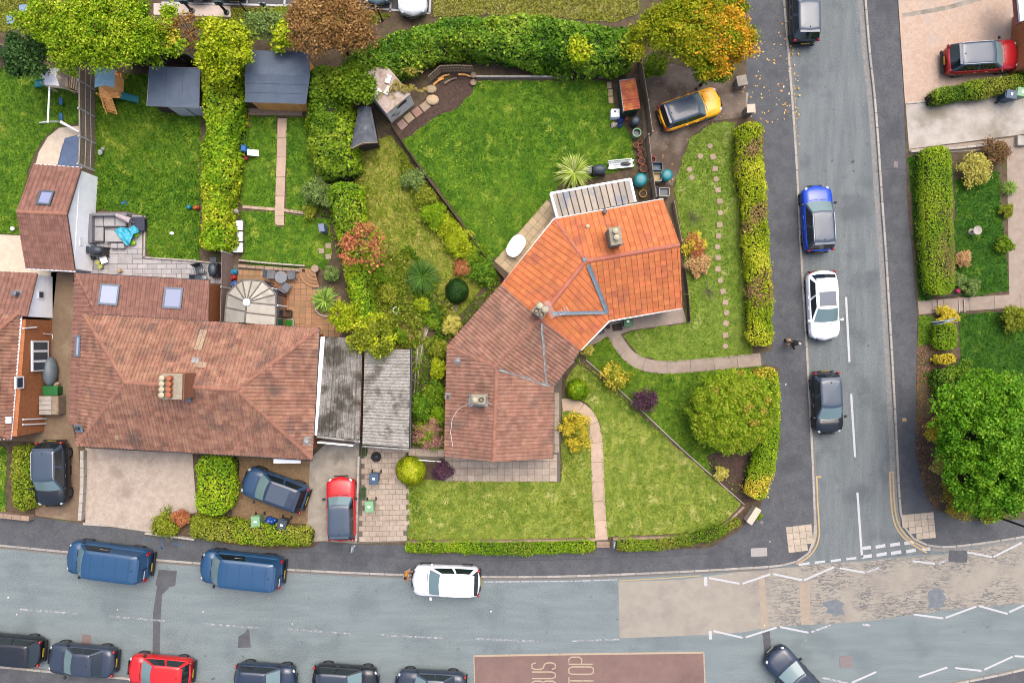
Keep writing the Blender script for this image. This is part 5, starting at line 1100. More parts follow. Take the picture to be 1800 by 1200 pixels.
hedge([(1662, 648), (1664, 672), (1666, 700)], [1.3, 1.2, 1.1], 1.0, P_DARK, 'short dark green hedge next to the big conifer', 26, .12, 3.4, .1, 480)
# ---------------------------------------------------------------- trees
tree(172, 52, 3.9, 1.9, 4.6, 1.5, lin((80, 124, 22), (146, 180, 38), (214, 214, 76)), 'spreading lime-yellow tree overhanging the play equipment at top left', 31, 180, .42, 260, .13, .2, limbs=14)
tree(290, 78, 1.6, .9, 3.4, .8, P_LIME2, 'thin lime green tree behind the flat roofed shed', 32, 34, .4, 120, .17, .1, pick=lambda X, ct, r: (ct > .8, P_YEL))
tree(397, 88, 1.5, 1.6, 3.4, 1.0, P_LIME, 'bright lime shrub tree left of the large shed', 33, 60, .42, 170, .18, .12)
tree(580, 38, 2.15, 1.75, 4.6, 1.5, P_BRONZE, 'rounded bronze brown tree by the car park', 34, 95, .5, 260, .12, .18, limbs=10)
tree(506, 66, .85, .75, 3.0, .5, P_LIME, 'feathery lime young tree leaning over the large shed roof', 35, 22, .3, 90, .2, .07, limbs=6, tilt=.4)
tree(1225, 62, 3.3, 2.1, 4.4, 1.6, lin((98, 128, 22), (150, 160, 34), (196, 180, 50)), 'wide autumn tree turning from green to orange over the drive', 36, 220, .4, 240, .13, .22, limbs=14, pick=lambda X, ct, r: ((X[:, 0] + r.normal(size=len(X)) * 1.2 > 11.2) & (ct > .25), P_ORANGE), base=(1255, 115))
tree(1255, 118, 1.2, .7, 3.2, .7, P_GREEN, 'low fresh green tree above the yellow car', 37, 30, .4, 140, .17, .1)
tree(1740, 775, 3.1, 3.9, 3.9, 2.8, P_CONE, 'huge glossy dark green conifer at the right edge', 38, 440, .36, 330, .14, .28, limbs=12, shell=(.6, 1.0), flat=.15, tilt=.6, core=.86, wobk=.35)
tree(1288, 722, 2.4, 2.3, 2.0, 1.35, lin((92, 130, 28), (140, 168, 44), (200, 204, 86)), 'big round olive green shrub inside the corner hedge', 39, 380, .26, 210, .11, .14, name='shrub', cat='shrub', limbs=10, shell=(.7, 1.0), flat=.2, core=.9, wobk=.12, pick=lambda X, ct, r: (ct > .95, lin((160, 150, 60), (190, 176, 80))))
tree(46, 98, 1.15, 1.1, 3.2, .9, P_PINE, 'grey-green bushy tree behind the white playhouse', 40, 44, .4, 170, .15, .12)
tree(642, 432, 1.3, 1.2, 2.8, .7, P_RED, 'sparse reddish sumac tree over the narrow hedge', 41, 40, .3, 48, .17, .08, bark=M_bark2, limbs=12, tilt=.5, pick=lambda X, ct, r: (ct > .75, P_OLIVE))
tree(655, 590, 1.2, 1.1, 2.6, .7, P_OLIVE, 'yellow-green shrub tree overhanging both garage roofs', 42, 46, .36, 150, .13, .09, pick=lambda X, ct, r: (ct > .7, P_LIME))
tree(606, 556, .7, .8, 1.9, .55, P_LIME, 'golden green bush beside the spiky palm on the terracotta patio', 43, 26, .3, 130, .13, .07)
tree(330, 52, 1.0, 1.0, 2.2, .7, P_BRONZE, 'thin brown half bare tree near the pale path', 44, 26, .3, 60, .12, .07, limbs=14, bark=M_bark2)
tree(480, 50, 1.7, .8, 2.4, .7, P_GREYG, 'grey-green scrub tree behind the large shed', 45, 40, .36, 110, .14, .08)
tree(1020, 92, .6, .6, 3.0, .5, P_LIME, 'small lime yellow sapling growing out of the laurel hedge', 46, 16, .26, 90, .17, .06)
tree(622, 150, 1.1, 1.0, 2.6, .8, P_GREEN, 'ivy covered tree mound between bronze tree and summerhouse', 47, 50, .42, 150, .16, .1)
# ---------------------------------------------------------------- shrubs and single plants
ball(722, 827, 26, 1.3, P_LIME, 'clipped lime green ball bush at the corner of the front drive', 51)
ball(1015, 685, 19, 1.0, P_LIME2, 'small clipped green ball bush beside the bungalow front door path', 52)
ball(803, 511, 20, 1.2, P_TOP, 'dark green clipped egg shaped bush in the rough garden', 53, squash=1.1)
shrub(777, 827, 20, 1.1, P_PURPLE, 'dark purple bush right of the lime ball bush', 54, size=.09)
shrub(752, 762, 28, 1.1, P_PINK, 'pink flowering hydrangea against the bungalow side', 55, size=.1, pick=lambda X, ct, r: (ct > .72, P_GREEN))
shrub(1012, 757, 27, 1.2, P_YEL, 'bright yellow bush inside the bend of the front path', 56, ry=38, size=.1, pick=lambda X, ct, r: (ct > .8, P_OLIVE))
shrub(1084, 660, 27, 1.2, P_OLIVE, 'yellow-tipped green bush on the boundary by the orange house', 57, size=.1, pick=lambda X, ct, r: (ct > .65, P_YEL))
shrub(1133, 703, 26, 1.0, P_PURPLE, 'sparse maroon bush on the boundary line', 58, per=60, size=.1)
shrub(1268, 832, 13, .7, P_PALEY, 'small pale yellow bush near the corner hedge tip', 59, size=.09); shrub(1031, 613, 11, .6, P_PALEY, 'tiny yellow bush at the inner corner of the orange house', 60, size=.09)
shrub(1221, 430, 22, .9, P_RED, 'red and yellow bush beside the orange gable', 61, size=.09, pick=lambda X, ct, r: (ct > .5, P_YEL)); shrub(1227, 466, 20, .9, P_PEACH, 'peach flowered hydrangea below the red and yellow bush', 62, size=.1)
for px, py, lb, sd_ in ((1218, 383, 'bare twiggy bush by the orange gable', 63), (1246, 512, 'low bare twig tangle on the side lawn', 64)):
    c = G(px, py, .3); t_ = thing('dead_bush', (c.x, c.y, .15), lb, 'bush'); rr = random.Random(sd_)
    for k in range(16):
        a = rr.uniform(0, 6.28); l_ = rr.uniform(.4, .85); e = Vector((c.x + math.cos(a) * l_, c.y + math.sin(a) * l_, .15 + rr.uniform(.15, .6))); m_ = Vector((c.x, c.y, .15)).lerp(e, .5) + Vector((rr.uniform(-.08, .08), rr.uniform(-.08, .08), .12))
        MB().tube((c.x, c.y, .12), m_, .02, .014, 5).tube(m_, e, .014, .004, 5).build('twig', M_bark2, t_)
spiky(1010, 300, 36, 1.5, lin((128, 158, 70), (176, 194, 112), (206, 214, 160)), 'pale spiky cordyline on the back lawn by the lean-to', 65, 200, .04, .2)
spiky(568, 527, 26, 1.3, lin((90, 134, 66), (140, 176, 100), (186, 208, 140)), 'spiky green palm in the round bed of the terracotta patio', 66, 170, .04, .15)
spiky(740, 486, 36, 1.2, lin((44, 84, 40), (74, 116, 58), (116, 150, 84)), 'dark green fountain grass clump in the rough garden', 67, 420, .022, .1, 'grass_clump')
for i, (px, py, rad, h, pal, lb) in enumerate([
    (728, 318, 22, .9, P_GREYG, 'grey-green bush at the top of the diagonal border'), (748, 345, 22, .9, P_OLIVE, 'orange-tinged bush second down the diagonal border'), (762, 378, 24, 1.0, P_LIME2, 'leafy green bush midway down the diagonal border'), (790, 398, 24, .9, P_LIME, 'yellow-green bush in the diagonal border'), (806, 428, 26, 1.0, P_LIME, 'broad lime bush at the foot of the diagonal border'),
    (838, 448, 22, .8, P_GREEN, 'low green bush near the patio end of the diagonal border'), (850, 478, 26, .9, P_DARK, 'dark green bush at the boundary corner by the orange eave'), (815, 468, 18, .6, P_RED, 'reddish low plant left of the dark corner bush'),
    (760, 565, 14, .7, P_GREEN, 'green plant by the crazy paving'), (793, 570, 18, .8, P_PALEY, 'yellow bush with pale blooms near the bungalow corner'), (775, 610, 18, 1.0, P_OLIVE, 'olive bush against the bungalow corner'), (772, 645, 18, 1.1, P_LIME, 'lime bush by the roof vent side of the bungalow'), (766, 690, 22, 1.1, P_GREEN, 'green leafy bush along the bungalow side'), (742, 712, 24, 1.2, P_DARK, 'dark leafy bush between garage and bungalow'), (770, 727, 16, 1.0, P_LIME2, 'light green bush above the pink hydrangea'),
    (685, 515, 18, .8, P_OLIVE, 'straggly olive bush left of the fountain grass'), (665, 490, 16, .7, P_GREEN, 'small green bush beside the narrow hedge'), (745, 535, 14, .7, P_LIME, 'lime weed clump below the fountain grass'), (700, 590, 16, .7, P_GREEN, 'green clump behind the pale garage'),
    (1714, 298, 29, 1.1, P_PALEY, 'pale yellow bush in the east front garden'), (1748, 270, 26, 1.0, lin((110, 84, 56), (140, 104, 70), (120, 120, 60)), 'brown-red bush behind the pale yellow bush'), (1692, 456, 15, .8, P_PEACH, 'peach hydrangea beside the clipped east hedge'), (1686, 492, 13, .6, P_GREYG, 'silver bush by the east steps'), (1706, 504, 15, .7, P_GREYG, 'pale leafed bush above the east path'), (1765, 430, 17, .7, P_GREEN, 'green tuft by the east path edge'), (1768, 372, 13, .5, P_OLIVE, 'low olive plant in the east border'),
    (1782, 560, 24, 1.2, P_OLIVE, 'golden olive bush at the right edge south of the path'), (1686, 652, 24, 1.1, P_DARK, 'glossy dark bush above the conifer'), (1664, 560, 20, .9, P_YEL, 'golden bush under the leaning board sign'), (1672, 716, 26, 1.3, P_PALEY, 'pale straw shrub at the conifer shoulder'), (1648, 758, 24, 1.3, P_YEL, 'yellow shrub at the left of the conifer'), (1655, 815, 18, 1.0, P_PALEY, 'straw coloured shrub low on the conifer side'), (1690, 872, 36, 1.1, lin((150, 132, 40), (176, 160, 60), (120, 130, 40)), 'golden brown shrub at the corner below the conifer'), (1745, 895, 24, 1.0, P_OLIVE, 'olive shrub at the pavement below the conifer'),
    (358, 918, 22, 1.3, P_OLIVE, 'bushy olive shrub at the end of the square lime hedge'), (292, 922, 24, .7, P_OLIVE, 'low tufted shrub in front of the pink drive'), (320, 912, 16, .7, P_RED, 'russet shrub beside the pink drive'), (560, 340, 28, 1.6, P_GREYG, 'grey-green bush spilling over the right side of the path lawn'), (545, 372, 14, .7, P_OLIVE, 'low spiky bush at the end of the stone edging'), (582, 480, 14, .8, P_GREYG, 'silver bush beside the patio steps'),
    (60, 62, 16, .8, P_OLIVE, 'straw bush left of the lime tree'), (1150, 120, 22, 1.4, P_GREEN, 'dark leafy bush where laurel meets autumn tree'), (500, 30, 20, .8, P_OLIVE, 'scrubby bush at the car park edge'), (1330, 905, 10, .4, P_GREEN, 'weed tuft at the pavement corner')]):
    shrub(px, py, rad, h, pal, lb, 200 + i * 3, size=.105 if rad > 15 else .085)
spiky(1776, 330, 18, .6, lin((90, 130, 60), (150, 180, 100)), 'pale arching grass tuft by the east path', 68, 120, .02, .2, 'grass_clump')
scatter('border_plants', [(706, 272), (760, 335), (830, 420), (882, 490), (840, 480), (800, 450), (740, 370), (705, 300)], 420, P_OLIVE, .12, 299, .4, .15, .7, -.35)
scatter('border_plants', [(1000, 620), (1030, 640), (1110, 705), (1180, 775), (1150, 765), (1040, 668)], 160, P_GREEN, .1, 298, .2, .15, .7, 0.0)
# climbers and ground growth that nobody could count
sm = scatter('climber', [(668, 190), (688, 150), (712, 118), (745, 128), (752, 165), (728, 170), (700, 185), (684, 205)], 300, lin((150, 140, 60), (176, 156, 90), (110, 130, 40)), .13, 301, .2, 2.33, .7, .15)
scatter('weeds', [(645, 470), (720, 430), (770, 500), (800, 540), (785, 600), (742, 612), (645, 612)], 420, lin((70, 112, 24), (120, 146, 40), (176, 166, 90)), .13, 302, .38, .16, .9, -.25)
scatter('weeds', [(626, 280), (680, 270), (720, 330), (770, 420), (720, 440), (640, 460)], 60, lin((80, 118, 26), (140, 150, 50)), .1, 316, .16, .16, .9, .25)
scatter('weeds', [(726, 612), (785, 600), (782, 790), (724, 784)], 260, P_GREEN, .11, 303, .3, .15, .8)
scatter('weeds', [(985, 850), (986, 730), (1036, 740), (1042, 945), (1000, 945)], 90, P_OLIVE, .1, 304, .14, .16, .9, .1)
scatter('weeds', [(716, 850), (740, 850), (745, 945), (716, 948)], 130, P_GREEN, .1, 305, .14, .16, .9)
scatter('weeds', [(1195, 660), (1060, 640), (1040, 640), (1310, 880), (1330, 870), (1250, 800)], 60, P_DARK, .11, 306, .14, .16, .9, .1)
scatter('fallen_leaves', [(1315, 60), (1400, 30), (1412, 210), (1320, 220)], 5.5, lin((226, 190, 110), (214, 160, 70), (230, 214, 170)), .13, 307, .012, .122, .15)
scatter('fallen_leaves', [(1125, 130), (1310, 130), (1310, 200), (1215, 240), (1190, 320), (1140, 320)], 5, lin((150, 116, 70), (190, 150, 90), (120, 84, 56)), .12, 308, .012, .155, .15)
scatter('fallen_leaves', [(1611, 600), (1650, 600), (1660, 840), (1650, 895), (1628, 880), (1610, 800)], 90, lin((140, 96, 66), (168, 116, 80), (120, 100, 60)), .09, 309, .02, .14, .2)
scatter('fallen_leaves', [(1384, 60), (1396, 60), (1408, 260), (1398, 260)], 14, lin((214, 170, 90), (190, 150, 80)), .11, 310, .01, .012, .1)
scatter('fallen_leaves', [(300, 960), (1350, 980), (1420, 700), (1380, 650), (1360, 900), (1250, 975), (700, 975)], .25, lin((222, 214, 196), (200, 180, 140)), .1, 311, .01, .122, .1)
scatter('fallen_leaves', [(0, 1000), (800, 1060), (1420, 1060), (1420, 1140), (0, 1120)], .06, lin((230, 230, 226), (200, 180, 140)), .1, 312, .01, .012, .1)
scatter('weeds', [(545, 205), (600, 210), (606, 300), (628, 440), (600, 470), (575, 384), (560, 378)], 190, P_GREEN, .12, 317, .25, .15, .8, -.4)
scatter('weeds', [(610, 470), (650, 470), (650, 560), (612, 520)], 190, P_LIME2, .11, 318, .25, .15, .8, -.3)
scatter('weeds', [(790, 600), (880, 500), (870, 490), (845, 500), (785, 575)], 200, P_GREEN, .11, 319, .3, .15, .8, -.3)
scatter('clover', [(720, 240), (760, 210), (850, 300), (880, 420), (860, 430)], 26, lin((150, 176, 60), (180, 196, 90)), .08, 313, .05, .17, .4)
scatter('weeds', [(1614, 600), (1650, 600), (1650, 760), (1625, 740)], 80, P_GREEN, .1, 314, .12, .15, .8, .2)
scatter('weeds', [(700, 30), (1120, 25), (1120, 60), (1000, 45), (700, 45)], 60, P_OLIVE, .1, 315, .15, .15, .8, .2)
# ================================================================== VEHICLES (local: +x is the front, built at the origin)
def paint(name, c, metal=.0, rough=.33):
    if name in MATS: return MATS[name]
    m = mat(name, c, c, 3, rough, metal=metal, spec=.45, coat=.25); return m
PT = {'black': paint('car_paint_black', C(32, 38, 46, 2.2)), 'navy': paint('car_paint_navy', C(50, 80, 114, 2.0)), 'blue': paint('car_paint_blue', C(20, 74, 196, 1.7)), 'white': paint('car_paint_white', C(240, 242, 246, 1.3)), 'silver': paint('car_paint_silver', C(228, 232, 238, 1.5)),
      'red': paint('car_paint_red', C(212, 34, 36, 1.8)), 'wine': paint('car_paint_wine', C(180, 24, 34, 1.8)), 'yellow': paint('car_paint_yellow', C(252, 176, 24, 1.15)), 'van': paint('van_paint_blue', C(42, 88, 130, 2.2)), 'slate': paint('car_paint_slate', C(58, 70, 88, 2.2)), 'midnight': paint('car_paint_midnight', C(46, 62, 86, 2.2)), 'teal': paint('car_paint_teal', C(150, 176, 190)), 'roof_sky_tint': paint('car_roof_black_sky_tint', C(70, 86, 104, 2.0), rough=.38)}  # last entry: black roof mixed slate-blue, sky reflection put into the colour
M_cglass = glassmat('car_glass', C(40, 52, 56), .03); M_wglass = glassmat('windscreen_glass', C(128, 156, 158, 2.2), .08); M_tyre = mat('tyre', C(40, 40, 42), C(52, 52, 54), 6, .85); M_rim = mat('alloy_rim', C(120, 124, 130), C(100, 104, 110), 6, .4, metal=.5)
M_head = glassmat('headlight_glass', C(226, 232, 238), .05); M_tail = glassmat('tail_light', C(196, 24, 30), .1); M_plate_y = mat('plate_yellow', C(224, 184, 50), C(214, 172, 44), 6, .5); M_plate_w = mat('plate_white', C(236, 236, 236), C(228, 228, 228), 6, .5); M_trim = mat('car_black_trim', C(36, 38, 42), C(44, 46, 50), 6, .5); M_rail = mat('roof_rail', C(226, 228, 232), C(212, 214, 220), 4, .3, metal=.3)
SPEC = dict(hatch=dict(L=4.05, W=1.76, Ht=1.48, belt=.95, ws0=.57, rf=.14, rr=-.79, rb=-.955, nose=.66, rear=.93), saloon=dict(L=4.5, W=1.80, Ht=1.44, belt=.94, ws0=.50, rf=.14, rr=-.44, rb=-.72, nose=.66, rear=.92), coupe=dict(L=4.3, W=1.80, Ht=1.46, belt=.94, ws0=.55, rf=.12, rr=-.73, rb=-.92, nose=.66, rear=.93), suv=dict(L=4.4, W=1.84, Ht=1.62, belt=1.02, ws0=.55, rf=.18, rr=-.80, rb=-.955, nose=.78, rear=1.0), van=dict(L=5.1, W=1.98, Ht=1.97, belt=1.12, ws0=.70, rf=.41, rr=-.90, rb=-.975, nose=.86, rear=1.12), mini=dict(L=3.85, W=1.73, Ht=1.42, belt=.94, ws0=.46, rf=.20, rr=-.82, rb=-.96, nose=.72, rear=.93))
def car(kind, body, roofc, px, py, ang, label, name='parked_car', rails=False, group=None, z=0.0, scale=1.0, cat='car', tail='split', pano=None, L=None, W=None, front_plate=True):
    S = SPEC[kind]; Lh = (L or S['L']) / 2; Wh = (W or S['W']) / 2; Ht = S['Ht']; bz = S['belt']
    c = G(px, py, .8 if kind != 'van' else 1.0); root = thing(name, (c.x, c.y, z), label, cat, group, R(ang)); bm_, rm_ = PT[body], PT[roofc]
    # --- body shell
    xs = [-1, -.985, -.95, -.88, -.78, -.66, -.5, -.3, -.1, .1, .3, S['ws0'], .55, .68, .80, .88, .95, .985, 1]; xs = sorted(set(xs))
    def hw(s): e = max(0, (abs(s) - .70) / .30); return Wh * (1 - (.36 if s > 0 else .24) * e ** 2.3)
    def deck(s):
        if s >= S['ws0']: t = (s - S['ws0']) / (1 - S['ws0']); return bz + .02 - (bz - S['nose']) * (.35 * t + .65 * t ** 3)
        if kind == 'saloon' and s < S['rb']: t = (S['rb'] - s) / (1 + S['rb']); return bz + .04 - .12 * t ** 2
        return bz + .0 - (bz - S['rear']) * max(0, (-s - .7) / .3)
    nose_b = .22
    V = []; Fc = []; ns = 13
    for s in xs:
        h_, d_ = hw(s), deck(s); zb = .20 + (.10 if abs(s) > .93 else 0); endk = max(0, (abs(s) - .9) / .1)
        d_ -= .10 * endk ** 2; half = [(.90, zb), (.97, zb + (d_ - zb) * .22), (1.0, zb + (d_ - zb) * .5), (.985, zb + (d_ - zb) * .8), (.93, d_ - .01), (.55, d_ + .03), (0, d_ + .045)]
        ring = [(y, z_) for y, z_ in half] + [(-y, z_) for y, z_ in half[-2::-1]]
        for y, z_ in ring: V.append((s * Lh - math.copysign(1, s) * nose_b * endk * y * y * (1 if s > 0 else .6), y * h_, z_))
    n = len(xs)
    for i in range(n - 1): Fc += [(i * ns + j, (i + 1) * ns + j, (i + 1) * ns + j + 1, i * ns + j + 1) for j in range(ns - 1)] + [((i + 1) * ns, i * ns, i * ns + ns - 1, (i + 1) * ns + ns - 1)]
    Fc += [tuple(range(ns)), tuple(range((n - 1) * ns, n * ns))[::-1]]
    bo = MB().add(V, Fc).build('body', bm_, root, smooth=True, local=True)
    # --- cabin
    fr = [-1, -.9, -.5, 0, .5, .9, 1]; sd_ = [0, .05, .27, .46, .52, .74, .93, 1]
    def ring(t):
        e = t ** 1.15; x0 = Lh * (S['ws0'] + (S['rf'] - S['ws0']) * t); x1 = Lh * (S['rb'] + (S['rr'] - S['rb']) * t); b = Wh * (.90 + ((.74 if kind != 'van' else .84) - .90) * e); z_ = bz - .02 + (Ht - .07 - bz + .02) * t
        bw = .16 * (1 - .45 * t); br = .10
        P = [(x0 - bw * j * j, b * j * (1 - .02 * (j * j == 1)), z_) for j in fr]
        P += [(x0 - bw + (x1 + br * 1 - (x0 - bw)) * k, b * (1 + .03 * math.sin(math.pi * k)), z_) for k in sd_[1:-1]]
        P += [(x1 + br * j * j, b * j * (1 - .03 * (j * j == 1)), z_) for j in fr[::-1]]
        P += [(x0 - bw + (x1 + br - (x0 - bw)) * k, -b * (1 + .03 * math.sin(math.pi * k)), z_) for k in sd_[-2:0:-1]]
        return P
    r0, r1, r2 = ring(0), ring(.5), ring(1); m_ = len(r0); nf = len(fr); nsd = len(sd_) - 2
    runs = []
    for i in range(m_):
        j = (i + 1) % m_
        if i < nf - 1: key = 'windscreen' if 0 < i < nf - 2 else 'pillar'
        elif i < nf - 1 + nsd + 1: k = i - (nf - 1); key = 'pillar' if k in (0, 3, nsd) else 'side_window'
        elif i < 2 * nf - 1 + nsd: k = i - (nf + nsd); key = 'rear_window' if 0 < k < nf - 2 else 'pillar'
        else: k = i - (2 * nf - 1 + nsd); key = 'pillar' if k in (0, 3, nsd) else 'side_window'
        if kind == 'van' and ((key == 'side_window' and (2 < i - (nf - 1) < nsd + 1 or 0 <= i - (2 * nf - 1 + nsd) < 4)) or key == 'rear_window'): key = 'pillar'
        q_ = [(r0[j], r0[i], r1[i], r1[j]), (r1[j], r1[i], r2[i], r2[j])]
        if runs and runs[-1][0] == key: runs[-1][1].extend(q_)
        else: runs.append([key, q_])
    if len(runs) > 1 and runs[0][0] == runs[-1][0]: runs[0][1].extend(runs.pop()[1])
    for key, qs in runs:
        mb = MB()
        for q_ in qs: mb.add(q_, [(0, 1, 2, 3)])
        bm2 = bmesh.new(); t = mb.mesh('t'); bm2.from_mesh(t); bmesh.ops.remove_doubles(bm2, verts=bm2.verts, dist=.0005); me = bpy.data.meshes.new(key); bm2.to_mesh(me); bm2.free(); bpy.data.meshes.remove(t); me.shade_smooth()
        link('body_panel' if kind == 'van' and key == 'pillar' else key, me, M_wglass if key == 'windscreen' else (M_cglass if key != 'pillar' else (bm_ if kind == 'van' or body in ('white', 'silver') else (PT['roof_sky_tint'] if roofc == 'roof_sky_tint' else bm_))), root)
    # --- roof
    cx = sum(p[0] for p in r2) / m_; rg = [r2]
    for k, dz in ((.95, .045), (.75, .062), (.4, .072)): rg.append([(cx + (p[0] - cx) * k, p[1] * k, Ht - .07 + dz) for p in r2])
    V = [p for q_ in rg for p in q_] + [(cx, 0, Ht)]; Fc = []
    for a in range(3): Fc += [(a * m_ + i, a * m_ + (i + 1) % m_, (a + 1) * m_ + (i + 1) % m_, (a + 1) * m_ + i) for i in range(m_)]
    Fc += [(3 * m_ + i, 3 * m_ + (i + 1) % m_, 4 * m_) for i in range(m_)]
    V = [Vector(v) for v in V]; rf = MB().add(V, [f[::-1] for f in Fc]); 
    if (rf.v[rf.f[-1][1]] - rf.v[rf.f[-1][0]]).cross(rf.v[rf.f[-1][2]] - rf.v[rf.f[-1][0]]).z < 0: rf.f = [f[::-1] for f in rf.f]
    ro = rf.build('roof', rm_, root, smooth=True, local=True)
    if pano:
        x0, x1 = Lh * (S['rf'] - .10), Lh * (S['rf'] - pano); MB().box(((x0 + x1) / 2, 0, Ht + .002), (x0 - x1, Wh * 1.12, .012), 0, .004).build('glass_roof', PT['roof_sky_tint'], ro, local=True)
    MB().box((Lh * (S['rr'] + .12), 0, Ht + .015), (.09, .035, .05), 0, .01).build('roof_aerial', M_trim, ro, local=True)
    if rails:
        for s in (-1, 1): MB().path([(Lh * (S['rf'] - .08), s * Wh * .70, Ht - .015), (Lh * (S['rf'] - .15), s * Wh * .71, Ht + .03), (Lh * (S['rr'] + .12), s * Wh * .70, Ht + .03), (Lh * (S['rr'] + .06), s * Wh * .69, Ht - .015)], .022).build('roof_rail', M_rail, root, local=True)
    # --- wheels, lights, mirrors, plates, wipers
    wr = .33 if kind not in ('suv', 'van') else .36
    for wx in (.62, -.60):
        for s in (-1, 1):
            y_ = s * (Wh - .135)
            wh = MB().tube((wx * Lh, y_ - .11, wr), (wx * Lh, y_ + .11, wr), wr, wr, 20).build('wheel', M_tyre, root, local=True)
            MB().tube((wx * Lh, y_ - s * .02, wr), (wx * Lh, y_ + s * .118, wr), wr * .66, wr * .6, 14).build('rim', M_rim, wh, local=True)
            MB().box((wx * Lh, s * (Wh - .045), wr + .33), (wr * 1.9, .1, .07), 0, .03).build('wheel_arch', bm_ if kind != 'suv' else M_trim, root, local=True)
    for s in (-1, 1):
        q_ = deck(.9); MB().ball((Lh * .86, s * Wh * .74, q_ - .04), 1, 10, 6, (.19, .10, .07)).rot(Matrix.Rotation(-s * .5, 4, 'Z'), (Lh * .86, s * Wh * .74, q_)).build('headlight', M_head, root, smooth=True, local=True)
        MB().ball((-Lh * .955, s * Wh * .80, bz - .08 if kind != 'van' else 1.0), 1, 10, 6, (.07, .12, .13 if kind != 'van' else .28)).build('tail_light', M_tail, root, smooth=True, local=True)
        mx = Lh * (S['ws0'] - .13); MB().box((mx, s * (Wh + .09), bz + .06), (.13, .19, .12), s * .25, .035).build('mirror', M_trim if body not in ('white', 'silver') else bm_, root, local=True)
        for dx in (.06, -.26): MB().box((Lh * dx, s * (Wh + .005), bz - .16), (.2, .035, .03), 0, .01).build('door_handle', bm_ if body not in ('black',) else M_rim, root, local=True)
    MB().box((-Lh - (.012 if kind != 'van' else .02), 0 if kind != 'van' else .1, .62), (.03, .52, .12)).build('number_plate', M_plate_y, root, local=True)
    MB().box((Lh + .005, 0, .42), (.03, .52, .11)).build('number_plate', M_plate_w, root, local=True)
    MB().box((Lh - .0, 0, .58), (.06, Wh * 1.0, .14), 0, .02).build('grille', M_trim, root, local=True)
    MB().box((-Lh + .015, 0, .34), (.09, Wh * 1.5, .2), 0, .04).build('bumper', M_trim, root, local=True)
    for s, a in ((.35, .05), (-.3, .05)): MB().box((Lh * (S['ws0'] - .02), s * Wh, bz + .055), (.03, .5, .02), a, .005).build('wiper', M_trim, root, local=True)
    # bonnet shut lines
    for s in (-1, 1): MB().path([(Lh * (S['ws0'] + .0), s * Wh * .80, deck(S['ws0']) + .012), (Lh * .66, s * Wh * .72, deck(.66) + .016), (Lh * .84, s * Wh * .58, deck(.84) + .004)], .007, 4).build('bonnet_seam', M_trim, root, local=True)
    MB().box((Lh * (S['rb'] + (S['rr'] - S['rb']) * 1.02), 0, Ht - .045), (.16, Wh * 1.35, .03), 0, .012).build('spoiler', rm_, root, local=True)
    if kind == 'van':
        for k in range(4): MB().box((Lh * (.2 - k * .3), 0, Ht - .0), (.05, Wh * 1.35, .025), 0, .01).build('roof_rib', rm_, ro, local=True)
        for s in (-1, 1):
            MB().box((-Lh * .02, s * (Wh * .885), 1.5), (.62, .02, .09), 0).build('white_lettering', M_plate_w, root, local=True)
            MB().box((Lh * -.3, s * (Wh + .004), .66), (1.9, .03, .04)).build('side_rail', M_trim, root, local=True)
        MB().box((-Lh * .985, 0, 1.05), (.05, .02, 1.5)).build('door_seam', M_trim, root, local=True)
        MB().box((-Lh * .975 - .02, .35, 1.38), (.03, .5, .06)).build('white_lettering', M_plate_w, root, local=True)
    return root
car('hatch', 'black', 'roof_sky_tint', 1416, 16, 91, 'black hatchback at the top of the side road, cut by the frame', group='cars parked on the side road')
car('suv', 'blue', 'roof_sky_tint', 1438, 384, 93.5, 'bright blue car with dark roof and silver roof rails', group='cars parked on the side road', rails=True, L=4.05, W=1.8)
car('coupe', 'white', 'white', 1448, 537, -87, 'white car parked between the blue and the black car', group='cars parked on the side road', pano=.5, rails=False, L=4.25)
car('hatch', 'black', 'roof_sky_tint', 1455, 708, -87, 'black hatchback nearest the junction on the side road', group='cars parked on the side road', L=3.8, W=1.72)
car('suv', 'wine', 'roof_sky_tint', 1724, 102, 4, 'shiny dark red car with black roof on the block paved drive', z=.152, rails=True, L=4.4)
car('mini', 'yellow', 'roof_sky_tint', 1213, 192, 19, 'yellow-orange car with black roof under the autumn tree', z=.15, L=3.85)
car('van', 'van', 'van', 188, 987, 172.5, 'blue van nearest the left edge', 'parked_van', group='vans parked at the kerb', cat='van')
car('van', 'van', 'van', 423, 1002, 174, 'blue van in front of the roadside hedge', 'parked_van', group='vans parked at the kerb', cat='van')
car('suv', 'silver', 'white', 784, 1021, 178, 'white-silver car with a person at its nose', rails=False, L=4.15)
car('hatch', 'black', 'black', 12, 1143, 175, 'black car cut by the left edge at the bottom kerb', group='cars parked along the bottom kerb', L=4.2)
car('saloon', 'slate', 'slate', 142, 1161, 175, 'dark slate saloon left of the red car', group='cars parked along the bottom kerb', L=4.15)
car('hatch', 'red', 'red', 280, 1180, 175, 'red hatchback at the bottom kerb', group='cars parked along the bottom kerb', L=3.95)
car('hatch', 'midnight', 'midnight', 466, 1194, -4, 'midnight blue car cut by the bottom edge, right of the red one', group='cars parked along the bottom kerb', L=3.75)
car('hatch', 'black', 'slate', 607, 1197, -4, 'black car cut by the bottom edge, middle of three dark cars', group='cars parked along the bottom kerb', L=4.0)  # slate roof on the black car: sky reflection put into the colour
car('saloon', 'slate', 'slate', 757, 1207, 177, 'dark car cut by the bottom edge, nearest the bus stop bay', group='cars parked along the bottom kerb', L=4.3)
car('saloon', 'midnight', 'midnight', 1400, 1192, 133, 'dark blue car turning at the bottom right', 'car', L=4.3)
car('suv', 'black', 'roof_sky_tint', 92, 832, -89, 'black car with silver roof rails on the left gravel drive', z=.15, rails=True, L=3.95)
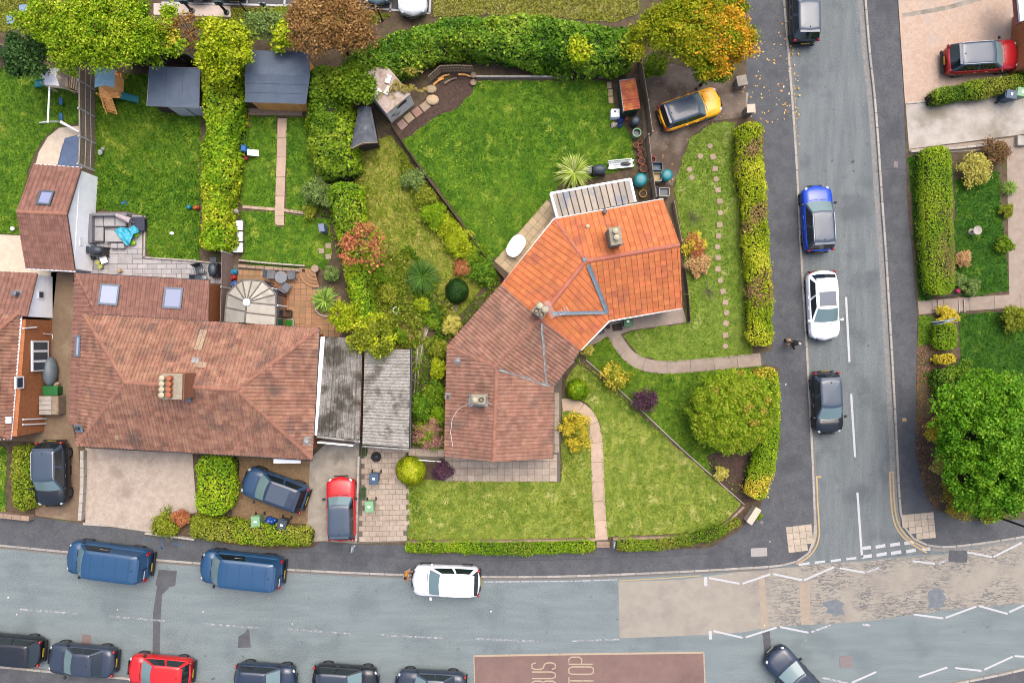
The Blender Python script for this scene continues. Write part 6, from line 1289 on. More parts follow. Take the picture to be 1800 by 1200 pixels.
car('suv', 'navy', 'midnight', 484, 860, 160, 'dark blue car parked askew on the gravel drive', z=.15, pano=.7, L=4.05)
car('mini', 'red', 'roof_sky_tint', 600, 893, 91, 'red car with black roof beside the front drive', z=.152, L=3.9)
car('hatch', 'silver', 'white', 724, -32, -88, 'silver white car nose-out in the car park', z=.15, group='cars in the car park', L=4.2)
car('hatch', 'teal', 'teal', 661, -50, -88, 'pale blue-grey car left of the silver one in the car park', z=.15, group='cars in the car park', L=4.0)
car('hatch', 'red', 'red', 407, -58, -88, 'red car in the car park beside the right-hand sign post', z=.15, group='cars in the car park', L=4.0)
car('hatch', 'wine', 'wine', 343, -59, -88, 'dark red car in the car park beside the left sign post', z=.15, group='cars in the car park', L=4.0)
# ================================================================== FENCES, FURNITURE, SMALL THINGS
def fence(pts, h, label, m, post_m, bay=1.8, boards=6, post=.09, name='fence', vertical=False, gap=.02, cat='fence', battens=None):
    """pts: photo pixels of the foot of the fence; every board is a piece"""
    q = resample([G(x, y, .12) for x, y in pts], bay); root = thing(name, q[len(q) // 2], label, cat); M_ = {}
    for i, p in enumerate(q): MB().box((p.x, p.y, .1 + (h + .08) / 2), (post, post, h + .08), 0, .01).build('post', post_m, root)
    for a, b in zip(q[:-1], q[1:]):
        d = b - a; ln = d.length - post; rz = math.atan2(d.y, d.x); c = (a + b) / 2
        if vertical:
            n = max(2, int(ln / .15)); e = Vector((math.cos(rz), math.sin(rz), 0)); key = 'v'
            if key not in M_: M_[key] = MB().box((0, 0, 0), (ln / n - .012, .03, h)).mesh('board'); M_[key].materials.append(m)
            for k in range(n): piece('board', M_[key], root, c + e * ln * ((k + .5) / n - .5) + Vector((0, 0, h / 2)), rz)
        else:
            key = round(ln, 2)
            if key not in M_: M_[key] = MB().box((0, 0, 0), (ln, .03, h / boards - gap)).mesh('board'); M_[key].materials.append(m)
            for k in range(boards): piece('board', M_[key], root, c + Vector((0, 0, (k + .5) * h / boards)), rz)
            if battens:
                for t in (.3, .62, .97): MB().box((c.x + .035, c.y, .12 + h * t), (ln, .03, .05), rz).build('batten', battens, root)
    return root
M_cpost = mat('concrete_post', C(224, 222, 216), C(206, 204, 198), 5, .9, spk=.06)
fence([(168, 112), (167, 160), (167, 205), (168, 255), (166, 300)], 1.75, 'brown slatted fence with white posts between the two play lawns', M_woodg, M_cpost, 1.75, 5, .11, battens=M_cpost)
fence([(410, 448), (409, 500), (407, 568)], 1.8, 'pale boarded fence between the stone patio and the conservatory', mat('pinkish_board', C(176, 150, 140), C(160, 134, 124), 5, .9, spk=.1, rnd=.1), M_cpost, 1.9, 6)
fence([(232, 112), (300, 112), (352, 114)], 1.7, 'dark timber fence behind the flat roofed shed', M_woodd, M_cpost, 1.7, 6)
fence([(-20, 92), (40, 98)], 1.6, 'weathered fence at the top left corner', M_woodg, M_woodg, 1.7, 6)
fence([(1122, 108), (1124, 134)], 1.3, 'short grey fence above the rusty garden store', M_woodg, M_woodg, 1.0, 6)
fence([(1124, 136), (1133, 190), (1140, 242)], 1.35, 'grey boarded fence between the garden store and the yellow car', M_woodg, M_woodg, 1.8, 6)
fence([(1134, 246), (1140, 300), (1147, 352)], 1.25, 'grey fence panel beside the terracotta pots', M_woodg, M_woodg, 1.8, 6)
fence([(1182, 358), (1195, 425)], .6, 'low grey rail along the upper orange gable', M_woodg, M_woodg, 1.3, 2)
fence([(1200, 470), (1206, 520), (1209, 566)], .7, 'low dark rail along the lower orange gable', M_woodd, M_woodg, 1.6, 2)
fence([(690, 225), (740, 300), (800, 380), (855, 455), (890, 495)], 0.8, 'low dark boundary fence between the rough garden and the big lawn', M_woodd, M_woodd, 1.9, 4)
def wall_line(pts, h, wd, label, m, name='garden_wall', cap=None, cat='wall', step=.55):
    q = resample([G(x, y, .12) for x, y in pts], step); root = thing(name, q[len(q) // 2], label, cat); me = None
    for a, b in zip(q[:-1], q[1:]):
        c = (a + b) / 2; d = (b - a).length
        if me is None: me = MB().box((0, 0, 0), (d - .012, wd, h), 0, .015).mesh('coping_block'); me.materials.append(m)
        piece('coping_block', me, root, (c.x, c.y, .12 + h / 2), math.atan2((b - a).y, (b - a).x))
    return root
M_lowwall = mat('low_wall_stone', C(196, 170, 146), C(178, 152, 130), 5, .92, spk=.1, rnd=.12); M_palew = mat('pale_wall', C(214, 206, 192), C(200, 190, 176), 5, .9, spk=.08, rnd=.08)
wall_line([(716, 951), (900, 949), (1046, 946)], .35, .14, 'low pinkish front wall behind the left roadside hedge', M_lowwall)
wall_line([(1076, 945), (1180, 942), (1240, 936), (1275, 918), (1305, 888)], .35, .14, 'low pinkish front wall behind the right roadside hedge', M_lowwall)
wall_line([(1030, 632), (1100, 695), (1200, 790), (1308, 886)], .10, .06, 'thin concrete edging on the diagonal front boundary', M_palew, 'edging', step=.9)
wall_line([(836, 137), (950, 137), (1062, 136)], .3, .12, 'stone edging between the big lawn and the laurel hedge', M_palew, 'edging', step=.9)
wall_line([(0, 902), (60, 908)], .5, .3, 'stone block wall at the lower left', M_lowwall); wall_line([(150, 790), (150, 850), (146, 912)], .4, .22, 'pale dividing wall left of the pink drive', M_palew)
wall_line([(146, 920), (210, 924), (268, 934)], .06, .15, 'white threshold kerb of the pink drive', M_palew, 'edging'); wall_line([(258, 935), (300, 940), (345, 946)], .3, .12, 'low white wall in front of the tufted shrub', M_palew)
wall_line([(422, 458), (470, 463), (538, 468)], .3, .1, 'white balustrade edge between path lawn and terracotta patio', M_palew, 'edging', step=.7)
wall_line([(420, 468), (480, 472), (545, 477)], .22, .2, 'stone retaining edge above the terracotta patio', M_lowwall)
wall_line([(633, 800), (631, 860), (628, 948)], .45, .13, 'thin boundary wall beside the red car', M_palew)
wall_line([(256, 380), (256, 415), (255, 452)], .16, .1, 'stone edging between patio and left lawn', M_palew, 'edging'); wall_line([(256, 453), (320, 457), (392, 464)], .16, .1, 'stone edging along the lower left lawn', M_palew, 'edging')
wall_line([(1592, 182), (1640, 178)], .08, .12, 'concrete strip at the end of the block paving', M_palew, 'edging'); wall_line([(1598, 268), (1680, 262), (1745, 255)], .25, .14, 'low pale wall north of the east hedge', M_palew)
wall_line([(735, 610), (730, 660), (728, 720)], .12, .07, 'thin stone edging beside the bungalow border', M_palew, 'edging', step=.8)
wall_line([(775, 540), (757, 570), (744, 600), (737, 640), (733, 690)], .12, .07, 'curved stone edging of the crazy paving', M_palew, 'edging', step=.8)
# gate piers and street furniture
def pier(px, py, w_, h, rz, label, m, cap_m):
    b = G(px, py, h); r_ = thing('gate_pier', (b.x, b.y, .1), label, 'pier'); MB().box((b.x, b.y, .1 + h / 2), (w_, w_, h), rz, .01).build('shaft', m, r_); MB().box((b.x, b.y, .1 + h + .03), (w_ + .12, w_ + .12, .07), rz, .02).build('cap', cap_m, r_)
pier(1319, 192, .4, 1.1, .05, 'square cream capped pier at the drive entrance', M_chimb, M_cream); pier(1303, 143, .5, .8, .2, 'rough stone pier below the autumn tree', M_chimb, M_conc)
c = G(1323, 905, .6); cb = thing('utility_cabinet', (c.x, c.y, .115), 'cream street cabinet on the pavement corner', 'cabinet', rz=R(57)); MB().box((0, 0, .35), (1.02, .34, .7), 0, .02).build('body', M_cream, cb, local=True); MB().box((0, 0, .72), (1.08, .4, .06), 0, .02).build('lid', M_cream, cb, local=True); MB().box((0, -.18, .35), (.02, .02, .6)).build('door_seam', M_woodg, cb, local=True)
def post(px, py, h, r, label, head, tilt=0, name='lamp_post', cat='post'):
    b = G(px, py, .12); r_ = thing(name, (b.x, b.y, .12), label, cat); MB().tube(b, b + Vector((0, 0, h)), r, r * .8, 10).build('shaft', M_trim, r_); MB().lathe(b, [(r * 1.9, 0), (r * 1.9, .12), (r, .15)], 10).build('base', M_trim, r_)
    if head: MB().box(b + Vector((0, .0, h - .25)), head[:3], 0, .02).build('sign_plate', head[3], r_)
    return r_
M_tealp = mat('teal_panel', C(70, 130, 140), C(60, 116, 128), 4, .5); M_bluep = mat('pale_blue_panel', C(196, 220, 232), C(180, 206, 220), 4, .5)
post(338, 20, 1.5, .09, 'dark sign post with teal panel, left on the pale path', (.5, .06, .4, M_tealp), name='sign_post'); post(399, 23, 1.6, .09, 'dark sign post with teal panel, right end of the pale path', (.5, .06, .4, M_tealp), name='sign_post')
post(434, 22, 1.4, .05, 'thin grey bollard post by the car park edge', None, name='bollard'); post(474, 25, 1.6, .06, 'dark post with pale blue plate at the car park edge', (.4, .05, .35, M_bluep), name='sign_post'); post(672, 36, 2.2, .05, 'slim dark post by the pale blue car', None, name='bollard')
lp = thing('street_lamp', G(1742, 904, .12), 'black street lamp post on the pavement below the conifer', 'lamp'); b = G(1742, 904, .12)
MB().tube(b, b + Vector((0, 0, 3.6)), .08, .055, 10).build('shaft', M_trim, lp); MB().lathe(b, [(.14, 0), (.14, .8), (.09, .9)], 12).build('base', M_trim, lp); MB().box(b + Vector((.25, 0, 3.62)), (.6, .2, .1), 0, .03).build('lamp_head', M_trim, lp)
def board_sign(px, py, h, w_, ht, rz, label, c1):
    b = G(px, py, .12); r_ = thing('board_sign', (b.x, b.y, .12), label, 'sign'); MB().box((b.x, b.y, h / 2 + .1), (.06, .06, h)).build('post', M_upvc, r_)
    for s in (-1, 1): MB().box((b.x, b.y, h - ht / 2 + .1), (w_, .02, ht), rz + s * .2).build('panel', c1, r_)
board_sign(1636, 566, 1.9, 1.1, .7, .15, 'pale blue-white board sign leaning over the east hedge end', M_bluep); board_sign(624, 958, 1.0, .4, .45, 1.5, 'small blue and white sign at the foot of the front drive', M_bluep); board_sign(1077, 951, .9, .4, .5, 1.45, 'small pale sign by the front path steps', M_bluep)
# steps
for k in range(3):
    a, b = G(1048, 952 + k * 4), G(1071, 952 + k * 4)
st = thing('steps', G(1060, 955, .1), 'two brick steps down from the front path to the pavement', 'steps')
for k in range(2): c = G(1060, 954 + k * 5.5, .2); MB().box((c.x, c.y, .19 - k * .03), (.82, .17, .14), 0, .01).build('step', M_lowwall, st)
def arc_steps():
    c = G(556, 475, .2); r_ = thing('patio_steps', (c.x, c.y, .14), 'quarter-round terracotta steps in the patio corner', 'steps')
    for k, (r1, h) in enumerate(((1.05, .12), (.85, .2), (.64, .28), (.43, .36))):
        pts = [(c.x, c.y)] + [(c.x + r1 * math.cos(R(a)), c.y + r1 * math.sin(R(a))) for a in range(170, 281, 10)]; MB().prism(pts, .13, .14 + h).build('step', M_terra, r_)
arc_steps()
solo('paving_disc', MB().lathe(G(556, 473, .2), [(.23, -.1), (.23, .36), (.21, .38)], 18), M_lowwall, G(556, 473, .12), 'round stone disc at the top of the patio steps', 'stone')
# stepping stones
ss_m = mat('stepping_stone', C(206, 182, 158), C(190, 166, 144), 6, .92, .2, 40, spk=.08, rnd=.1); meR = MB().lathe((0, 0, 0), [(.17, -.03), (.17, .02), (.155, .03)], 14).mesh('stepping_stone'); meR.materials.append(ss_m); meS = MB().box((0, 0, 0), (.34, .33, .06), 0, .012).mesh('stepping_stone'); meS.materials.append(ss_m)
stones = [(1248, 257), (1253, 276), (1257, 297), (1259, 315), (1262, 334), (1265, 354), (1266, 374), (1265, 395), (1263, 415), (1261, 434), (1262, 453), (1262, 473), (1266, 493), (1271, 512), (1275, 531), (1277, 550), (1276, 568), (1275, 589), (1275, 608)]
ORD = 'first second third fourth fifth sixth seventh eighth ninth tenth eleventh twelfth thirteenth fourteenth fifteenth sixteenth seventeenth eighteenth last'.split()
for i, (x, y) in enumerate(stones):
    o = piece('stepping_stone', meS if i % 3 else meR, None, G(x, y, .17), random.uniform(-.3, .3)); tag(o, ORD[i] + ' stepping stone of the long side lawn line, counted from the yellow car', 'stepping stone', 'stepping stones on the side lawn')
for x, y, lb in ((1212, 298, 'upper single stepping stone beside the water butts'), (1216, 312, 'lower single stepping stone beside the water butts'), (1231, 275, 'half sunken stepping stone left of the long line')): tag(piece('stepping_stone', meR, None, G(x, y, .17), .2), lb, 'stepping stone')
for x, y, lb in ((565, 441, 'square stepping stone at the left of the path lawn hedge'), (577, 451, 'square stepping stone nearest the patio disc'), (577, 432, 'square stepping stone deepest in the hedge foot')): tag(piece('stepping_stone', meS, None, G(x, y, .17), .1), lb, 'stepping stone')
for k, (x, y, cc, lb) in enumerate(((707, 219, (208, 172, 160), 'pink square slab below the summerhouse'), (719, 207, (224, 200, 160), 'cream square slab below the summerhouse'), (733, 197, (196, 156, 140), 'brown-pink square slab by the summerhouse'), (747, 187, (200, 176, 150), 'beige square slab nearest the log pile'))):
    c = G(x, y, .17); solo('paving_slab', MB().box((c.x, c.y, .165), (.52, .5, .05), .68, .008), mat('loose_slab_%d' % k, C(*cc), C(cc[0] - 14, cc[1] - 14, cc[2] - 14), 5, .92, spk=.08), (c.x, c.y, .14), lb, 'slab')
for x, y, w_, lb in ((1071, 150, .28, 'beige edging slab left of the rusty roofed store, topmost'), (1073, 163, .28, 'beige edging slab left of the rusty roofed store, middle'), (1074, 176, .3, 'beige edging slab left of the rusty roofed store, lowest')):
    c = G(x, y, .17); solo('paving_slab', MB().box((c.x, c.y, .16), (w_, .4, .05), .03, .008), M_yorks, (c.x, c.y, .14), lb, 'slab')
# pots, butts, bins
def pot(px, py, r, h, m, label, soil=True, group=None, name='plant_pot', cat='pot'):
    c = G(px, py, h + .12); b = Vector((c.x, c.y, .14)); t_ = thing(name, b, label, cat, group); MB().lathe(b, [(r * .72, 0), (r * .95, h * .85), (r * 1.08, h * .86), (r * 1.08, h), (r * .9, h), (r * .86, h * .8)], 16).build('pot_body', m, t_, smooth=False)
    if soil: MB().lathe(b + Vector((0, 0, h * .78)), [(r * .86, 0), (r * .86, .02), (r * .1, .05)], 14).build('soil', M_dark_soil, t_)
    return t_
for x, y, r, lb in ((1118, 255, .16, 'small terracotta pot, left of the pot row by the fence'), (1125, 249, .15, 'terracotta pot at the top of the fence row'), (1126, 262, .17, 'dark soiled terracotta pot, third down the fence row'), (1125, 272, .14, 'tiny terracotta pot midway down the fence row'), (1128, 283, .2, 'large terracotta pot with dark soil in the fence row'), (1131, 296, .22, 'large terracotta pot next to the teal water butt')): pot(x, y, r, .3, M_potr, lb)
M_teal = mat('teal_plastic', C(20, 150, 160), C(16, 138, 150), 4, .45, spec=.5); M_dbin = mat('dark_slate_plastic', C(70, 84, 96), C(60, 74, 86), 4, .45); M_gbin = mat('light_green_plastic', C(150, 200, 150), C(140, 190, 140), 4, .5); M_bbin = mat('blue_grey_plastic', C(70, 100, 128), C(62, 92, 120), 4, .5); M_grn = mat('green_plastic', C(40, 130, 60), C(34, 118, 52), 4, .5)
def butt(px, py, r, h, m, label):
    c = G(px, py, h); b = Vector((c.x, c.y, .14)); t_ = thing('water_butt', b, label, 'water butt'); MB().lathe(b, [(r * .86, 0), (r, h * .5), (r * .97, h * .95), (r * .9, h * .96)], 20).build('barrel', m, t_, smooth=True); MB().lathe(b + Vector((0, 0, h * .955)), [(r * 1.0, 0), (r * 1.0, .04), (r * .6, .09), (r * .12, .11)], 20).build('lid', m, t_, smooth=True); MB().tube(b + Vector((0, -r, .2)), b + Vector((0, -r - .1, .2)), .025).build('tap', M_trim, t_)
butt(1126, 316, .38, .95, M_teal, 'teal water butt between the lean-to and the fence'); butt(1172, 308, .34, .9, M_teal, 'teal water butt partly behind the cream tub')
butt(1117, 212, .27, .9, M_dbin, 'dark slate water butt below the rusty roofed store')
def tub(px, py, r, h, m, inner, label, name='tub'):
    c = G(px, py, h); b = Vector((c.x, c.y, .14)); t_ = thing(name, b, label, 'tub'); MB().lathe(b, [(r * .85, 0), (r, h), (r * .82, h), (r * .78, h * .6)], 18).build('side', m, t_); MB().lathe(b + Vector((0, 0, h * .62)), [(r * .8, 0), (r * .8, .02)], 18).build('contents', inner, t_)
tub(1119, 234, .27, .7, M_gbin, M_dbin, 'pale green barrel with dark contents below the slate butt'); tub(1147, 281, .2, .4, mat('red_plastic', C(196, 40, 40), C(180, 34, 34), 4, .5), M_dark_soil, 'red tub beside the fence on the drive'); tub(1130, 341, .24, .35, mat('mustard_plastic', C(196, 156, 50), C(180, 140, 44), 4, .6), M_dark_soil, 'mustard tub between lean-to and orange eave')
def crate(px, py, sx, sy, h, rz, m, inner, label, name='crate', cat='box'):
    c = G(px, py, h); b = Vector((c.x, c.y, .14)); t_ = thing(name, b, label, cat, rz=rz)
    for dx, dy, ax, ay in ((0, sy / 2, sx, .05), (0, -sy / 2, sx, .05), (sx / 2, 0, .05, sy - .05), (-sx / 2, 0, .05, sy - .05)): MB().box((dx, dy, h / 2), (ax, ay, h), 0, .01).build('side', m, t_, local=True)
    MB().box((0, 0, h * .35), (sx - .05, sy - .05, h * .6)).build('contents', inner, t_, local=True)
crate(1155, 293, .6, .45, .9, 0, M_bbin, M_bbin, 'blue lidded box above the cream tub'); crate(1154, 311, .58, .5, .7, 0, M_potc, M_yorks, 'cream square tub with tan contents beside the teal butt', 'planter', 'planter')
crate(1167, 338, .6, .5, .5, 0, M_concw, M_dbin, 'pale crate of clutter at the orange house corner'); crate(1151, 337, .35, .5, .4, 0, M_bbin, M_dbin, 'slate blue crate at the orange house corner')
def wheelie(px, py, m, rz, label, h=1.05, lid=None):
    c = G(px, py, h * .9); t_ = thing('wheelie_bin', (c.x, c.y, .165), label, 'bin', 'wheelie bins', rz); 
    mb = MB(); vs = []
    for z_, k in ((.06, .82), (h * .92, 1.0)): vs += [(-.24 * k, -.29 * k, z_), (.24 * k, -.29 * k, z_), (.24 * k, .29 * k, z_), (-.24 * k, .29 * k, z_)]
    mb.add(vs, [(3, 2, 1, 0), (4, 5, 6, 7), (0, 1, 5, 4), (1, 2, 6, 5), (2, 3, 7, 6), (3, 0, 4, 7)]).build('body', m, t_, local=True)
    MB().box((0, -.01, h * .95), (.54, .66, .06), 0, .02).build('lid', lid or m, t_, local=True); MB().box((0, 0, h * .985), (.16, .12, .012), 0, .003).build('lid_label', M_upvc, t_, local=True)
    for s in (-1, 1): MB().tube((s * .24, .3, .1), (s * .3, .3, .1), .1, .1, 12).build('wheel', M_tyre, t_, local=True)
    MB().tube((-.22, .36, h * .93), (.22, .36, h * .93), .02).build('handle', m, t_, local=True)
wheelie(658, 840, M_bbin, -.05, 'blue-grey wheelie bin on the front drive slabs'); wheelie(650, 889, M_gbin, .05, 'pale green wheelie bin on the front drive slabs'); wheelie(451, 915, M_gbin, .05, 'pale green wheelie bin behind the roadside hedge'); wheelie(497, 921, M_dbin, -.2, 'dark wheelie bin right of the blue bags'); wheelie(1774, 168, M_bbin, 1.4, 'dark blue wheelie bin below the hedge at the right edge'); wheelie(1793, 164, M_gbin, 1.4, 'green wheelie bin below the hedge at the right edge'); wheelie(1103, 565, M_grn, .1, 'green wheelie bin under the orange south eave', .9)
c = G(478, 916, .4); bg = MB()
for k in range(6): bg.ball((c.x + random.uniform(-.4, .35), c.y + random.uniform(-.15, .15), .3 + random.uniform(0, .15)), random.uniform(.17, .27), 10, 7, (1, .9, .8))
solo('refuse_bags', bg, mat('blue_bag', C(30, 90, 190), C(20, 70, 160), 8, .35, .5, 12), (c.x, c.y, .14), 'heap of bright blue bags between the two bins', 'bags', smooth=True)
t_ = thing('tyre_planter', G(661, 803, .15), 'black round tyre planter at the pale garage front', 'planter'); c = G(661, 803, .3); MB().lathe((c.x, c.y, .16), [(.2, .05), (.3, .0), (.31, .12), (.28, .2), (.18, .2), (.16, .1)], 20).build('ring', M_tyre, t_, smooth=True); MB().lathe((c.x, c.y, .2), [(.17, 0), (.17, .03), (.05, .1)], 14).build('centre', M_dbin, t_)
# tables and chairs
def round_table(px, py, r, h, m, label):
    c = G(px, py, h); t_ = thing('table', (c.x, c.y, .165), label, 'table'); MB().lathe((c.x, c.y, h), [(r * .96, 0), (r, .01), (r, .03), (r * .97, .04)], 28).build('table_top', m, t_)
    for k in range(3): a = k * 2.1; MB().tube((c.x + math.cos(a) * r * .6, c.y + math.sin(a) * r * .6, .16), (c.x, c.y, h), .025).build('leg', M_metalg, t_)
def oval_table(px, py, rx, ry, h, rz, m, label):
    c = G(px, py, h); t_ = thing('table', (c.x, c.y, .165), label, 'table', rz=rz); pts = [(math.copysign(abs(math.cos(a)) ** .75, math.cos(a)) * rx, math.copysign(abs(math.sin(a)) ** .9, math.sin(a)) * ry) for a in [k * math.pi / 16 for k in range(32)]]
    MB().prism(pts, h - .2, h - .165).build('table_top', m, t_, local=True)
    for sx in (-1, 1):
        for sy in (-1, 1): MB().tube((sx * rx * .6, sy * ry * .55, h - .2), (sx * rx * .7, sy * ry * .62, 0), .03).build('leg', m, t_, local=True)
round_table(494, 487, .38, .72, M_metalg, 'round grey table on the terracotta patio'); oval_table(907, 432, .72, .46, .78, 1.0, M_upvc, 'white oval plastic table on the cream patio')
def chair(px, py, rz, m, label, w_=.5, slats=True, h=.43, solid=None):
    c = G(px, py, .45); t_ = thing('chair', (c.x, c.y, .165), label, 'chair', rz=rz)
    MB().box((0, 0, h), (w_, w_, .04), 0, .012).build('seat', solid or m, t_, local=True); MB().box((0, w_ / 2 + .02, h + .28), (w_, .04, .5), 0, .012, Matrix.Rotation(-.2, 4, 'X')).build('backrest', solid or m, t_, local=True)
    for sx in (-1, 1):
        for sy in (-1, 1): MB().tube((sx * w_ * .45, sy * w_ * .45, 0), (sx * w_ * .42, sy * w_ * .42, h), .018).build('leg', m, t_, local=True)
        MB().tube((sx * w_ * .5, -w_ * .4, h + .2), (sx * w_ * .5, w_ * .5, h + .22), .018).build('arm', m, t_, local=True)
M_sling = mat('grey_sling', C(136, 138, 146), C(124, 126, 134), 5, .8)
chair(514, 484, -1.5, M_metalg, 'grey chair right of the round patio table', solid=M_sling); chair(504, 505, 2.6, M_metalg, 'grey chair below the round patio table', solid=M_sling); chair(477, 483, 1.5, M_metalg, 'grey chair left of the round patio table', solid=M_sling)
chair(352, 474, .3, M_black, 'dark chair with pale cushion on the stone patio', solid=M_dbin); chair(350, 491, 1.6, M_black, 'dark chair half hidden by the extension eave', solid=M_dbin)
for x, y, r, lb in ((354, 476, .2, 'pale round cushion on the dark patio chair'), (358, 489, .2, 'pale round cushion beside the extension eave')): c = G(x, y, .65); solo('cushion', MB().ball((c.x, c.y, .63), 1, 14, 6, (r, r, .05)), M_metalg, (c.x, c.y, .6), lb, 'cushion', smooth=True)
def bbq(px, py, rz, label):
    c = G(px, py, .9); t_ = thing('barbecue', (c.x, c.y, .165), label, 'barbecue', rz=rz); MB().box((0, 0, .42), (.5, .8, .7), 0, .03).build('cabinet', M_black, t_, local=True); MB().ball((0, 0, .85), 1, 14, 8, (.28, .42, .2)).build('hood', M_dbin, t_, smooth=True, local=True); MB().box((.0, .6, .78), (.42, .32, .04), 0, .01).build('side_shelf', M_dbin, t_, local=True)
    for s in (-1, 1): MB().tube((s * .24, -.36, .09), (s * .28, -.36, .09), .09, .09, 12).build('wheel', M_tyre, t_, local=True)
bbq(375, 474, 0, 'black barbecue beside the pale fence on the stone patio'); bbq(170, 440, 1.5, 'black covered barbecue against the white gable wall')
# L-shaped sofa set, table under a blue cover
M_rattan = mat('grey_rattan', C(160, 160, 164), C(146, 146, 150), 12, .85, .3, 60); M_cush = mat('pale_cushion', C(206, 204, 204), C(194, 192, 192), 4, .95, .2, 30)
c = G(175, 400, .5); sf = thing('corner_sofa', (c.x, c.y, .165), 'pale grey L-shaped outdoor corner sofa by the white gable', 'sofa')
def bxs(x0, y0, x1, y1, z0, z1, nm, m, par=sf): a, b = G(x0, y0, z1), G(x1, y1, z1); MB().box(((a.x + b.x) / 2, (a.y + b.y) / 2, (z0 + z1) / 2), (abs(a.x - b.x), abs(a.y - b.y), z1 - z0), 0, .04).build(nm, m, par)
bxs(162, 377, 222, 399, .18, .38, 'base', M_rattan); bxs(162, 400, 181, 426, .18, .38, 'base', M_rattan); bxs(160, 374, 222, 379.5, .18, .85, 'backrest', M_rattan); bxs(154, 376, 161, 427, .18, .85, 'backrest', M_rattan)
for a in ((164, 380, 181, 398), (182, 380, 201, 398), (202, 380, 221, 398), (164, 399, 181, 424)): bxs(*a, .385, .5, 'cushion', M_cush)
tb = thing('low_table', G(205, 413, .165), 'pale slabbed low table in front of the corner sofa', 'table'); bxs(184, 404, 228, 425, .5, .56, 'table_top', M_cush, tb); bxs(187, 406, 225, 423, .17, .49, 'frame', M_rattan, tb)
for k, (x0, x1) in enumerate(((195, 206), (207, 219))): a, b = G(x0, 428, .4), G(x1, 437, .4); solo('footstool', MB().box(((a.x + b.x) / 2, (a.y + b.y) / 2, .32), (abs(a.x - b.x), abs(a.y - b.y), .32), 0, .04), M_cush, ((a.x + b.x) / 2, (a.y + b.y) / 2, .165), ('left' if k == 0 else 'right') + ' square footstool below the slabbed low table', 'stool')
def cloth(px, label, m, z, thick, name, cat, seed, folds=.12):
    """crumpled sheet over a photo polygon"""
    r = np.random.default_rng(seed); P2 = [tuple(G(x, y, z).xy) for x, y in px]; bm = bmesh.new(); vs = [bm.verts.new((x, y, z)) for x, y in P2]; bm.faces.new(vs); bmesh.ops.triangulate(bm, faces=bm.faces[:]); 
    for _ in range(4): bmesh.ops.subdivide_edges(bm, edges=bm.edges[:], cuts=1, use_grid_fill=True)
    co_ = np.array([v.co[:] for v in bm.verts]); dz = folds * (lump(co_[:, 0], co_[:, 1], co_[:, 0] * 0, 9, seed) * .6 + lump(co_[:, 0], co_[:, 1], co_[:, 0] * 0, 20, seed + 1) * .3)
    ctr = co_.mean(0)
    for v, d in zip(bm.verts, dz): v.co.z += d; v.co -= Vector((ctr[0], ctr[1], z - thick))
    bmesh.ops.recalc_face_normals(bm, faces=bm.faces[:]); me = bpy.data.meshes.new(name); bm.to_mesh(me); bm.free(); me.shade_smooth(); o = link(name, me, m); o.location = (ctr[0], ctr[1], z - thick); sol = o.modifiers.new('thick', 'SOLIDIFY'); sol.thickness = .012; return tag(o, label, cat)
cloth([(200, 405), (212, 399), (228, 402), (234, 396), (244, 402), (243, 408), (234, 412), (231, 420), (229, 428), (221, 431), (215, 424), (208, 414)], 'bright turquoise cover thrown over the low table', mat('turquoise_cover', C(40, 190, 226), C(90, 214, 240), 3, .5, .4, 10), .66, .1, 'table_cover', 'cover', 71, .14)
for x, y, s, lb in ((239, 412, .3, 'lime green toy cushion beside the turquoise cover'), (233, 427, .28, 'lime green crumpled bag below the turquoise cover')): c = G(x, y, .3); solo('toy_cushion', MB().ball((c.x, c.y, .28), 1, 9, 6, (s * .75, s * .6, .12)), mat('lime_fabric', C(176, 232, 50), C(150, 214, 40), 5, .8, .5, 14), (c.x, c.y, .165), lb, 'toy')
c = G(220, 383, 1.0); ps = thing('closed_parasol', G(228, 380, .165), 'folded pink-white parasol lying across the sofa corner', 'parasol'); MB().tube(G(204, 378, .95), G(229, 388, .8), .1, .2, 10).build('canopy', mat('pinkish_canvas', C(222, 206, 208), C(206, 190, 194), 6, .9, .3, 20), ps); MB().tube(G(198, 376, .97), G(236, 391, .76), .025).build('pole', M_metalg, ps)
dk = thing('storage_box', G(242, 393, .165), 'dark navy storage box at the lawn corner of the patio', 'box'); bxs(231, 382, 253, 405, .18, .55, 'body', mat('navy_box', C(56, 62, 88), C(48, 54, 78), 4, .6), dk); bxs(230, 381, 254, 406, .555, .6, 'lid', MATS['navy_box'], dk)
solo('side_table', MB().box(G(182, 457, .4), (.42, .42, .05), .35, .02).box(G(182, 457, .4) - Vector((0, 0, .15)), (.1, .1, .28), .35), M_upvc, G(182, 457, .165), 'small white square side table on the stone patio', 'table')
for x, y, lb in ((174, 462, 'upper lime stool beside the white side table'), (178, 469, 'lower lime stool beside the white side table')): c = G(x, y, .3); solo('stool', MB().lathe((c.x, c.y, .17), [(.1, 0), (.13, .26), (.14, .3)], 14), mat('pale_lime_plastic', C(206, 214, 110), C(192, 200, 96), 4, .6), (c.x, c.y, .165), lb, 'stool')
solo('toy_dog', MB().ball(G(163, 453, .3), .16, 10, 6, (1.2, .8, .8)).ball(G(158, 450, .4), .09), M_black, G(163, 453, .165), 'black rounded clutter heap by the white gable foot', 'clutter', smooth=True)
c = G(210, 476, .3); solo('watering_can', MB().lathe((c.x, c.y, .17), [(.12, 0), (.12, .22), (.08, .25)], 12).tube((c.x, c.y, .3), (c.x + .3, c.y, .38), .025, .015), M_yorks, (c.x, c.y, .165), 'tan watering can by the extension eave', 'watering can')
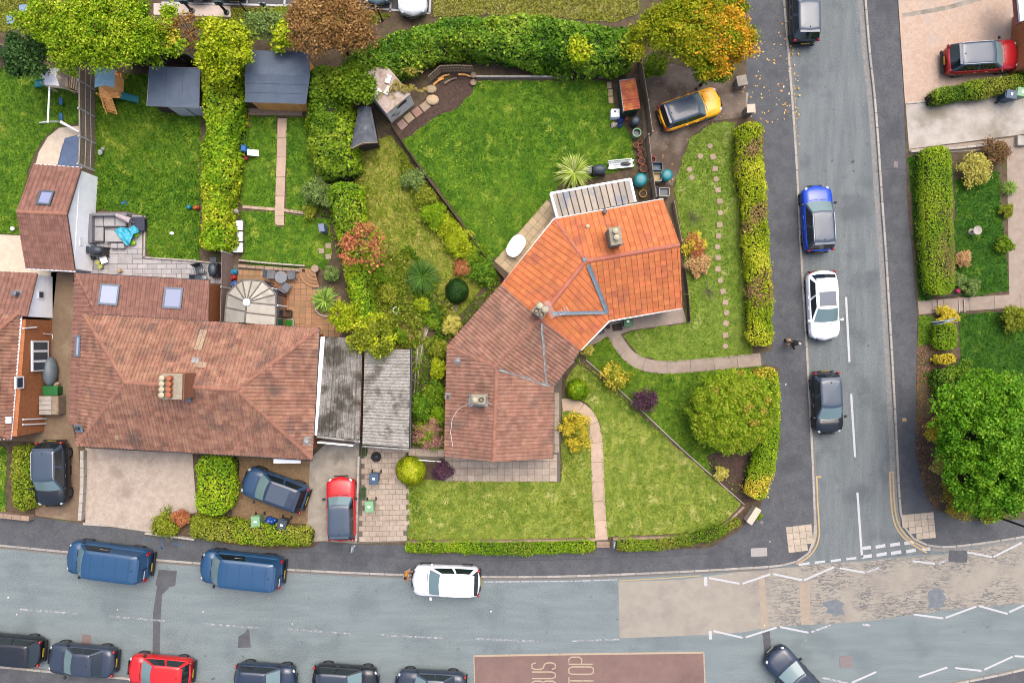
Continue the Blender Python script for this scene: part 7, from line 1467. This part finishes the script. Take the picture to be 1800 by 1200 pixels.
# toys on the lawn
solo('toy_spade', MB().tube(G(219, 352, .2), G(224, 360, .2), .03).box(G(216, 357, .18), (.2, .14, .04), .6, .01), mat('toy_blue', C(40, 130, 200), C(30, 110, 190), 4, .6), G(220, 356, .16), 'blue toy spade on the left lawn', 'toy')
solo('football', MB().ball(G(22, 402, .3), .13, 14, 9), M_upvc, G(22, 402, .16), 'white football on the far left lawn', 'ball', smooth=True); solo('ball', MB().ball(G(332, 364, .3), .16, 14, 9), M_teal, G(332, 364, .16), 'teal ball on the left lawn near the lime hedge', 'ball', smooth=True); solo('toy_car', MB().box(G(345, 365, .3), (.35, .25, .2), 0, .06).ball(G(345, 365, .45), .1), mat('toy_orange', C(226, 110, 60), C(210, 96, 50), 4, .6), G(345, 365, .16), 'orange ride-on toy at the foot of the lime hedge', 'toy')
solo('paper_scrap', MB().ball(G(302, 410, .2), .1, 7, 5, (1.5, 1, .4)), M_upvc, G(302, 410, .16), 'white scrap lying on the lower left lawn', 'litter'); solo('flower_clump', MB().ball(G(176, 268, .3), .16, 8, 5, (1, 1.2, .6)).ball(G(181, 262, .3), .12, 8, 5), mat('white_flowers', C(226, 228, 236), C(120, 150, 110), 14, .9), G(177, 266, .16), 'white flower clump at the foot of the slatted fence', 'flowers')
# play equipment
M_pw = mat('play_timber', C(226, 166, 100, 1.0), C(206, 146, 82, 1.0), 6, .8, .2, 40, rnd=.12); M_pwg = mat('grey_play_timber', C(206, 184, 156, 1.2), C(186, 164, 136, 1.2), 6, .85, .2, 40, rnd=.12)
def slide(root, a, b, wd, m):
    pts = smooth_line([G(*p) for p in (a, tuple((a[i] * .4 + b[i] * .6) for i in range(2)) + (b[2] + .25,), b)], 2); L1, L2 = offset_line(pts, wd / 2), offset_line(pts, -wd / 2); up = Vector((0, 0, .12)); mb = strip(L1, L2)
    mb2 = strip([p + up for p in L1], L1); mb3 = strip(L2, [p + up for p in L2]); mb.add(mb2.v, mb2.f); mb.add(mb3.v, mb3.f); o = mb.build('slide', m, root); o.modifiers.new('t', 'SOLIDIFY').thickness = .02
ph = thing('playhouse', G(200, 155, .16), 'timber playhouse with blue-grey roof and teal slide', 'playhouse')
for f in ([(167, 122, 2.2), (185, 117, 2.6), (184, 150, 2.6), (166, 154, 2.2)], [(185, 117, 2.6), (202, 122, 2.2), (201, 154, 2.2), (184, 150, 2.6)]): MB().slab([G(*p) for p in f], .04, (0, 0, 1)).build('roof', mat('playhouse_felt', C(140, 174, 186, 1.1), C(128, 162, 174, 1.1), 4, .85, spk=.06), ph)
pl = [tuple(G(x, y, 2.2).xy) for x, y in ((168, 124), (201, 124), (200, 153), (168, 153))]
MB().prism(inset(pl, .1), .9, 2.15).build('cabin', M_pw, ph); MB().prism(inset([tuple(G(x, y, 1.0).xy) for x, y in ((172, 124), (212, 128), (214, 156), (210, 172), (174, 170))], .0), .85, .95).build('deck', M_pw, ph)
for x, y in ((174, 128), (210, 130), (176, 168), (212, 168)): p = G(x, y, .95); MB().box((p.x, p.y, .7), (.09, .09, 1.3)).build('post', M_pw, ph)
for k in range(6):
    p = G(186 + k * 2.2, 172 + k * 5.0, .9 - k * .15); MB().box(p, (.62, .13, .04), -.3).build('tread', M_pw, ph)
for s in (-1, 1): MB().tube(G(186 + s * 9, 170, 1.0), G(197 + s * 9, 201, .18), .04).build('stair_rail', M_pw, ph)
MB().tube(G(174, 155, 1.6), G(183, 190, .9), .04).build('stair_rail', M_pw, ph); slide(ph, (212, 168, .95), (244, 176, .25), .42, M_teal)
p2 = thing('playhouse', G(95, 140, .16), 'grey-roofed play tower with teal slide on the far left lawn', 'playhouse')
for f in ([(72, 130, 2.4), (82, 119, 2.1), (106, 121, 2.1), (98, 133, 2.4)], [(72, 130, 2.4), (98, 133, 2.4), (104, 151, 2.1), (79, 150, 2.1)]): MB().slab([G(*p) for p in f], .04, (0, 0, 1)).build('roof', mat('pale_play_roof', C(226, 222, 216, 1.0), C(212, 208, 202, 1.0), 4, .85, spk=.06), p2)
MB().prism(inset([tuple(G(x, y, 1.1).xy) for x, y in ((80, 126), (118, 132), (118, 156), (82, 152))], 0), .95, 1.05).build('deck', M_pwg, p2)
for x, y in ((82, 126), (118, 134), (84, 152), (117, 155)): p = G(x, y, 1.1); MB().box((p.x, p.y, .95), (.09, .09, 1.7)).build('post', M_pwg, p2)
for k in range(6): p = G(118 + k * 4, 142 + k * 1.6, 1.0 - k * .14); MB().box(p, (.1, .7, .05), -.1).build('climbing_tread', M_pwg, p2)
for s in (0, 1): MB().tube(G(114, 132 + s * 24, 1.1), G(142, 142 + s * 22, .25), .04).build('side_rail', M_pwg, p2)
for k in range(5): MB().box(G(103 + k * 3.4, 131, 1.4), (.09, .03, .7)).build('railing_slat', M_pwg, p2)
slide(p2, (82, 146, 1.0), (62, 148, .25), .45, M_teal)
sw = thing('swing_set', G(85, 185, .16), 'white framed swing with two blue seats left of the slatted fence', 'swing')
MB().tube(G(87, 152, 2.0), G(84, 216, 2.0), .05).build('top_beam', M_upvc, sw); MB().tube(G(84, 214, 2.0), G(110, 214, .2), .045).build('leg', M_upvc, sw); MB().tube(G(84, 214, 2.0), G(70, 216, .2), .045).build('leg', M_upvc, sw)
for y in (178, 205):
    for s in (-2, 2): MB().tube(G(86, y + s, 2.0), G(107, y + s, .5), .008, n=4).build('rope', M_metalg, sw)
    MB().box(G(107, y, .5), (.2, .42, .04), 0, .01).build('seat', MATS['toy_blue'], sw)
cloth([(114, 243), (140, 236), (144, 294), (100, 292), (108, 262)], 'slate blue tarpaulin lying on the curved pale patio', mat('slate_blue_tarp', C(100, 122, 158), C(88, 110, 146), 3, .7, .2, 20), .3, .12, 'tarpaulin', 'tarpaulin', 73, .03)
rd = thing('rotary_drier', G(128, 226, .2), 'folded pale rotary clothes drier above the curved patio', 'clothes drier'); MB().tube(G(106, 214, .9), G(139, 232, .5), .09, .05).build('folded_arms', M_upvc, rd); MB().tube(G(104, 213, .9), G(144, 236, .4), .025).build('pole', M_metalg, rd)
for x, y, lb in ((40, 16, 'pale blue hatch at top left, upper one'), (18, 34, 'pale blue hatch at top left, lower one')): c = G(x, y, .3); solo('ground_hatch', MB().box((c.x, c.y, .2), (.5, .55, .2), .1, .03), mat('pale_blue_metal', C(150, 180, 214), C(136, 168, 204), 4, .4), (c.x, c.y, .14), lb, 'hatch')
# left house side things
solo('upturned_dinghy', MB().ball(G(88, 653, .5), 1, 18, 10, (.42, .92, .5)), mat('grey_hull', C(128, 140, 146), C(116, 128, 134), 3, .5), G(88, 653, .15), 'grey upturned dinghy hull against the brick wall', 'boat', smooth=True)
gr = thing('recycling_box', G(92, 688, .15), 'green lidded box between dinghy and pale crate', 'box'); bxs(75, 679, 100, 694, .16, .75, 'body', M_grn, gr); bxs(74, 678, 101, 695, .755, .82, 'lid', M_grn, gr)
cr_ = thing('timber_crate', G(84, 712, .15), 'pale planked crate at the end of the brick wall', 'crate'); bxs(69, 696, 102, 729, .16, .95, 'body', M_woodg, cr_)
for k in range(4): bxs(68, 696 + k * 8.4, 90, 703.6 + k * 8.4, .96, 1.0, 'plank', M_concw, cr_)
solo('brick_stack', MB().box(G(100, 676, .3), (.3, .3, .3), .2, .01).box(G(101, 674, .5), (.22, .12, .1), .5), M_lowwall, G(100, 676, .15), 'small stack of bricks beside the dinghy', 'bricks')
# garden of the path lawn
cf = thing('cold_frame', G(416, 416, .15), 'row of three white topped cold frames at the lime hedge foot', 'cold frame')
for k in range(3): bxs(406.5, 387 + k * 19.5, 427, 405 + k * 19.5, .16, .45, 'frame', M_woodg, cf); bxs(407, 388 + k * 19.5, 426, 404.5 + k * 19.5, .455, .49, 'lid', M_upvc, cf)
sx_ = thing('toy_slide', G(440, 267, .16), 'small white and blue toy slide on the path lawn', 'toy'); MB().box(G(431, 263, .6), (.3, .4, .8), 0, .05).build('ladder', MATS['toy_blue'], sx_); MB().slab([G(435, 262, .7), G(435, 273, .7), G(455, 275, .22), G(455, 264, .22)], .05, (0, 0, 1)).build('slide', M_upvc, sx_); MB().box(G(430, 278, .3), (.4, .25, .2), 0, .04).build('base', mat('toy_red', C(190, 40, 60), C(176, 34, 52), 4, .6), sx_)
for x, y, lb, m_ in ((428, 247, 'pale blue spade handle by the lime hedge', M_bluep), (436, 208, 'tan garden pot near the summer shed step', M_potr)): c = G(x, y, .3); solo('garden_tool', MB().tube((c.x, c.y - .35, .2), (c.x + .05, c.y + .35, .35), .03).box((c.x, c.y - .4, .2), (.16, .14, .03), .3), m_, (c.x, c.y, .15), lb, 'tool')
solo('wall_mirror', MB().box(G(568, 402, .8), (.36, .5, .9), .15, .02), mat('pale_slate_panel', C(130, 146, 176), C(118, 134, 164), 4, .4), G(568, 402, .15), 'slate blue panel half buried in the narrow hedge', 'panel')
solo('stone_lamp', MB().lathe(G(418, 373, .2), [(.1, 0), (.12, .3), (.16, .34), (.05, .5)], 12), M_palew, G(418, 373, .15), 'small pale stone ornament above the cold frames', 'ornament')
for i, (x, y, cc, lb) in enumerate(((411, 478, (40, 150, 200), 'turquoise toy box by the fence'), (409, 488, (196, 40, 40), 'red toy by the fence and conservatory'), (411, 499, (60, 110, 190), 'blue and white toy board against the conservatory'))): c = G(x, y, .4); solo('toy', MB().box((c.x, c.y, .3), (.4, .32, .35), .3 * i, .06).ball((c.x + .1, c.y, .5), .12), mat('toy_col_%d' % i, C(*cc), C(cc[0], cc[1] + 10, cc[2]), 5, .6), (c.x, c.y, .165), lb, 'toy')
pln = thing('turf_planter', G(505, 568, .165), 'square planter of vivid green turf beside the conservatory', 'planter'); bxs(496, 560, 516, 582, .17, .4, 'box', M_concw, pln); bxs(498, 562, 514, 580, .405, .43, 'turf', mat('vivid_turf', C(50, 140, 30), C(40, 120, 24), 12, 1, .8, 60), pln); crate(506, 551, .4, .4, .4, 0, M_woodd, M_dark_soil, 'dark brown box above the turf planter')
wall_line([(553, 527), (556, 545), (566, 556), (580, 556)], .2, .1, 'curved stone rim of the palm bed', M_palew, 'edging', step=.3)
# back garden of the orange bungalow
def hurdle():
    pts = smooth_line([G(x, y, .15) for x, y in ((756, 146), (766, 132), (780, 126), (808, 127), (832, 128))], 2); q = resample(pts, .9); root = thing('woven_hurdle', q[2], 'curved grey slatted hurdle screen at the lawn corner', 'screen')
    for a, b in zip(q[:-1], q[1:]):
        rz = math.atan2((b - a).y, (b - a).x); c = (a + b) / 2
        for z_ in (.25, .7, 1.1): MB().box((c.x, c.y, .12 + z_), ((b - a).length, .05, .05), rz).build('rail', M_woodg, root)
        for k in range(6): p = a.lerp(b, (k + .5) / 6); MB().box((p.x, p.y, .12 + .62), (.09, .03, 1.2), rz).build('slat', M_woodg, root)
hurdle()
for x0, y0, x1, y1, lb, mm in ((762, 149, 780, 138, 'tan log lying left in the dark bed', M_wood), (770, 140, 790, 131, 'brown curved branch lying under the hurdle', M_wood), (806, 131, 828, 135, 'pale branch lying right under the hurdle', M_wood), (781, 147, 803, 137, 'grey plank lying in the dark bed', M_woodg)): a, b = G(x0, y0, .25), G(x1, y1, .25); solo('log', MB().tube(a, a.lerp(b, .5) + Vector((0, .05, .05)), .07, .06).tube(a.lerp(b, .5) + Vector((0, .05, .05)), b, .06, .05), mm, (a + b) / 2 - Vector((0, 0, .1)), lb, 'log')
for x, y, r, lb in ((832, 145, .17, 'round cut stump at the lawn end of the hurdle'), (832, 132, .16, 'pinkish cut stump behind the round one')): pot(x, y, r, .25, M_lowwall, lb, False, name='stump', cat='stump')
for x, y, s, lb in ((758, 157, .35, 'golden stone, upper of two beside the dark bed'), (760, 176, .42, 'golden stone, lower of two beside the dark bed')): c = G(x, y, .2); solo('boulder', MB().ball((c.x, c.y, .22), 1, 9, 6, (s, s * .8, .16)), M_yorks, (c.x, c.y, .14), lb, 'stone')
bn = thing('garden_bench', G(1092, 288, .16), 'white slatted garden bench above the lean-to', 'bench')
for k in range(4): MB().box(G(1091, 284 + k * 3.4, .45), (1.45, .09, .03), .1).build('seat_slat', M_upvc, bn)
for k in range(3): MB().box(G(1090, 281, .6 + k * .13), (1.45, .03, .09), .1).build('back_slat', M_upvc, bn)
for dx in (-22, 22):
    for dy in (0, 9): p = G(1091 + dx, 285 + dy - dx * .1, .3); MB().box((p.x, p.y, .3), (.06, .06, .35)).build('leg', M_upvc, bn)
solo('bench_bag', MB().ball(G(1100, 288, .6), 1, 12, 6, (.33, .1, .06)), M_black, G(1100, 288, .47), 'black ring shaped bag on the white bench', 'bag', smooth=True)
bbq(1053, 298, 1.6, 'black barbecue between cordyline and white bench')
wm = thing('washing_machine', G(1082, 199, .15), 'white boxy appliance left of the rusty roofed store', 'appliance'); bxs(1074, 191, 1090, 206, .15, .75, 'body', M_upvc, wm); MB().box(G(1081, 196, .76), (.14, .1, .03), 0, .01).build('knob', M_black, wm)
for x, y, s, cc, lb in ((1090, 211, .22, (30, 70, 150), 'dark blue bag below the white appliance'), (1079, 219, .18, (220, 200, 190), 'pale heap of pots at the lawn edge'), (1102, 208, .15, (190, 110, 90), 'reddish clutter below the store'), (1090, 221, .13, (200, 130, 100), 'terracotta shard pile near the pale heap')): c = G(x, y, .3); solo('clutter_heap', MB().ball((c.x, c.y, .26), s, 8, 5, (1, 1, .7)).ball((c.x + s * .8, c.y + .05, .22), s * .6, 7, 5).ball((c.x - s * .5, c.y - s * .7, .2), s * .5, 7, 5), mat('clutter_%d' % x, C(*cc), C(max(0, cc[0] - 40), max(0, cc[1] - 30), max(0, cc[2] - 30)), 14, .8), (c.x, c.y, .14), lb, 'clutter')
pot(1069, 574, .15, .25, M_woodg, 'grey pot by the orange house door'); solo('door_mat', MB().box(G(1085, 575, .16), (.62, .42, .03), .12, .008), M_woodd, G(1085, 575, .15), 'brown door mat at the orange house entrance', 'mat'); crate(1057, 582, .3, .25, .3, .3, M_dbin, M_dbin, 'dark box near the orange house door'); 
# east garden
bb = thing('bird_bath', G(1712, 406, .16), 'stone bird bath on the east lawn', 'bird bath'); c = G(1713, 406, .5); MB().lathe((c.x, c.y, .16), [(.2, 0), (.18, .05), (.08, .1), (.07, .5), (.26, .6), (.27, .66), (.22, .64), (.05, .6)], 18).build('pedestal', M_palew, bb); MB().ball((c.x + .25, c.y + .12, .55), .15, 12, 8, (1, 1, .5)).build('side_bowl', M_upvc, bb)
solo('pink_flower_pot', MB().lathe(G(1682, 511, .2), [(.1, 0), (.13, .2), (.13, .22)], 12).ball(G(1682, 511, .5), .11, 9, 6), mat('magenta_bloom', C(206, 50, 110), C(180, 40, 90), 10, .8), G(1682, 511, .14), 'magenta flower pot by the east gate', 'flower pot')
gt = thing('garden_gate', G(1672, 521, .14), 'low dark metal gate rail at the east steps', 'gate'); MB().tube(G(1652, 524, .6), G(1692, 516, .6), .025).build('top_rail', M_trim, gt); MB().tube(G(1652, 524, .25), G(1692, 516, .25), .02).build('bottom_rail', M_trim, gt)
for k in range(7): p = G(1652 + k * 6.6, 524 - k * 1.3, .14); MB().tube(p, p + Vector((0, 0, .55)), .012, n=5).build('bar', M_trim, gt)
for x, lb in ((1640, 'concrete step edge nearest the east pavement'), (1686, 'concrete step edge below the east gate')):
    s_ = thing('garden_step', G(x, 538, .15), lb, 'step')
    for k in range(2): c = G(x + k * 9, 538, .2); MB().box((c.x, c.y, .19 + k * .03), (.06, .8, .05), .06, .01).build('nosing', M_palew, s_)
solo('meter_box', MB().box(G(1795, 248, .3), (.6, .6, .3), 0, .03), M_concw, G(1795, 248, .14), 'pale square box at the right edge by the concrete drive', 'box')
# rough garden bits
sgp = thing('square_frame', G(696, 545, .2), 'small pale diamond shaped planter frame in the weeds', 'frame'); c = G(696, 545, .3)
for k in range(4): a = math.pi / 4 + k * math.pi / 2; MB().box((c.x + math.cos(a) * .16, c.y + math.sin(a) * .16, .3), (.04, .34, .18), a).build('side', M_upvc, sgp)
gg = thing('side_gate', G(742, 808, .15), 'thin green rail gate between lime ball and bungalow', 'gate'); MB().tube(G(732, 808, .9), G(775, 811, .9), .025).build('top_rail', M_upvc, gg); MB().tube(G(732, 808, .3), G(775, 811, .3), .02).build('bottom_rail', M_grn, gg)
for k in range(8): p = G(733 + k * 6, 808 + k * .4, .14); MB().tube(p, p + Vector((0, 0, .8)), .012, n=5).build('bar', M_grn, gg)
solo('broom', MB().tube(G(879, 821, .2), G(905, 831, .2), .02).box(G(878, 820, .2), (.1, .3, .06), .4), M_palew, G(890, 826, .17), 'pale broom lying on the front terrace', 'broom')
solo('spare_wheel', MB().lathe(G(120, 826, .3), [(.12, -.08), (.3, -.1), (.32, 0), (.3, .1), (.12, .08)], 18).rot(Matrix.Rotation(1.4, 4, 'Y'), G(120, 826, .3)), M_tyre, G(120, 826, .15), 'loose tyre leaning beside the black car on the left drive', 'tyre')
for x, y, lb in ((640, 792, 'green planter strip at the top of the boundary wall'), (639, 866, 'slim green trough on the boundary wall')): crate(x, y, .25, .6, .3, 0, M_grn, M_dark_soil, lb, 'planter', 'planter')
# ================================================================== PEOPLE (continuous skinned bodies)
M_skin = mat('skin', C(214, 166, 140), C(200, 150, 124), 8, .6)
def skinned(name, joints, edges, m, root, sub=2):
    me = bpy.data.meshes.new(name); me.from_pydata([j[:3] for j in joints], edges, []); o = link(name, me, m, root)
    md = o.modifiers.new('skin', 'SKIN'); me.skin_vertices[0].data[0].use_root = True
    for i, j in enumerate(joints): me.skin_vertices[0].data[i].radius = (j[3], j[3] * (j[4] if len(j) > 4 else 1))
    md.use_smooth_shade = True; s = o.modifiers.new('sub', 'SUBSURF'); s.levels = sub; s.render_levels = sub; return o
def person(px, py, face, label, top_m, leg_m, hair_m, arms, stride=.22, lean=.06, hat=None):
    """face: heading in degrees; arms: (left hand, right hand) in local coordinates, x forward, y left"""
    c = G(px, py, 1.3); root = thing('person', (c.x, c.y, .115 if px > 1000 else .0), label, 'person', rz=R(face)); s = stride
    (lx, ly, lz), (rx, ry, rz_) = arms
    J = [(0, 0, .94, .15, .9), (lean * .5, 0, 1.15, .135, 1.15), (lean, 0, 1.36, .15, 1.2), (lean, 0, 1.48, .07), (lean + .02, 0, 1.55, .055),
         (lean, .19, 1.42, .065), ((lean + lx) / 2 - .04, .25, 1.18, .048), (lx, ly, lz, .034), (lean, -.19, 1.42, .065), ((lean + rx) / 2 - .04, -.25, 1.18, .048), (rx, ry, rz_, .034),
         (.01, .10, .86, .095), (s * .55 + .04, .11, .48, .068), (s, .11, .09, .045), (s + .15, .12, .045, .04), (.01, -.10, .86, .095), (-s * .3 + .06, -.11, .48, .068), (-s, -.11, .11, .045), (-s + .14, -.12, .045, .04)]
    E = [(0, 1), (1, 2), (2, 3), (3, 4), (2, 5), (5, 6), (6, 7), (2, 8), (8, 9), (9, 10), (0, 11), (11, 12), (12, 13), (13, 14), (0, 15), (15, 16), (16, 17), (17, 18)]
    body = skinned('body', J, E, top_m, root)
    # trousers follow the legs
    T = [(0, 0, .98, .158, .95)] + [J[i][:3] + (J[i][3] + .014,) for i in (11, 12)] + [(J[13][0], J[13][1], .14, .058)] + [J[i][:3] + (J[i][3] + .014,) for i in (15, 16)] + [(J[17][0], J[17][1], .16, .058)]
    skinned('trousers', T, [(0, 1), (1, 2), (2, 3), (0, 4), (4, 5), (5, 6)], leg_m, root)
    hx = lean + .035; head = MB().ball((hx, 0, 1.645), 1, 16, 12, (.098, .078, .12)); head.ball((hx + .095, 0, 1.635), 1, 6, 5, (.022, .016, .028)); head.ball((hx + .06, 0, 1.57), 1, 8, 6, (.035, .04, .03))
    for sy in (-1, 1): head.ball((hx - .01, sy * .08, 1.64), 1, 6, 5, (.025, .012, .035))
    hd = head.build('head', M_skin, root, smooth=True, local=True)
    for sy in (-1, 1): MB().ball((hx + .086, sy * .032, 1.655), .012, 6, 5).build('eye', M_trim, hd, local=True)
    MB().box((hx + .09, 0, 1.585), (.012, .045, .01)).build('mouth', mat('lips', C(170, 96, 90), C(160, 90, 84), 8, .6), hd, local=True)
    MB().ball((hx - .02, 0, 1.675), 1, 16, 10, (.105, .092, .108)).build('hair', hair_m, root, smooth=True, local=True)
    if hat: MB().ball((hx, 0, 1.72), 1, 16, 8, (.115, .10, .07)).box((hx + .12, 0, 1.70), (.12, .15, .015), 0, .005).build('cap', hat, root, smooth=True, local=True)
    for (x, y, z_) in arms:
        e = Vector((x, y, z_)); sy = math.copysign(1, y); pj = [(x, y, z_, .032, .7), (x + .06, y, z_ - .04, .036, .5)]; ed = [(0, 1)]
        for k, (dy, ln) in enumerate(((-.028, .06), (-.010, .072), (.010, .068), (.028, .052))):
            n0 = len(pj); pj += [(x + .075, y + dy, z_ - .05, .0095), (x + .075 + ln * .55, y + dy, z_ - .07, .009), (x + .07 + ln * .75, y + dy * .9, z_ - .105, .008)]; ed += [(1, n0), (n0, n0 + 1), (n0 + 1, n0 + 2)]
        n0 = len(pj); pj += [(x + .03, y - sy * .04, z_ - .03, .011), (x + .065, y - sy * .055, z_ - .055, .009)]; ed += [(0, n0), (n0, n0 + 1)]
        skinned('hand', pj, ed, M_skin, root, 1)
    for i in (14, 18): p = J[i]; MB().box((p[0] - .04, p[1], .045), (.27, .1, .085), 0, .035).build('shoe', M_trim, root, smooth=True, local=True)
    return root
M_coat = mat('black_coat', C(36, 38, 46), C(30, 32, 40), 5, .8); M_jean = mat('dark_trousers', C(44, 48, 62), C(36, 40, 54), 5, .85); M_greyh = mat('silver_hair', C(222, 214, 206), C(204, 196, 188), 14, .8); M_or = mat('orange_top', C(240, 160, 40), C(228, 144, 30), 5, .8); M_lt = mat('pale_trousers', C(222, 206, 216), C(206, 190, 204), 5, .85); M_dh = mat('dark_brown_hair', C(62, 42, 34), C(50, 34, 28), 14, .8)
person(1399, 602, -60, 'person in a black coat with silver hair walking on the pavement', M_coat, M_jean, M_greyh, ((.18, .26, .98), (-.02, -.42, 1.02)), .30)
solo('shoulder_bag', MB().ball(G(1386, 598, .9), 1, 12, 8, (.16, .13, .2)).ball(G(1387, 606, .9), 1, 12, 8, (.13, .12, .18)).tube(G(1387, 600, 1.0), G(1394, 601, 1.35), .018), mat('tan_bag', C(196, 168, 128), C(170, 138, 96), 9, .8), G(1386, 602, .75), 'tan two-lobed bag carried by the person in the black coat', 'bag', smooth=True)
person(712, 1012, -5, 'person in an orange top standing at the nose of the white-silver car', M_or, M_lt, M_dh, ((.30, .22, 1.05), (.22, -.26, 1.0)), .14)
